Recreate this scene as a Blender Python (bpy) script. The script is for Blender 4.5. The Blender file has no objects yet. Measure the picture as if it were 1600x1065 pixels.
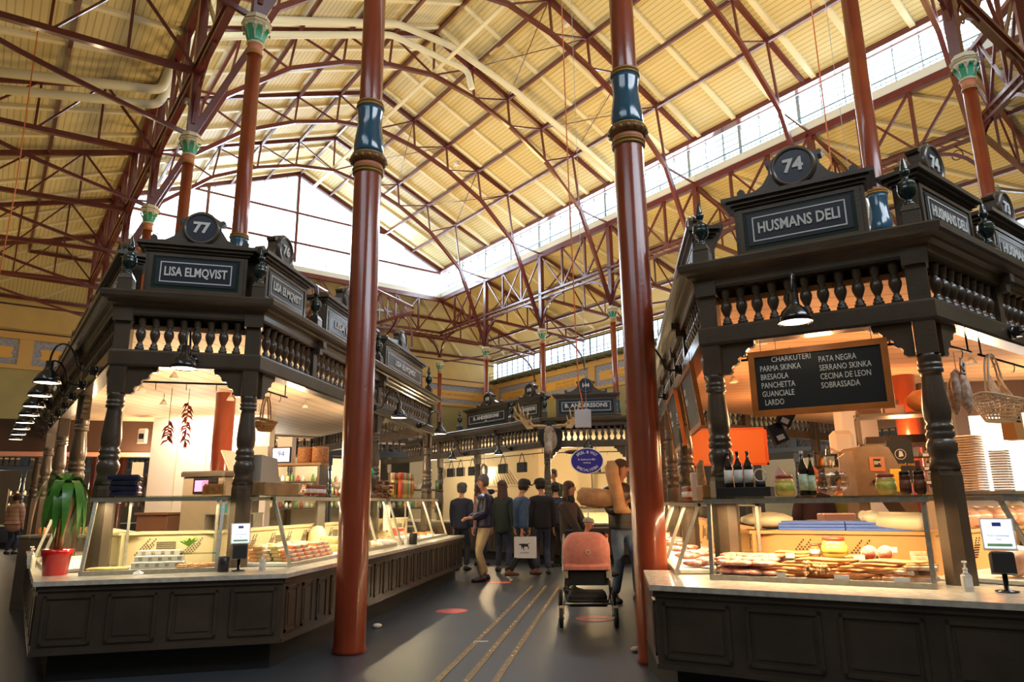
import bpy, math, random
from math import sin, cos, pi, radians, sqrt, atan2
from mathutils import Matrix, Vector
random.seed(7)
scene = bpy.context.scene
COL = scene.collection

# ------------------------------------------------------------ camera
cam_d = bpy.data.cameras.new('camera'); cam = bpy.data.objects.new('camera', cam_d); COL.objects.link(cam)
cam_d.sensor_width = 36.0; cam_d.lens = 1089.0/1600*36; cam_d.clip_end = 300; cam_d.clip_start = 0.05
_y, _p, _r = radians(-8.139), radians(13.094), radians(-0.6116)
_f = Vector((sin(_y)*cos(_p), cos(_y)*cos(_p), sin(_p))); _rt = Vector((cos(_y), -sin(_y), 0)); _up = _rt.cross(_f)
_R = cos(_r)*_rt + sin(_r)*_up; _U = -sin(_r)*_rt + cos(_r)*_up
_m = Matrix((_R, _U, -_f)).transposed().to_4x4(); _m.translation = Vector((0, 0, 1.3))
cam.matrix_world = _m
scene.camera = cam

# ------------------------------------------------------------ exposure, sky light
vs = scene.view_settings
vs.view_transform = 'Standard'; vs.look = 'None'; vs.gamma = 1.0; vs.exposure = 0.10; vs.use_curve_mapping = False
w = bpy.data.worlds.new('daylight'); scene.world = w; w.use_nodes = True
_bg = w.node_tree.nodes['Background']; _bg.inputs[0].default_value = (0.80, 0.90, 1.0, 1); _bg.inputs[1].default_value = 3.2
S7 = sqrt(0.5)
def uc(u, c, z=0.0):            # hall grid: u along the nave, c across it
    return Vector(((c-u)*S7, (c+u)*S7, z))
def area_light(name, p, d, sx, sy, power, col, spread=180):
    l = bpy.data.lights.new(name, 'AREA'); l.shape = 'RECTANGLE'; l.size = sx; l.size_y = sy; l.energy = power; l.color = col
    l.spread = radians(spread)
    o = bpy.data.objects.new(name, l); COL.objects.link(o); o.location = p
    d = Vector(d).normalized(); 
    if abs(d.z) > .99: q = Vector((0, 0, -d.z)).rotation_difference(d) if d.z > 0 else Matrix.Identity(3).to_quaternion(); o.rotation_mode = 'QUATERNION'; o.rotation_quaternion = d.to_track_quat('-Z', 'Y')
    else: o.rotation_mode = 'QUATERNION'; o.rotation_quaternion = d.to_track_quat('-Z', 'Y')
    return o
DAY = (0.78, 0.88, 1.0)
# daylight through the clerestory windows (sky just outside each glass band)
for uu in (9.0, 19.8, 30.0):
    area_light('clerestory_daylight', uc(uu, 21.4, 14.5), uc(0, -1, -0.45), 9.5, 1.1, 600, DAY)
    area_light('clerestory_daylight', uc(uu, 2.2, 14.5), uc(0, 1, -0.45), 9.5, 1.1, 500, DAY)
area_light('gable_daylight', uc(35.6, 11.84, 15.6), uc(-1, 0, -0.3), 13, 2.8, 1500, DAY)
area_light('aisle_window_and_fill_light', uc(27, 28.9, 10.3), uc(0, -1, -0.3), 24, 1.2, 400, DAY)
# added fill light behind the viewer, brightening the stall fronts; no windows there
area_light('aisle_window_and_fill_light', uc(-3.6, 9, 9.6), uc(1, .1, -0.55), 14, 2.2, 850, DAY)
area_light('aisle_window_and_fill_light', uc(4, -4.2, 9.6), uc(.35, 1, -0.55), 12, 2.2, 300, DAY)
WARM = (1.0, 0.68, 0.28)
def uplight(p, power, sz=1.6, col=WARM, d=(0, 0, 1)):
    area_light('uplight', p, d, sz, sz, power, col, 170)
# hall uplights: standing on the stall roofs and on the girders, washing the cream ceilings
for (u_, c_, z_, pw) in ((9, 6.5, 4.7, 500), (9, 16, 9.8, 900), (17, 7, 5.2, 800), (17, 17.5, 9.8, 900), (26, 8, 5.2, 900), (26, 16, 9.8, 1100),
                         (13, -1.0, 4.2, 110), (22, -1.2, 4.2, 150), (32, -0.5, 4.2, 500), (14, 24, 6, 700), (24, 24.5, 6, 700), (33, 24, 6, 600), (8.0, 24, 5, 500)):
    uplight(uc(u_, c_, z_), pw*.30)

# ------------------------------------------------------------ materials
MATS = {}
def principled(name):
    m = bpy.data.materials.new(name); m.use_nodes = True
    return m, m.node_tree, m.node_tree.nodes['Principled BSDF']
def mat(name, col, rough=0.5, metal=0.0, spec=0.5, emit=None, es=0.0, var=0.0, vscale=6.0, bump=0.0, bscale=40.0, coat=0.0, col2=None, stretch=(1, 1, 1)):
    if name in MATS: return MATS[name]
    m, nt, b = principled(name)
    b.inputs['Base Color'].default_value = (*col, 1); b.inputs['Roughness'].default_value = rough; b.inputs['Metallic'].default_value = metal
    b.inputs['Specular IOR Level'].default_value = spec
    if coat: b.inputs['Coat Weight'].default_value = coat; b.inputs['Coat Roughness'].default_value = 0.1
    if emit: b.inputs['Emission Color'].default_value = (*emit, 1); b.inputs['Emission Strength'].default_value = es
    tc = None
    if var or col2 or bump:
        tc = nt.nodes.new('ShaderNodeTexCoord'); mp = nt.nodes.new('ShaderNodeMapping'); mp.inputs['Scale'].default_value = stretch
        nt.links.new(tc.outputs['Object'], mp.inputs['Vector'])
    if var or col2:
        n = nt.nodes.new('ShaderNodeTexNoise'); n.inputs['Scale'].default_value = vscale; n.inputs['Detail'].default_value = 4
        r = nt.nodes.new('ShaderNodeValToRGB'); c2 = col2 or tuple(max(0, x*(1-var)) for x in col); c1 = col if col2 else tuple(min(1, x*(1+var)) for x in col)
        r.color_ramp.elements[0].position = 0.36; r.color_ramp.elements[1].position = 0.64
        r.color_ramp.elements[0].color = (*c2, 1); r.color_ramp.elements[1].color = (*c1, 1)
        nt.links.new(mp.outputs[0], n.inputs['Vector']); nt.links.new(n.outputs['Fac'], r.inputs[0]); nt.links.new(r.outputs[0], b.inputs['Base Color'])
    if bump:
        n = nt.nodes.new('ShaderNodeTexNoise'); n.inputs['Scale'].default_value = bscale
        bp = nt.nodes.new('ShaderNodeBump'); bp.inputs['Strength'].default_value = bump; bp.inputs['Distance'].default_value = 0.01
        nt.links.new(mp.outputs[0], n.inputs['Vector']); nt.links.new(n.outputs['Fac'], bp.inputs['Height']); nt.links.new(bp.outputs[0], b.inputs['Normal'])
    MATS[name] = m
    return m
def glass_mat(name, tint=(0.95, 0.98, 0.96), amount=0.09):      # thin pane: mostly clear, a faint reflection
    m = bpy.data.materials.new(name); m.use_nodes = True; nt = m.node_tree; nt.nodes.clear()
    o = nt.nodes.new('ShaderNodeOutputMaterial'); t = nt.nodes.new('ShaderNodeBsdfTransparent'); g = nt.nodes.new('ShaderNodeBsdfGlossy'); mx = nt.nodes.new('ShaderNodeMixShader')
    t.inputs[0].default_value = (*tint, 1); g.inputs['Roughness'].default_value = 0.03; mx.inputs[0].default_value = amount
    nt.links.new(t.outputs[0], mx.inputs[1]); nt.links.new(g.outputs[0], mx.inputs[2]); nt.links.new(mx.outputs[0], o.inputs[0])
    return m
def stripes_mat(name, c1, c2, axis=0, freq=30.0, rough=0.6, bump=0.4, width=0.5):   # parallel ribs along one object axis
    m, nt, b = principled(name); b.inputs['Roughness'].default_value = rough
    tc = nt.nodes.new('ShaderNodeTexCoord'); sp = nt.nodes.new('ShaderNodeSeparateXYZ'); nt.links.new(tc.outputs['Object'], sp.inputs[0])
    mu = nt.nodes.new('ShaderNodeMath'); mu.operation = 'MULTIPLY'; mu.inputs[1].default_value = freq; nt.links.new(sp.outputs[axis], mu.inputs[0])
    fr = nt.nodes.new('ShaderNodeMath'); fr.operation = 'FRACT'; nt.links.new(mu.outputs[0], fr.inputs[0])
    r = nt.nodes.new('ShaderNodeValToRGB'); r.color_ramp.elements[0].position = width-.08; r.color_ramp.elements[1].position = width+.08
    r.color_ramp.elements[0].color = (*c1, 1); r.color_ramp.elements[1].color = (*c2, 1)
    nt.links.new(fr.outputs[0], r.inputs[0]); nt.links.new(r.outputs[0], b.inputs['Base Color'])
    if bump:
        bp = nt.nodes.new('ShaderNodeBump'); bp.inputs['Strength'].default_value = bump; bp.inputs['Distance'].default_value = 0.02
        nt.links.new(r.outputs[0], bp.inputs['Height']); nt.links.new(bp.outputs[0], b.inputs['Normal'])
    return m
PAINT = mat('stall_paint', (0.074, 0.053, 0.035), 0.36, var=0.18, vscale=3, bump=0.15, bscale=60, coat=0.4)
PAINTL = mat('stall_paint_blue', (0.030, 0.042, 0.062), 0.35, var=0.12)
GREENB = mat('bottle_green_paint', (0.006, 0.032, 0.028), 0.2, coat=0.5)
SIGNB = mat('sign_navy', (0.012, 0.020, 0.038), 0.35, coat=0.3)
WHITE = mat('lettering_white', (0.80, 0.80, 0.76), 0.6)
REDIRON = mat('iron_red_paint', (0.105, 0.016, 0.013), 0.32, var=0.12, vscale=5, coat=0.4)
REDCOL = mat('column_red_paint', (0.25, 0.038, 0.012), 0.28, var=0.10, vscale=4, bump=0.12, bscale=25, coat=0.5)
VASEB = mat('column_blue_glaze', (0.015, 0.085, 0.150), 0.16, coat=0.8)
GOLD = mat('ochre_gold_paint', (0.36, 0.19, 0.035), 0.35, coat=0.2)
GOLDD = mat('ochre_dark_paint', (0.16, 0.07, 0.02), 0.5)
SALMON = mat('salmon_paint', (0.55, 0.20, 0.10), 0.5)
CREAM = mat('cream_paint', (0.66, 0.58, 0.40), 0.5)
CAPG = mat('capital_green', (0.03, 0.30, 0.16), 0.35, coat=0.3)
STEEL = mat('brushed_steel', (0.58, 0.55, 0.47), 0.32, metal=.7, var=0.1, vscale=30)
STEELD = mat('dull_steel', (0.22, 0.19, 0.16), 0.45, metal=0.7)
BLACK = mat('black_enamel', (0.010, 0.011, 0.014), 0.22, coat=0.7)
BLACKM = mat('black_matte', (0.012, 0.012, 0.013), 0.6)
STONE = mat('counter_stone', (0.78, 0.72, 0.60), 0.22, col2=(0.58, 0.53, 0.44), vscale=18, coat=0.3)
STONEE = mat('counter_stone_edge', (0.40, 0.38, 0.33), 0.35, var=0.2, vscale=25)
PWHITE = mat('panel_white', (0.80, 0.74, 0.66), 0.5)
BULB = mat('lamp_glow', (1, 1, 1), 0.5, emit=(1.0, 0.82, 0.60), es=7.0)
BULBC = mat('lamp_glow_soft', (1, 1, 1), 0.5, emit=(1.0, 0.86, 0.66), es=5.0)
GLASS = glass_mat('display_glass', (0.96, 0.98, 0.95), 0.07)
WGLASS = glass_mat('window_glass', (0.97, 0.99, 1.0), 0.05)
CEILW = mat('stall_ceiling_cream', (0.74, 0.62, 0.50), 0.6)

# ------------------------------------------------------------ mesh helpers
class MB:
    def __init__(s, M=None): s.v = []; s.f = []; s.sm = []; s.mi = []; s.M = M; s.k = 0; s.mats = []
    def use(s, m):
        if m not in s.mats: s.mats.append(m)
        s.k = s.mats.index(m); return s
    def add(s, vs, fs, smooth=False, M=None):
        b = len(s.v); T = s.M if M is None else (s.M @ M if s.M else M)
        s.v += [tuple(T @ Vector(p)) if T else tuple(p) for p in vs]
        s.f += [tuple(b+i for i in f) for f in fs]; s.sm += [smooth]*len(fs); s.mi += [s.k]*len(fs)
        return s
    def box(s, x0, x1, y0, y1, z0, z1, M=None):
        return s.add([(x0, y0, z0), (x1, y0, z0), (x1, y1, z0), (x0, y1, z0), (x0, y0, z1), (x1, y0, z1), (x1, y1, z1), (x0, y1, z1)],
                     [(3, 2, 1, 0), (4, 5, 6, 7), (0, 1, 5, 4), (1, 2, 6, 5), (2, 3, 7, 6), (3, 0, 4, 7)], M=M)
    def bbox(s, x0, x1, y0, y1, z0, z1, b=0.01, M=None):    # box with chamfered vertical edges and top
        P = [(x0+b, y0), (x1-b, y0), (x1, y0+b), (x1, y1-b), (x1-b, y1), (x0+b, y1), (x0, y1-b), (x0, y0+b)]
        Q = [(x0+b, y0+b), (x1-b, y0+b), (x1-b, y0+b), (x1-b, y1-b), (x1-b, y1-b), (x0+b, y1-b), (x0+b, y1-b), (x0+b, y0+b)]
        vs = [(*p, z0) for p in P]+[(*p, z1-b) for p in P]+[(*p, z1) for p in Q]
        fs = [tuple(range(7, -1, -1)), tuple(range(16, 24))]
        for k in (0, 8):
            for i in range(8): j = (i+1) % 8; fs.append((k+i, k+j, k+8+j, k+8+i))
        return s.add(vs, fs, M=M)
    def beam(s, a, b, w, h=None, up=(0, 0, 1), M=None):
        a = Vector(a); b = Vector(b); d = (b-a).normalized(); h = h or w
        u = Vector(up); 
        if abs(d.dot(u)) > .98: u = Vector((1, 0, 0))
        x = d.cross(u).normalized()*w/2; y = x.cross(d).normalized()*h/2
        vs = [p+sx*x+sy*y for p in (a, b) for sx, sy in ((-1, -1), (1, -1), (1, 1), (-1, 1))]
        return s.add(vs, [(3, 2, 1, 0), (4, 5, 6, 7), (0, 1, 5, 4), (1, 2, 6, 5), (2, 3, 7, 6), (3, 0, 4, 7)], M=M)
    def tube(s, pts, r, n=8, M=None, cap=True):
        pts = [Vector(p) for p in pts]; R = r if isinstance(r, (list, tuple)) else [r]*len(pts)
        vs = []; fs = []; x = None
        for i, p in enumerate(pts):
            d = (pts[min(i+1, len(pts)-1)]-pts[max(i-1, 0)]).normalized()
            if x is None: x = d.cross(Vector((0, 0, 1)) if abs(d.z) < .95 else Vector((1, 0, 0))).normalized()
            else: x = (x-d*x.dot(d)).normalized()
            y = d.cross(x)
            for k in range(n): a = 2*pi*k/n; vs.append(p+(x*cos(a)+y*sin(a))*R[i])
        for i in range(len(pts)-1):
            for k in range(n): l = (k+1) % n; fs.append((i*n+k, i*n+l, (i+1)*n+l, (i+1)*n+k))
        s.add(vs, fs, True, M=M)
        if cap: 
            b = len(s.v)-len(vs); s.f += [tuple(b+k for k in range(n-1, -1, -1)), tuple(b+(len(pts)-1)*n+k for k in range(n))]; s.sm += [False]*2; s.mi += [s.k]*2
        return s
    def lathe(s, prof, c=(0, 0, 0), n=16, M=None, smooth=True, ell=1.0):     # profile [(r, z)] bottom to top
        vs = []; fs = []
        for r, z in prof:
            for k in range(n): a = 2*pi*(k+.5)/n; vs.append((c[0]+r*cos(a), c[1]+r*ell*sin(a), c[2]+z))
        for i in range(len(prof)-1):
            for k in range(n): l = (k+1) % n; fs.append((i*n+k, i*n+l, (i+1)*n+l, (i+1)*n+k))
        s.add(vs, fs, smooth, M=M); b = len(s.v)-len(vs)
        if prof[0][0] > 1e-4: s.f.append(tuple(b+k for k in range(n-1, -1, -1))); s.sm.append(False); s.mi.append(s.k)
        if prof[-1][0] > 1e-4: s.f.append(tuple(b+(len(prof)-1)*n+k for k in range(n))); s.sm.append(False); s.mi.append(s.k)
        return s
    def ball(s, c, r, n=10, M=None, sc=(1, 1, 1)):
        m = max(4, n//2+1); vs = []; fs = []
        for i in range(m+1):
            t = pi*i/m
            for k in range(n): a = 2*pi*k/n; vs.append((c[0]+r*sc[0]*sin(t)*cos(a), c[1]+r*sc[1]*sin(t)*sin(a), c[2]-r*sc[2]*cos(t)))
        for i in range(m):
            for k in range(n): l = (k+1) % n; fs.append((i*n+k, i*n+l, (i+1)*n+l, (i+1)*n+k))
        return s.add(vs, fs, True, M=M)
    def prism(s, poly, z0, z1, M=None):                # poly [(x, y)] counter-clockwise, extruded up
        n = len(poly); vs = [(*p, z0) for p in poly]+[(*p, z1) for p in poly]
        return s.add(vs, [tuple(range(n-1, -1, -1)), tuple(range(n, 2*n))]+[(i, (i+1) % n, n+(i+1) % n, n+i) for i in range(n)], M=M)
    def plate(s, poly, y0, y1, M=None):                # poly [(x, z)] in the vertical plane, thickness y0..y1
        n = len(poly); vs = [(p[0], y0, p[1]) for p in poly]+[(p[0], y1, p[1]) for p in poly]
        return s.add(vs, [tuple(range(n)), tuple(range(2*n-1, n-1, -1))]+[((i+1) % n, i, n+i, n+(i+1) % n) for i in range(n)], M=M)
    def quad(s, a, b, c, d, M=None): return s.add([a, b, c, d], [(0, 1, 2, 3)], M=M)
    def done(s, name, m=None, parent=None, sub=0):
        me = bpy.data.meshes.new(name); me.from_pydata(s.v, [], s.f)
        ms = s.mats if s.mats else [m]
        for x in ms: me.materials.append(x)
        me.polygons.foreach_set('use_smooth', s.sm)
        if s.mats: me.polygons.foreach_set('material_index', s.mi)
        me.update(); o = bpy.data.objects.new(name, me); COL.objects.link(o)
        if parent: o.parent = parent
        if sub: md = o.modifiers.new('sub', 'SUBSURF'); md.levels = sub; md.render_levels = sub
        return o
def tag(o, label=None, cat=None, group=None, kind=None):
    if label: o['label'] = label
    if cat: o['category'] = cat
    if group: o['group'] = group
    if kind: o['kind'] = kind
    return o
def empty(name, loc, rz=0.0, label=None, cat=None, group=None):
    o = bpy.data.objects.new(name, None); COL.objects.link(o); o.location = loc; o.rotation_euler = (0, 0, rz); o.empty_display_size = .1
    return tag(o, label, cat, group)
def struct(name, mb, m=None):
    return tag(mb.done(name, m), kind='structure')
def copy_tree(o, loc=None, rz=None, label=None, group=None, parent=None, scale=None):
    c = o.copy(); COL.objects.link(c)
    if parent: c.parent = parent
    if loc is not None: c.location = loc
    if rz is not None: c.rotation_euler = (0, 0, rz)
    if scale is not None: c.scale = (scale,)*3 if isinstance(scale, (int, float)) else scale
    if label: c['label'] = label
    if group: c['group'] = group
    for ch in list(o.children): copy_tree(ch, parent=c)
    return c
_FC = {}
def text_mesh(s, size=1.0, ext=0.002, bold=0.0, align='CENTER', xs=1.0, shear=0.0):
    key = (s, size, ext, bold, align, xs, shear)
    if key in _FC: return _FC[key]
    cu = bpy.data.curves.new('text', 'FONT'); cu.body = s; cu.size = size; cu.extrude = ext; cu.offset = bold; cu.align_x = align; cu.align_y = 'CENTER'; cu.resolution_u = 2; cu.shear = shear
    o = bpy.data.objects.new('text', cu); COL.objects.link(o)
    me = bpy.data.meshes.new_from_object(o.evaluated_get(bpy.context.evaluated_depsgraph_get()))
    bpy.data.objects.remove(o)
    vs = [(v.co.x*xs, -v.co.z, v.co.y) for v in me.vertices]; fs = [tuple(p.vertices) for p in me.polygons]
    bpy.data.meshes.remove(me)
    _FC[key] = (vs, fs); return vs, fs
def put_text(mb, s, x, y, z, size, ext=0.002, bold=0.0, align='CENTER', xs=1.0, M=None, fit=None):
    vs, fs = text_mesh(s, size, ext, bold, align, xs)      # reads left to right along +x, facing -y
    if not vs: return mb
    if fit:
        wd = max(v[0] for v in vs)-min(v[0] for v in vs); k = fit/wd
        cx = (max(v[0] for v in vs)+min(v[0] for v in vs))/2
        vs = [((v[0]-cx)*k, v[1], v[2]) for v in vs]
    T = Matrix.Translation((x, y, z)); T = M @ T if M else T
    return mb.add(vs, fs, M=T)
class Face:                          # a vertical facade: x to the right, y into the building, z up
    def __init__(s, p, a): s.p = Vector((p[0], p[1], 0)); s.a = a; s.rz = radians(90-a); s.M = Matrix.Translation(s.p) @ Matrix.Rotation(s.rz, 4, 'Z')
    def at(s, x, y=0, z=0): return s.M @ Vector((x, y, z))
def rnd(a, b): return random.uniform(a, b)
def ordn(i): return ('first', 'second', 'third', 'fourth', 'fifth', 'sixth', 'seventh', 'eighth', 'ninth', 'tenth', 'eleventh', 'twelfth')[i]

# ============================================================ THE HALL
CL, CR, CM, U0, U1 = 2.81, 20.88, 11.845, 4.2, 35.0
UO0, UO1, CO0, CO1 = -4.0, 39.8, -4.5, 28.2           # outer walls
ZF, ZC, ZE, ZR, ZO = 13.42, 13.92, 15.10, 19.15, 11.15   # fascia foot, glass foot, eaves, ridge, outer wall head
RH = radians(135)
def hall(o): o.rotation_euler = (0, 0, RH); return o   # local x = u, local y = -c
def H(u, c, z): return (u, -c, z)
# floor
m, nt, b = principled('terrazzo_floor')
tc = nt.nodes.new('ShaderNodeTexCoord'); n1 = nt.nodes.new('ShaderNodeTexNoise'); n1.inputs['Scale'].default_value = 160; n1.inputs['Detail'].default_value = 2
n2 = nt.nodes.new('ShaderNodeTexNoise'); n2.inputs['Scale'].default_value = 0.5
r1 = nt.nodes.new('ShaderNodeValToRGB'); r1.color_ramp.elements[0].position = .35; r1.color_ramp.elements[1].position = .7
r1.color_ramp.elements[0].color = (.034, .042, .056, 1); r1.color_ramp.elements[1].color = (.085, .095, .112, 1)
r2 = nt.nodes.new('ShaderNodeMapRange'); r2.inputs[3].default_value = .26; r2.inputs[4].default_value = .42
nt.links.new(tc.outputs['Object'], n1.inputs[0]); nt.links.new(tc.outputs['Object'], n2.inputs[0]); nt.links.new(n1.outputs['Fac'], r1.inputs[0]); nt.links.new(r1.outputs[0], b.inputs['Base Color'])
nt.links.new(n2.outputs['Fac'], r2.inputs[0]); nt.links.new(r2.outputs[0], b.inputs['Roughness'])
FLOORM = m
hall(struct('floor', MB().box(UO0-.2, UO1+.2, -CO1-.2, -CO0+.2, -.12, 0), FLOORM))
# ceilings: ribbed cream panels, battens under them
CEILP = stripes_mat('ceiling_panels', (0.68, 0.57, 0.30), (0.44, 0.36, 0.17), 1, 6.5, 0.55, 0.5, 0.82)
BATT = mat('ceiling_batten', (0.74, 0.66, 0.44), 0.5)
def slab(p, t=.12):            # four corner points, thickness upward
    v = [tuple(q) for q in p]+[(q[0], q[1], q[2]+t) for q in p]
    return v, [(3, 2, 1, 0), (4, 5, 6, 7), (0, 1, 5, 4), (1, 2, 6, 5), (2, 3, 7, 6), (3, 0, 4, 7)]
def zn(c): return ZR-(ZR-ZE-.2)*abs(c-CM)/(CR-CM)        # nave ceiling height
mb = MB(); mb.add(*slab([H(U0, CL-.3, zn(CL-.3)), H(U1+.2, CL-.3, zn(CL-.3)), H(U1+.2, CM, ZR), H(U0, CM, ZR)][::-1]))
mb.add(*slab([H(U0, CM, ZR), H(U1+.2, CM, ZR), H(U1+.2, CR+.3, zn(CR+.3)), H(U0, CR+.3, zn(CR+.3))][::-1]))
hall(struct('ceiling', mb, CEILP))
mb = MB()
q = [H(U0, CR, ZF), H(U1, CR, ZF), H(UO1, CO1, ZO), H(UO0, CO1, ZO)]; mb.add(*slab(q[::-1]))
q = [H(U1, CL, ZF), H(U0, CL, ZF), H(UO0, CO0, ZO), H(UO1, CO0, ZO)]; mb.add(*slab(q[::-1]))
q = [H(U1, CR, ZF), H(U1, CL, ZF), H(UO1, CO0, ZO), H(UO1, CO1, ZO)]; mb.add(*slab(q[::-1]))
q = [H(U0, CL, ZF), H(U0, CR, ZF), H(UO0, CO1, ZO), H(UO0, CO0, ZO)]; mb.add(*slab(q[::-1]))
hall(struct('ceiling.001', mb, CEILP))
mb = MB()
k = U0
while k < U1+.3:
    for sgn in (-1, 1):
        ce = CM+sgn*(CR-CM+.1)
        mb.beam(H(k, CM, ZR-.06), H(k, ce, zn(ce)-.06), .17, .12)
    k += 1.6
k = 5.0
while k < U1:
    t = (k-U0)/(U1-U0)
    mb.beam(H(k, CR, ZF-.05), H(UO0+(UO1-UO0)*t, CO1, ZO-.05), .16, .10); mb.beam(H(k, CL, ZF-.05), H(UO0+(UO1-UO0)*t, CO0, ZO-.05), .16, .10); k += 1.6
for t in [i/12 for i in range(13)]: mb.beam(H(U1, CL+(CR-CL)*t, ZF-.05), H(UO1, CO0+(CO1-CO0)*t, ZO-.05), .16, .10)
hall(struct('trim_1', mb, BATT))
# walls: painted frieze zones
WALLY = mat('wall_ochre', (0.62, 0.44, 0.16), 0.7, var=0.06, vscale=1)
WALLG = mat('wall_olive', (0.42, 0.36, 0.15), 0.7, var=0.06, vscale=1)
WALLD = mat('wall_olive_dimmed', (0.10, 0.075, 0.04), 0.7, var=0.06, vscale=1)  # lower olive wall coloured darker, to paint in the dimness behind the stalls
OCH = mat('cornice_ochre', (0.66, 0.40, 0.12), 0.5)
FRB = mat('frieze_blue', (0.20, 0.26, 0.46), 0.7, col2=(0.46, 0.42, 0.36), vscale=9)
FRO = mat('frieze_scroll', (0.78, 0.44, 0.10), 0.6)
FRT = mat('frieze_text', (0.45, 0.24, 0.06), 0.7)
DKL = mat('wall_line_dark', (0.08, 0.03, 0.02), 0.6)
def wall(name, a, b, th=.3, holes=None):
    """a, b: (u, c) ends seen left to right from inside; outward is to the left-hand normal"""
    A = uc(*a); B = uc(*b); d = (B-A); L = d.length; rz = atan2(d.y, d.x)
    M = None
    mb = MB()
    def bx(x0, x1, y0, y1, z0, z1, m): mb.use(m).box(x0, x1, y0, y1, z0, z1)
    bx(0, L, 0, th, 0, 4.6, WALLD); bx(0, L, 0, th, 4.6, 7.7, WALLG)
    bx(0, L, -.12, th, 7.7, 7.9, OCH); bx(0, L, 0, th, 7.9, 9.12, FRB); bx(0, L, -.15, th, 9.12, 9.5, OCH); bx(0, L, -.17, -.14, 9.44, 9.5, DKL)
    if holes: bx(0, L, 0, th, 9.5, 9.85, WALLG); bx(0, L, 0, th, 10.98, ZO+.3, WALLY)
    else: bx(0, L, 0, th, 9.5, ZO+.3, WALLY); bx(0, L, -.04, 0, 10.75, 10.82, DKL)
    o = struct(name, mb); o.location = A; o.rotation_euler = (0, 0, rz)
    return A, rz, L
walls = [wall('wall_back', (UO1, CO0), (UO1, CO1)), wall('wall_right', (UO1, CO1), (UO0, CO1), holes=1), wall('wall_left', (UO0, CO0), (UO1, CO0)), wall('wall_near', (UO0, CO1), (UO0, CO0))]
# pilasters, scrolls and lettering of the frieze
def frieze(wi, xs, texts, step):
    A, rz, L = walls[wi]; mb = MB(); mt = MB(); mp = MB()
    for i, x in enumerate(xs):
        mp.box(x-.28, x+.28, -.10, 0, 7.9, 9.12)
        x0, x1 = x+.55, x+step-.55
        mb.plate([(x0, 8.28), (x0+.2, 8.2), (x1-.2, 8.2), (x1, 8.28), (x1-.12, 8.46), (x1, 8.66), (x1-.2, 8.74), (x0+.2, 8.74), (x0, 8.66), (x0+.12, 8.46)], -.03, 0)
        tx = texts[i % len(texts)]
        for j, ln in enumerate(tx): put_text(mt, ln, (x0+x1)/2, -.035, 8.47+(.12*(len(tx)-1)/2-.24*j), .24, .004)
    for mbb, mm, nm in ((mb, FRO, 'trim_%d' % (2+wi*3)), (mt, FRT, 'trim_%d' % (3+wi*3)), (mp, OCH, 'trim_%d' % (4+wi*3))):
        o = struct(nm, mbb, mm); o.location = A; o.rotation_euler = (0, 0, rz)
frieze(0, [0.1, 5.4, 10.8, 16.2, 21.6, 27.0], [['A GOR SVAG LUEVEN'], ['TY VAST SKUMMERE BAD']], 5.4)
frieze(1, [0.3+4.9*i for i in range(8)], [['SOM MINA', 'KRAN VISDES DAR'], ['DAG GRYES UTE', 'EFTER LITEN TID'], ['HAVETS RANDIGA', 'BONDE FRU']], 4.9)
# right aisle windows (upper band), frames and muntins
A, rz, L = walls[1]
mb = MB(); z0, z1 = 9.85, 10.98
mb.box(0.2, L-4, .10, .20, z0, z0+.07); mb.box(.2, L-4, .10, .20, z1-.07, z1)
x = .2
i = 0
while x < L-4:
    wv = .07 if i % 8 == 0 else .022
    mb.box(x, x+wv, .12, .18, z0, z1); x += .6; i += 1
for zz in (10.25, 10.62): mb.box(.2, L-4, .135, .165, zz, zz+.02)
o = struct('window_1', mb, mat('window_iron', (0.03, 0.05, 0.06), 0.5)); o.location = A; o.rotation_euler = (0, 0, rz)
o = struct('window_2', MB().box(.2, L-4, .147, .153, z0, z1), WGLASS); o.location = A; o.rotation_euler = (0, 0, rz)
# a balustraded catwalk under the aisle windows
CATM = mat('catwalk_green', (0.10, 0.13, 0.10), 0.5); mb = MB()
mb.box(0.3, L-5, -.62, -.02, 9.52, 9.60)
for k in range(40): mb.box(.3+k*.95, .36+k*.95, -.6, -.02, 9.40, 9.52)
for zz in (9.85, 10.1): mb.box(.3, L-5, -.62, -.60, zz, zz+.03)
for k in range(60): mb.box(.3+k*.62, .32+k*.62, -.62, -.60, 9.6, 10.12)
o = struct('trim_20', mb, CATM); o.location = A; o.rotation_euler = (0, 0, rz)
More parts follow.
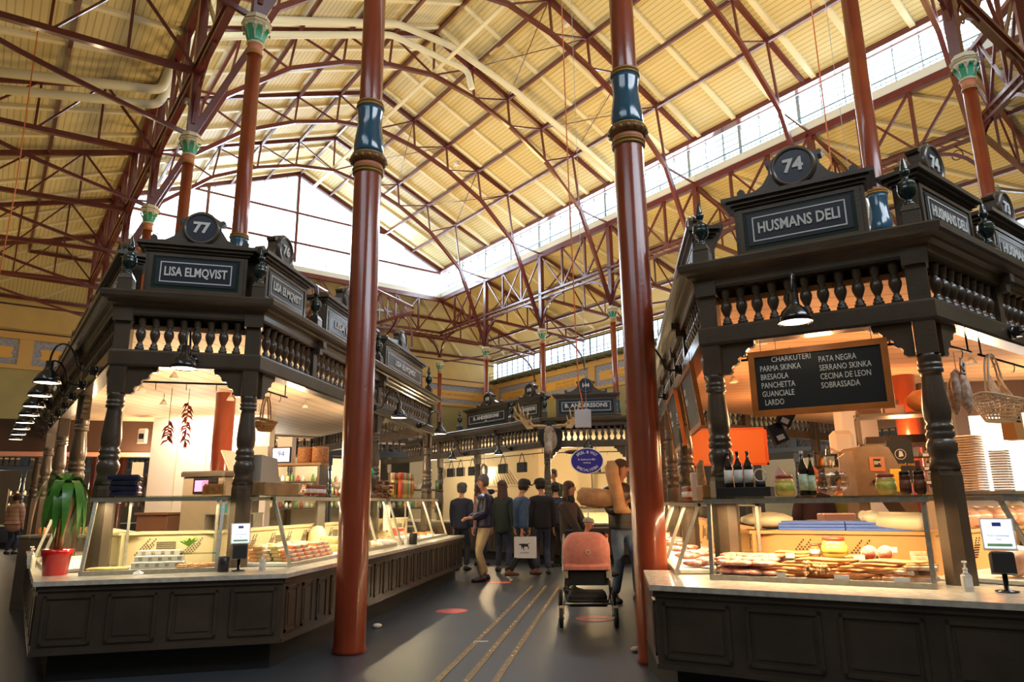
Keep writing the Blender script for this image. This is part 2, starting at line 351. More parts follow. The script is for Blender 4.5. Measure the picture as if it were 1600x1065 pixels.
# clerestory: fascia, gutter walk, glazing, eaves beam
FASC = mat('fascia_cream_white', (0.62, 0.62, 0.54), 0.5)
mbf, mbw, mbg, mbe, mbr = MB(), MB(), MB(), MB(), MB()
for c, s in ((CR, 1), (CL, -1)):
    mbf.box(U0, U1, -c-.02, -c+.02, ZF, ZF+.3) ; mbf.beam(H(U0, c, ZF+.3), H(U1, c, ZF+.3), .05, .05)
    mbf.add([H(U0, c-s*.02, ZF+.28), H(U1, c-s*.02, ZF+.28), H(U1, c+s*.35, ZC), H(U0, c+s*.35, ZC)], [(0, 1, 2, 3)])
    mbg.box(U0, U1, -(c+s*.36)-.004, -(c+s*.36)+.004, ZC, ZE)
    k = U0; i = 0
    while k < U1:
        w_ = .12 if i % 3 == 0 else .03
        mbw.box(k, k+w_, -(c+s*.34)-.04, -(c+s*.34)+.04, ZC, ZE); k += 1.6/2 if 0 else .8; i += 1
    for zz in (14.18, 14.42, 14.66, 14.9): mbw.box(U0, U1, -(c+s*.34)-.012, -(c+s*.34)+.012, zz, zz+.022)
    mbe.box(U0-.1, U1+.1, -(c+s*.10)-.16, -(c+s*.10)+.16, ZE, ZE+.16); mbe.box(U0-.1, U1+.1, -c-.05, -c+.05, ZE+.16, ZE+.42); mbe.box(U0, U1, -c-.10, -c+.10, ZF-.12, ZF)
    # wire rail
    for zz in (ZC+.14, ZC+.30): mbr.box(U0, U1, -(c-s*.06)-.008, -(c-s*.06)+.008, zz-.25, zz-.235)
    k = U0
    while k < U1: mbr.box(k, k+.012, -(c-s*.06)-.006, -(c-s*.06)+.006, ZC-.2, ZC+.06); k += .16
for v in (U1, U0):
    mbf.box(v-.02, v+.02, -CR, -CL, ZF, ZF+.3); mbe.box(v-.1, v+.1, -CR, -CL, ZF-.12, ZF)
    sg = 1 if v == U1 else -1
    mbf.add([H(v, CL, ZF+.28), H(v, CR, ZF+.28), H(v+sg*.3, CR, ZC), H(v+sg*.3, CL, ZC)], [(0, 1, 2, 3)])
    mbg.add([H(v+.2, CL, ZC), H(v+.2, CR, ZC), H(v+.2, CR, ZE), H(v+.2, CM, ZR-.1), H(v+.2, CL, ZE)], [(0, 1, 2, 3, 4)])
    if v == U1:
        k = CL
        while k < CR: mbr.box(v-.06, v-.05, -k-.006, -k+.006, ZC-.2, ZC+.06); k += .2
        mbr.box(v-.065, v-.045, -CR, -CL, ZC+.04, ZC+.06)
hall(struct('trim_21', mbf, FASC)); hall(struct('window_3', mbg, WGLASS)); hall(struct('window_4', mbw, mat('window_frame_pale', (0.25, 0.30, 0.32), 0.5))); hall(struct('trim_22', mbe, REDIRON)); hall(struct('trim_23', mbr, mat('rail_teal', (0.05, 0.13, 0.13), 0.5)))
mb = MB()
for c in (7.3, CM, 16.4): mb.box(U1, U1+.14, -c-.07, -c+.07, ZC, zn(c))
for zz in (14.95, 16.65): 
    h_ = (ZR-zz)/(ZR-ZE-.2)*(CR-CM); mb.box(U1+.02, U1+.12, -min(CR, CM+h_), -max(CL, CM-h_), zz, zz+.12)
for sgn in (-1, 1):
    ce = CM+sgn*(CR-CM); mb.beam(H(U1+.05, CM, ZR-.14), H(U1+.05, ce, ZE+.06), .2, .22)
k = CL+1.2
FR5 = MB()
while k < CR: FR5.box(U1+.06, U1+.09, -k-.012, -k+.012, ZC, min(zn(k), 30)); k += 1.2
hall(struct('window_5', mb, REDIRON)); hall(struct('window_6', FR5, mat('window_frame_pale', (0.25, 0.30, 0.32), 0.5)))
# purlins: long dark red bars under the nave ceiling, and round the aisle ceilings
def bar_thing(name, pts, w_, h_, label, cat, group, m=REDIRON):
    mb = MB()
    for a, b in pts: mb.beam(a, b, w_, h_)
    o = mb.done(name, m); hall(o); return tag(o, label, cat, group)
TOP = [(CR-.02, 15.33), (18.85, 15.98), (17.1, 16.72), (15.35, 17.45), (13.6, 18.2), (CM, 18.95)]
LOW = [(CR-.05, 9.6), (19.2, 13.6), (17.3, 15.3), (15.45, 16.3), (13.7, 16.92), (CM, 17.22)]
mir = lambda c, s: c if s > 0 else 2*CM-c
for s in (1, -1):
    for j, (c, z) in enumerate(TOP[1:5]):
        bar_thing('roof_purlin', [(H(U0, mir(c, s), z+.02), H(U1, mir(c, s), z+.02))], .10, .14,
                  'long dark red purlin under the nave ceiling, %s from the ridge, %s slope' % (ordn(3-j) if j < 4 else '', 'right' if s > 0 else 'left'), 'purlin', 'purlins under the nave ceiling')
bar_thing('roof_purlin', [(H(U0, CM, ZR-.14), H(U1, CM, ZR-.14))], .10, .14, 'dark red iron ridge bar along the peak of the nave ceiling', 'purlin', 'purlins under the nave ceiling')
for c, t in ((23.3, .33), (25.7, .67), (27.9, .97)):
    z = ZF+(ZO-ZF)*t-.14
    bar_thing('roof_purlin', [(H(U0-8*t, c, z), H(U1+4.6*t, c, z))], .10, .14, 'dark red iron purlin under the low ceiling beyond the right windows, %s one' % ordn(int(t*3-.01)), 'purlin', 'purlins under the side ceilings')
    cl = CL-(c-CR)
    bar_thing('roof_purlin', [(H(U0-8*t, cl, z), H(U1+4.6*t, cl, z))], .10, .14, 'dark red iron purlin under the low ceiling on the far left, %s one' % ordn(int(t*3-.01)), 'purlin', 'purlins under the side ceilings')
    v = U1+4.7*t
    bar_thing('roof_purlin', [(H(v, cl, z), H(v, c, z))], .10, .14, 'dark red purlin under the low ceiling below the gable window, %s one' % ordn(int(t*3-.01)), 'purlin', 'purlins under the side ceilings')
# nave trusses
def strut_part(par, a, b, w_, h_=None):
    o = MB().beam(a, b, w_, h_ or w_).done('strut', REDIRON, par); return o
US = [6.2+4.8*i for i in range(6)]
root = None
for i, u in enumerate(US):
    lab = 'dark red roof truss with arched lower chord, %s from the big gable window' % ordn(5-i)
    if root is None:
        root = empty('roof_truss', (0, 0, 0), RH, lab, 'roof truss', 'nave roof trusses')
        X = 0
        mt, ml = MB(), MB()
        for s in (1, -1):
            P = [H(0, mir(c, s), z) for c, z in TOP]; Q = [H(0, mir(c, s), z) for c, z in LOW]
            mt.beam(P[0], P[-1], .16, .18)
            for a, b in zip(Q[:-1], Q[1:]): ml.beam(a, b, .13, .15)
            for j in range(1, 6):
                if j < 5 or s > 0: strut_part(root, Q[j], P[j], .07)
                strut_part(root, Q[j], P[j-1] if j > 1 else H(0, mir(CR, s), ZF-.05), .06)
        mt.done('top_chord', REDIRON, root); ml.done('arched_chord', REDIRON, root)
        root.location = uc(u, 0)
    else: copy_tree(root, uc(u, 0), label=lab)
# sway braces: thin rods crossing between trusses
for i in (2, 4):
    for j in (1, 3):
        a, b = TOP[j], TOP[j+1]
        for q0, q1, t in ((a, b, 'rising'), (b, a, 'falling')):
            tag(hall(MB().tube([H(US[i], q0[0], q0[1]+.02), H(US[i]+4.8, q1[0], q1[1]+.02)], .018, 5).done('bracing_rod', REDIRON)), 'thin dark red bracing rod under the right slope of the nave ceiling', 'bracing rod', 'bracing rods under the nave ceiling')
# aisle trusses
def aisle_truss(mk, lab, proto=[None]):
    if proto[0] is None:
        r = empty('aisle_truss', (0, 0, 0), RH, lab, 'roof truss', 'trusses of the side ceilings'); proto[0] = r
        n = 5; T = [(i*7.2/n, ZF-.16-(ZF-ZO)*(i/n)) for i in range(n+1)]; B = [(0, 11.12)]+[(i*7.2/n, 11.12-.45*i/n) for i in range(1, n)]+[(7.2, 10.75)]
        MB().beam(H(0, T[0][0], T[0][1]), H(0, T[-1][0], T[-1][1]), .13, .16).done('top_chord', REDIRON, r)
        MB().beam(H(0, *B[0]), H(0, *B[-1]), .12, .14).done('bottom_chord', REDIRON, r)
        for i in range(1, n):
            strut_part(r, H(0, *T[i]), H(0, *B[i]), .06); strut_part(r, H(0, *T[i]), H(0, *B[i+1 if i < n-1 else i]), .05) if i < n-1 else None
        strut_part(r, H(0, *B[0]), H(0, *T[1]), .06)
        pts = [H(0, 0.05+4.6*sin(a), 9.5+1.45*(1-cos(a))**.5) for a in [pi/2*k/8 for k in range(9)]]
        mb = MB()
        for a, b in zip(pts[:-1], pts[1:]): mb.beam(a, b, .07, .09)
        mb.done('curved_brace', REDIRON, r); mb2 = MB()
        pts = [H(0, 7.2-2.0*(1-cos(a)), 9.0+1.75*sin(a)) for a in [pi/2*k/6 for k in range(7)]]
        for a, b in zip(pts[:-1], pts[1:]): mb2.beam(a, b, .07, .09)
        mb2.done('curved_brace', REDIRON, r)
    else: r = copy_tree(proto[0], label=lab)
    r.location, r.rotation_euler = mk[0], (0, 0, mk[1])
    return r
for i, u in enumerate(US+[35.0]):
    aisle_truss((uc(u, CR), RH), 'dark red iron side truss beyond the right hand girder, %s from the far corner' % ordn(6-i))
    aisle_truss((uc(u, CL), RH+pi), 'dark red iron side truss of the low left hand ceiling, %s from the far corner' % ordn(6-i))
for i, c in enumerate((7.3, CM, 16.4)):
    r = aisle_truss((uc(U1, c), RH+pi/2+pi), 'dark red iron side truss under the ceiling below the gable window, %s from the left' % ordn(i)); r.scale = (1, 4.8/7.2, 1)
# lattice girders between columns
GP = [None]
def girder(p, rz, ln, lab):
    if GP[0] is None:
        r = empty('lattice_girder', (0, 0, 0), 0, lab, 'girder', 'lattice girders between the columns'); GP[0] = r; L = 4.8
        MB().box(0, L, -.10, .10, ZF-.24, ZF-.12).done('top_chord', REDIRON, r)
        mb = MB().box(0, L, -.10, .10, 11.22, 11.32); mb.box(0, L, -.08, .08, 11.0, 11.08)
        for k in range(12): mb.beam((k*.4, 0, 11.05), (k*.4+.4, 0, 11.27), .03)
        mb.done('bottom_chord', REDIRON, r)
        z0, z1 = 11.28, ZF-.18
        def st(a, b, w=.07): MB().beam(a, b, w).done('strut', REDIRON, r)
        for x in (L/3, 2*L/3): st((x, 0, z0), (x, 0, z1), .09)
        st((0.05, 0, z1), (L/3, 0, z0)); st((L-.05, 0, z1), (2*L/3, 0, z0)); st((L/3, 0, z0), (2*L/3, 0, z1)); st((L/3, 0, z1), (2*L/3, 0, z0))
        for s in (0, 1):
            mb = MB(); pts = [(abs(s*L-(.08+1.5*(1-cos(a)))), 0, 9.75+1.25*sin(a)) for a in [pi/2*k/7 for k in range(8)]]
            for a, b in zip(pts[:-1], pts[1:]): mb.beam(a, b, .08, .10)
            pts = [(abs(s*L-(.10+.55*t)), 0, 10.4+.6*t) for t in (0, 1)]; mb.tube(pts, .02, 5)
            ring = [(abs(s*L-(.62+.14*cos(t))), 0, 10.72+.14*sin(t)) for t in [2*pi*k/12 for k in range(13)]]; mb.tube(ring, .018, 5)
            mb.done('bracket', REDIRON, r)
        MB().box(-.10, .10, -.10, .10, 9.5, ZF-.12).done('post', REDIRON, r)
    else: r = copy_tree(GP[0], label=lab)
    r.location = p; r.rotation_euler = (0, 0, rz); r.scale = (ln/4.8, 1, 1)
for i, u in enumerate(US):
    girder(uc(u, CR), RH, 4.8, 'dark red lattice girder of the right hand row, %s from the far corner' % ordn(5-i))
    girder(uc(u, CL), RH, 4.8, 'dark red lattice girder of the left hand row, %s from the far corner' % ordn(5-i))
for i in range(4): girder(uc(U1, CL+i*4.5175), RH-pi/2, 4.5175, 'dark red lattice girder below the gable window, %s from the left' % ordn(i))
for i, c in enumerate((4.71, 9.6, 14.0)): girder(uc(4.3, c), RH-pi/2, 4.6, 'dark red lattice girder of the near row above the right stall, %s from the left' % ordn(i))
girder(uc(4.3, 18.7), RH-pi/4-pi/4*0, 2.8, 'short dark red lattice girder at the near right corner of the nave'); girder(uc(4.3, 4.71), atan2(.1, -2.7), 2.7, 'short dark red lattice girder joining the two nearest columns')
# columns
def column(lab):
    r = empty('iron_column', (0, 0, 0), 0, lab, 'column', 'red iron columns')
    mb = MB().lathe([(.155, 0), (.155, .03), (.143, .06), (.143, 4.70), (.135, 4.74)], n=32); mb.lathe([(.118, 5.48), (.122, 5.52), (.116, 9.0)], n=32); mb.done('shaft', REDCOL, r)
    MB().lathe([(.150, 4.90), (.158, 4.95), (.160, 5.02), (.148, 5.12), (.130, 5.24), (.128, 5.34), (.138, 5.42), (.140, 5.46)], n=32).done('vase_band', VASEB, r)
    MB().lathe([(.150, 4.745), (.150, 4.80)], n=32).done('salmon_band', SALMON, r)
    mb = MB().use(GOLD)
    for z, rr in ((4.70, .158), (5.475, .146), (5.515, .140), (4.895, .172), (4.735, .162)):
        mb.lathe([(rr-.03, z-.022), (rr, z-.012), (rr+.006, z), (rr, z+.012), (rr-.03, z+.022)], n=32)
    mb.use(GOLDD).lathe([(.150, 4.795), (.172, 4.81), (.196, 4.85), (.190, 4.875), (.15, 4.89)], n=32); mb.use(GOLD)
    for k in range(16): a = 2*pi*k/16; mb.ball((.183*cos(a), .183*sin(a), 4.845), .022, 8)
    mb.done('bead_ring', None, r)
    mb = MB().use(SALMON).lathe([(.120, 8.80), (.124, 8.98)], n=24); mb.use(GOLD).lathe([(.13, 8.78), (.14, 8.80), (.13, 8.82)], n=24)
    mb.use(CREAM).lathe([(.13, 8.98), (.15, 9.0), (.13, 9.02), (.125, 9.06), (.14, 9.20), (.19, 9.32), (.20, 9.34)], n=24)
    mb.use(CAPG).lathe([(.131, 9.0), (.134, 9.05), (.131, 9.06)], n=24)
    for k in range(8):
        a = 2*pi*k/8; M = Matrix.Rotation(a, 4, 'Z')
        mb.use(CAPG).add([(.128, -.05, 9.05), (.128, .05, 9.05), (.165, .055, 9.17), (.165, -.055, 9.17), (.225, .035, 9.27), (.225, -.035, 9.27), (.235, .02, 9.22), (.235, -.02, 9.22)], [(0, 1, 2, 3), (3, 2, 4, 5), (5, 4, 6, 7)], True, M=M)
        mb.use(CREAM).ball((.215, 0, 9.29), .026, 8, M=M @ Matrix.Rotation(pi/8, 4, 'Z')); mb.use(CREAM).beam((.13, 0, 9.06), (.17, 0, 9.18), .02, .015, M=M @ Matrix.Rotation(pi/8, 4, 'Z'))
    mb.use(CREAM).lathe([(.19, 9.33), (.25, 9.36), (.25, 9.41), (.21, 9.44), (.21, 9.50)], n=8, smooth=False); mb.use(GOLDD).lathe([(.253, 9.375), (.256, 9.385), (.253, 9.395)], n=8, smooth=False)
    mb.done('capital', None, r)
    return r
proto = column('thick red column with blue band standing just left of the aisle'); proto.location = (-2.45, 6.5, 0)
for p, lab in [((.27, 6.36, 0), 'thick red column with blue band at the corner of the right counter'),
               (uc(4.2, 9.6), 'red column rising behind the sign 74, its blue band just above the cornice'),
               (uc(4.2, 14.0), 'red iron column with green and cream capital at the top right of the picture')]: copy_tree(proto, p, label=lab)
for i, u in enumerate(US[1:]+[35.0]):
    copy_tree(proto, uc(u, CL), label='red iron column with green capital in the left row, %s behind the sign 77' % ordn(i))
for i, u in enumerate(US+[35.0]):
    copy_tree(proto, uc(u, CR), label='red column with green capital in the right hand row, %s from the far corner' % ordn(6-i))
# ducts and tray
DUCT = mat('duct_cream', (0.72, 0.66, 0.46), 0.4)
def rnd_path(pts, k=4):
    out = [Vector(pts[0])]
    for a, b, c in zip(pts[:-2], pts[1:-1], pts[2:]):
        a, b, c = Vector(a), Vector(b), Vector(c); r = min((a-b).length, (c-b).length, .5)*.5
        p, q = b+(a-b).normalized()*r, b+(c-b).normalized()*r
        for i in range(k+1): t = i/k; out.append(p*(1-t)**2+b*2*t*(1-t)+q*t*t)
    return out+[Vector(pts[-1])]
DU = 19.4
tag(hall(MB().tube(rnd_path([H(DU, -4, 10.9), H(DU, 2.6, 12.45), H(DU, 3.1, 14.9), H(DU, 5.3, 15.9), H(DU, 9.7, 17.75), H(DU, 11.9, 17.8), H(DU, 14.7, 17.1), H(DU, 18.0, 15.9), H(DU, 20.3, 14.9), H(DU, 20.4, 13.5), H(DU+.3, 20.7, 13.1)]), .125, 12).done('air_duct', DUCT)), 'cream painted round duct crossing the nave and bending down at the right windows', 'duct')
tag(hall(MB().tube(rnd_path([H(DU+.3, -4, 10.6), H(DU+.3, 2.6, 12.15), H(DU+.3, 3.3, 14.6), H(DU+.3, 5.3, 15.55), H(DU+.3, 9.6, 17.45), H(DU+.3, 12.8, 17.3), H(DU+.3, 13.0, 16.6)]), .115, 12).done('air_duct', DUCT)), 'cream painted duct under the longer one, ending in a short drop near the ridge', 'duct')
tag(hall(MB().box(8, 34, -CM-.07, -CM+.07, 17.30, 17.38).done('lighting_tray', DUCT)), 'slim cream tray hanging along the nave below the ridge', 'tray')
mb = MB()
for u_, c_ in ((16, 14.6), (12.5, 14.5), (26, 16.3), (22, 13.2), (10.5, 16.5)): tag(hall(MB().box(u_-.12, u_+.12, -c_-.08, -c_+.08, zn(c_)-.20, zn(c_)-.05).done('ceiling_spotlight', PWHITE)), 'small white box lamp fixed under the right slope of the nave ceiling', 'lamp', 'small lamps under the nave ceiling')
ORC = mat('cable_orange', (0.75, 0.18, 0.04), 0.5); GRC = mat('cable_grey', (0.5, 0.5, 0.5), 0.5)
def cable(pts, r, m, lab): return tag(MB().tube(pts, r, 6).done('hanging_cable', m), lab, 'cable')

# ============================================================ STALLS
def dirv(a): return Vector((sin(radians(a)), cos(radians(a)), 0))
def offs(path, d):                     # d > 0: outward (right of travel)
    P = [Vector((p[0], p[1])) for p in path]; out = []
    N = [Vector(((b-a).y, -(b-a).x)).normalized() for a, b in zip(P[:-1], P[1:])]
    for i, p in enumerate(P):
        if i == 0: out.append(p+N[0]*d)
        elif i == len(P)-1: out.append(p+N[-1]*d)
        else:
            n = (N[i-1]+N[i]); out.append(p+n*(d/(n.dot(N[i]))))
    return [(q.x, q.y) for q in out]
def sweep(mb, path, prof):             # prof [(outward, z)] swept along the mitred path
    rows = [[(*q, z) for q in offs(path, d)] for d, z in prof]; n = len(path); vs = sum(rows, []); fs = []
    for i in range(len(prof)-1):
        for k in range(n-1): fs.append((i*n+k, i*n+k+1, (i+1)*n+k+1, (i+1)*n+k))
    m = len(prof)
    fs.append(tuple(i*n for i in range(m))); fs.append(tuple(i*n+n-1 for i in reversed(range(m))))
    for k in range(n-1): fs.append((k, (m-1)*n+k, (m-1)*n+k+1, k+1))
    return mb.add(vs, fs)
def seg_faces(path):
    out = []
    for a, b in zip(path[:-1], path[1:]):
        d = (b[0]-a[0], b[1]-a[1]); L = sqrt(d[0]**2+d[1]**2); out.append((Face(a, math.degrees(atan2(d[0], d[1]))), L))
    return out
BAL = [(.040, 0), (.040, .035), (.028, .04), (.034, .055), (.022, .07), (.020, .085), (.030, .105), (.043, .14), (.046, .165), (.040, .195), (.024, .215), (.020, .225), (.030, .24), (.026, .252), (.034, .27), (.036, .30), (.042, .33)]
POST = [(.098, 1.50), (.085, 1.56), (.080, 1.60), (.093, 1.63), (.096, 1.68), (.082, 1.71), (.074, 1.72), (.088, 1.735), (.090, 1.76), (.076, 1.775), (.088, 1.79), (.084, 1.815), (.070, 1.83), (.082, 1.86), (.088, 1.92), (.084, 1.98), (.066, 2.17), (.064, 2.20), (.080, 2.205), (.080, 2.23), (.068, 2.235), (.078, 2.245), (.078, 2.27), (.066, 2.275), (.076, 2.285), (.074, 2.32), (.078, 2.34)]
SCAL = [(0, 0), (0, -.26), (.05, -.26), (.075, -.24), (.07, -.21), (.085, -.19), (.11, -.185), (.13, -.165), (.125, -.14), (.145, -.12), (.17, -.12), (.19, -.10), (.19, -.08), (.215, -.055), (.25, -.05), (.26, -.02), (.26, 0)]
FINI = [(.045, 0), (.055, .02), (.04, .05), (.026, .07), (.030, .09), (.060, .12), (.078, .17), (.080, .20), (.075, .215), (.079, .225), (.073, .24), (.076, .25), (.064, .265), (.062, .275), (.03, .30), (.022, .33), (.034, .35), (.046, .385), (.034, .40), (.030, .43), (.018, .50), (.008, .54), (.0, .56)]
class Stall:
    def __init__(s, path, k, label, paint=PAINT, closed_deck=None):
        s.path = path; s.k = k; s.paint = paint
        s.root = empty('market_stall', (path[1][0], path[1][1], 0), 0, label, 'market stall')
        s.T = Matrix.Translation((-path[1][0], -path[1][1], 0))
        s.ZS = Matrix.Translation((0, 0, 1.3)) @ Matrix.Diagonal((1, 1, k, 1)) @ Matrix.Translation((0, 0, -1.3))
        s.faces = seg_faces(path); s.nb = 0; s.extra = MB(s.T @ s.ZS); s.rest = False
    def mb(s, F=None): return MB(s.T @ s.ZS @ (F.M if F else Matrix.Identity(4)))
    def z(s, v): return 1.3+(v-1.3)*s.k
    def canopy(s, deck):
        p = s.path
        sweep(s.mb(), p, [(-.14, 2.59), (0, 2.59), (.01, 2.61), (.01, 2.73), (0, 2.75), (-.14, 2.75)]).done('rail', s.paint, s.root)
        sweep(s.mb(), p, [(-.14, 3.08), (.01, 3.08), (.02, 3.10), (.02, 3.15), (-.14, 3.15)]).done('beam', s.paint, s.root)
        sweep(s.mb(), p, [(-.14, 3.15), (.02, 3.15), (.03, 3.17), (.07, 3.185), (.08, 3.205), (.13, 3.215), (.15, 3.235), (.155, 3.28), (.145, 3.295), (-.3, 3.295), (-.3, 3.15)]).done('cornice', s.paint, s.root)
        s.mb().prism(deck, 3.16, 3.27).done('roof_deck', s.paint, s.root)
        s.mb().prism(deck, 2.97, 3.02).done('board_ceiling', s.ceil, s.root)
    def posts(s, fi, xs, low=.75):
        F, L = s.faces[fi]
        for x in xs:
            mb = s.mb(F); mb.lathe([(.100, (low-1.3)/s.k+1.3), (.100, 1.46), (.092, 1.50)], c=(x, .075, 0), n=8, smooth=False).lathe(POST, c=(x, .075, 0), n=20)
            mb.bbox(x-.07, x+.07, .005, .145, 2.34, 3.12, .006); mb.box(x-.085, x+.085, -.03, .145, 3.02, 3.15)
            mb.done('post', s.paint, s.root)
    def brackets(s, fi, xs):           # xs: (x, dir)
        F, L = s.faces[fi]
        for x, d in xs:
            P = [(x+d*a, 2.595+b) for a, b in SCAL]; P = P if d < 0 else P[::-1]
            s.mb(F).plate(P, .04, .10).done('bracket', s.paint, s.root)
    def balusters(s, fi, x0, x1, n, simple=False):
        F, L = s.faces[fi]
        for i in range(n):
            x = x0+(x1-x0)*(i+.5)/n
            if s.nb < 98:
                mb = s.mb(F); mb.lathe(BAL, c=(x, .06, 2.75), n=12); mb.done('baluster', s.paint, s.root); s.nb += 1
            else: s.extra.lathe(BAL[::2]+[BAL[-1]], c=(x, .06, 2.75), n=8, M=F.M); s.rest = True
    def divider(s, fi, xs):
        F, L = s.faces[fi]
        for x in xs:
            mb = s.mb(F).box(x-.05, x+.05, .01, .12, 2.75, 3.08); mb.box(x-.045, x+.045, -.10, .02, 3.10, 3.17); mb.box(x-.045, x+.045, -.06, .02, 3.02, 3.10)
            for d in (-1, 1): P = [(x+d*.05, 2.76), (x+d*.08, 2.79), (x+d*.07, 2.84), (x+d*.09, 2.88), (x+d*.06, 2.91), (x+d*.09, 2.95), (x+d*.07, 3.0), (x+d*.09, 3.05), (x+d*.05, 3.08)]; mb.plate(P if d < 0 else P[::-1], .05, .08)
            mb.done('divider', s.paint, s.root)
    def finish(s):
        if s.rest: tag(s.extra.done('baluster', s.paint, s.root), kind='stuff')
    def finial(s, fi, x, lab, y=.05):
        F, L = s.faces[fi]; p = F.at(x, y, s.z(3.295))
        r = empty('stall_finial', p, F.rz, lab, 'finial', 'turned finials on the stall cornices')
        mb = MB(); mb.bbox(-.065, .065, -.065, .065, 0, .15, .008); mb.add([(-.065, -.065, .15), (.065, -.065, .15), (.065, .065, .15), (-.065, .065, .15), (-.045, -.045, .20), (.045, -.045, .20), (.045, .045, .20), (-.045, .045, .20)], [(0, 1, 5, 4), (1, 2, 6, 5), (2, 3, 7, 6), (3, 0, 4, 7), (4, 5, 6, 7)])
        mb.done('pedestal', s.paint, r); MB(Matrix.Translation((0, 0, .19)) @ Matrix.Diagonal((.84, .84, .74, 1))).lathe(FINI, n=18).done('turned_top', FINM, r)
        return r
    def sign(s, fi, x, w, text, num, lab, sub=None, y=.16, hs=1.0, body=None):
        F, L = s.faces[fi]; p = F.at(x, y, s.z(3.295)); h = w/2
        r = empty('stall_sign', p, F.rz, lab, 'sign'); pm = body or s.paint
        mb = MB(); mb.box(-h, h, -.07, .10, 0, .475); 
        for a, b, c, d in ((-h+.03, h-.03, .06, .095), (-h+.03, h-.03, .425, .455), (-h+.03, -h+.07, .095, .425), (h-.07, h-.03, .095, .425)): mb.box(a, b, -.088, -.07, c, d)
        mb.box(-h-.02, h+.02, -.09, .12, .475, .50).box(-h-.05, h+.05, -.12, .15, .50, .53).box(-h-.085, h+.085, -.15, .18, .53, .565)
        mb.done('sign_box', pm, r)
        mb = MB(); g = .085; mb.box(-h+.07, h-.07, -.080, -.072, .095, .425); mb.done('green_border', GREENB, r)
        pn = MB().use(SIGNB).box(-h+.10, h-.10, -.088, -.080, .13, .40); q = MB()
        wl = h-.14; pn.use(WHITE)
        for a, b, c, d in ((-wl, wl, .160, .170), (-wl, wl, .360, .370), (-wl, -wl+.01, .17, .36), (wl-.01, wl, .17, .36)): pn.box(a, b, -.092, -.088, c, d)
        pn.done('name_panel', None, r)
        q = put_text(MB(), text, 0, -.094, .265+(.018 if sub else 0), .128, .004, .003, fit=min(1.75*wl, .105*len(text)*.86))
        if sub: put_text(q, sub, 0, -.094, .192, .04, .004, .001)
        q.done('lettering', WHITE, r); DP = Matrix.Translation((0, 0, -.035))
        # curved pediment with scrolls, round number plate
        hp = .455*hs
        R_ = [(.185, .635), (.23, .66), (.27, .74), (.30, .755), (.31, .73), (.28, .70), (.26, .66), (.25, .60)]
        side = [(hp, .60), (hp, .70), (hp-.025, .72), (hp-.05, .70), (hp-.055, .665), (hp-.12, .66), (hp-.19, .69), (.20, .77), (.205, .84), (.225, .865), (.205, .885), (.17, .88), (.12, .95), (0, .99)]
        side = [(hp, .60), (hp+.01, .68), (hp-.02, .71), (hp-.05, .69), (hp-.06, .655), (hp-.13, .66), (hp-.20, .70), (.19, .80)] if hs <= 1.01 else side[:8]
        P = side+[(.19, .86), (.215, .865), (.225, .89), (.205, .91), (.175, .90)]+[(.17*cos(a), .80+.19*sin(a)) for a in [pi*(.25+.5*k/6) for k in range(7)]]
        P = P+[(-a, b) for a, b in reversed(P[:-7])]
        MB(DP).plate(P[::-1], -.02, .08).done('pediment', pm, r)
        d = MB().use(pm); M = Matrix.Translation((0, -.02, .765)) @ Matrix.Diagonal((.89, 1, .89, 1)) @ Matrix.Rotation(pi/2, 4, 'X')
        d.lathe([(.190, -.06), (.198, 0), (.198, .02), (.185, .035), (.165, .035), (.158, .02)], n=32, M=M); d.use(SIGNB).lathe([(.160, .0), (.160, .022)], n=32, M=M)
        d.done('number_plate', None, r)
        put_text(MB(), num, 0, -.048, .765, .155 if len(num) < 3 else .12, .004, .006).done('number', WHITE, r)
        return r
FINM = mat('finial_green', (0.012, 0.030, 0.026), 0.22, coat=0.6)
CEILL = stripes_mat('ceiling_boards_pale', (0.80, 0.64, 0.46), (0.42, 0.30, 0.20), 0, 4.0, 0.6, 0.4, 0.93)
CEILO = stripes_mat('ceiling_boards_warm', (0.74, 0.44, 0.24), (0.34, 0.17, 0.08), 1, 3.6, 0.6, 0.4, 0.93)
def gooseneck(p, rz, lab, group='gooseneck lamps on the stalls', proto=[None]):
    if proto[0] is None:
        r = empty('gooseneck_lamp', p, rz, lab, 'lamp', group); proto[0] = r
        MB().lathe([(.05, 0), (.055, .01), (.05, .03), (.02, .035)], n=16, M=Matrix.Rotation(pi/2, 4, 'X')).box(-.03, .03, -.07, 0, -.04, .04).done('wall_plate', BLACK, r)
        pts = [(0, -.05, 0), (0, -.12, -.01), (0, -.17, .03), (0, -.20, .13), (0, -.25, .22), (0, -.31, .25), (0, -.37, .22), (0, -.40, .13), (0, -.405, .05)]
        MB().tube(rnd_path(pts), .010, 8).done('arm', BLACK, r)
        mb = MB().lathe([(.030, .05), (.034, .06), (.036, -.02), (.05, -.035), (.085, -.07), (.108, -.115), (.118, -.155), (.112, -.155), (.10, -.12), (.078, -.08), (.04, -.05)][::-1], c=(0, -.405, .0), n=24); mb.done('shade', BLACK, r)
        MB().lathe([(0, -.150), (.109, -.148), (.109, -.144), (0, -.144)], c=(0, -.405, .0), n=24).done('bulb', BULB, r)
        return r
    r = copy_tree(proto[0], p, rz, lab, group); return r
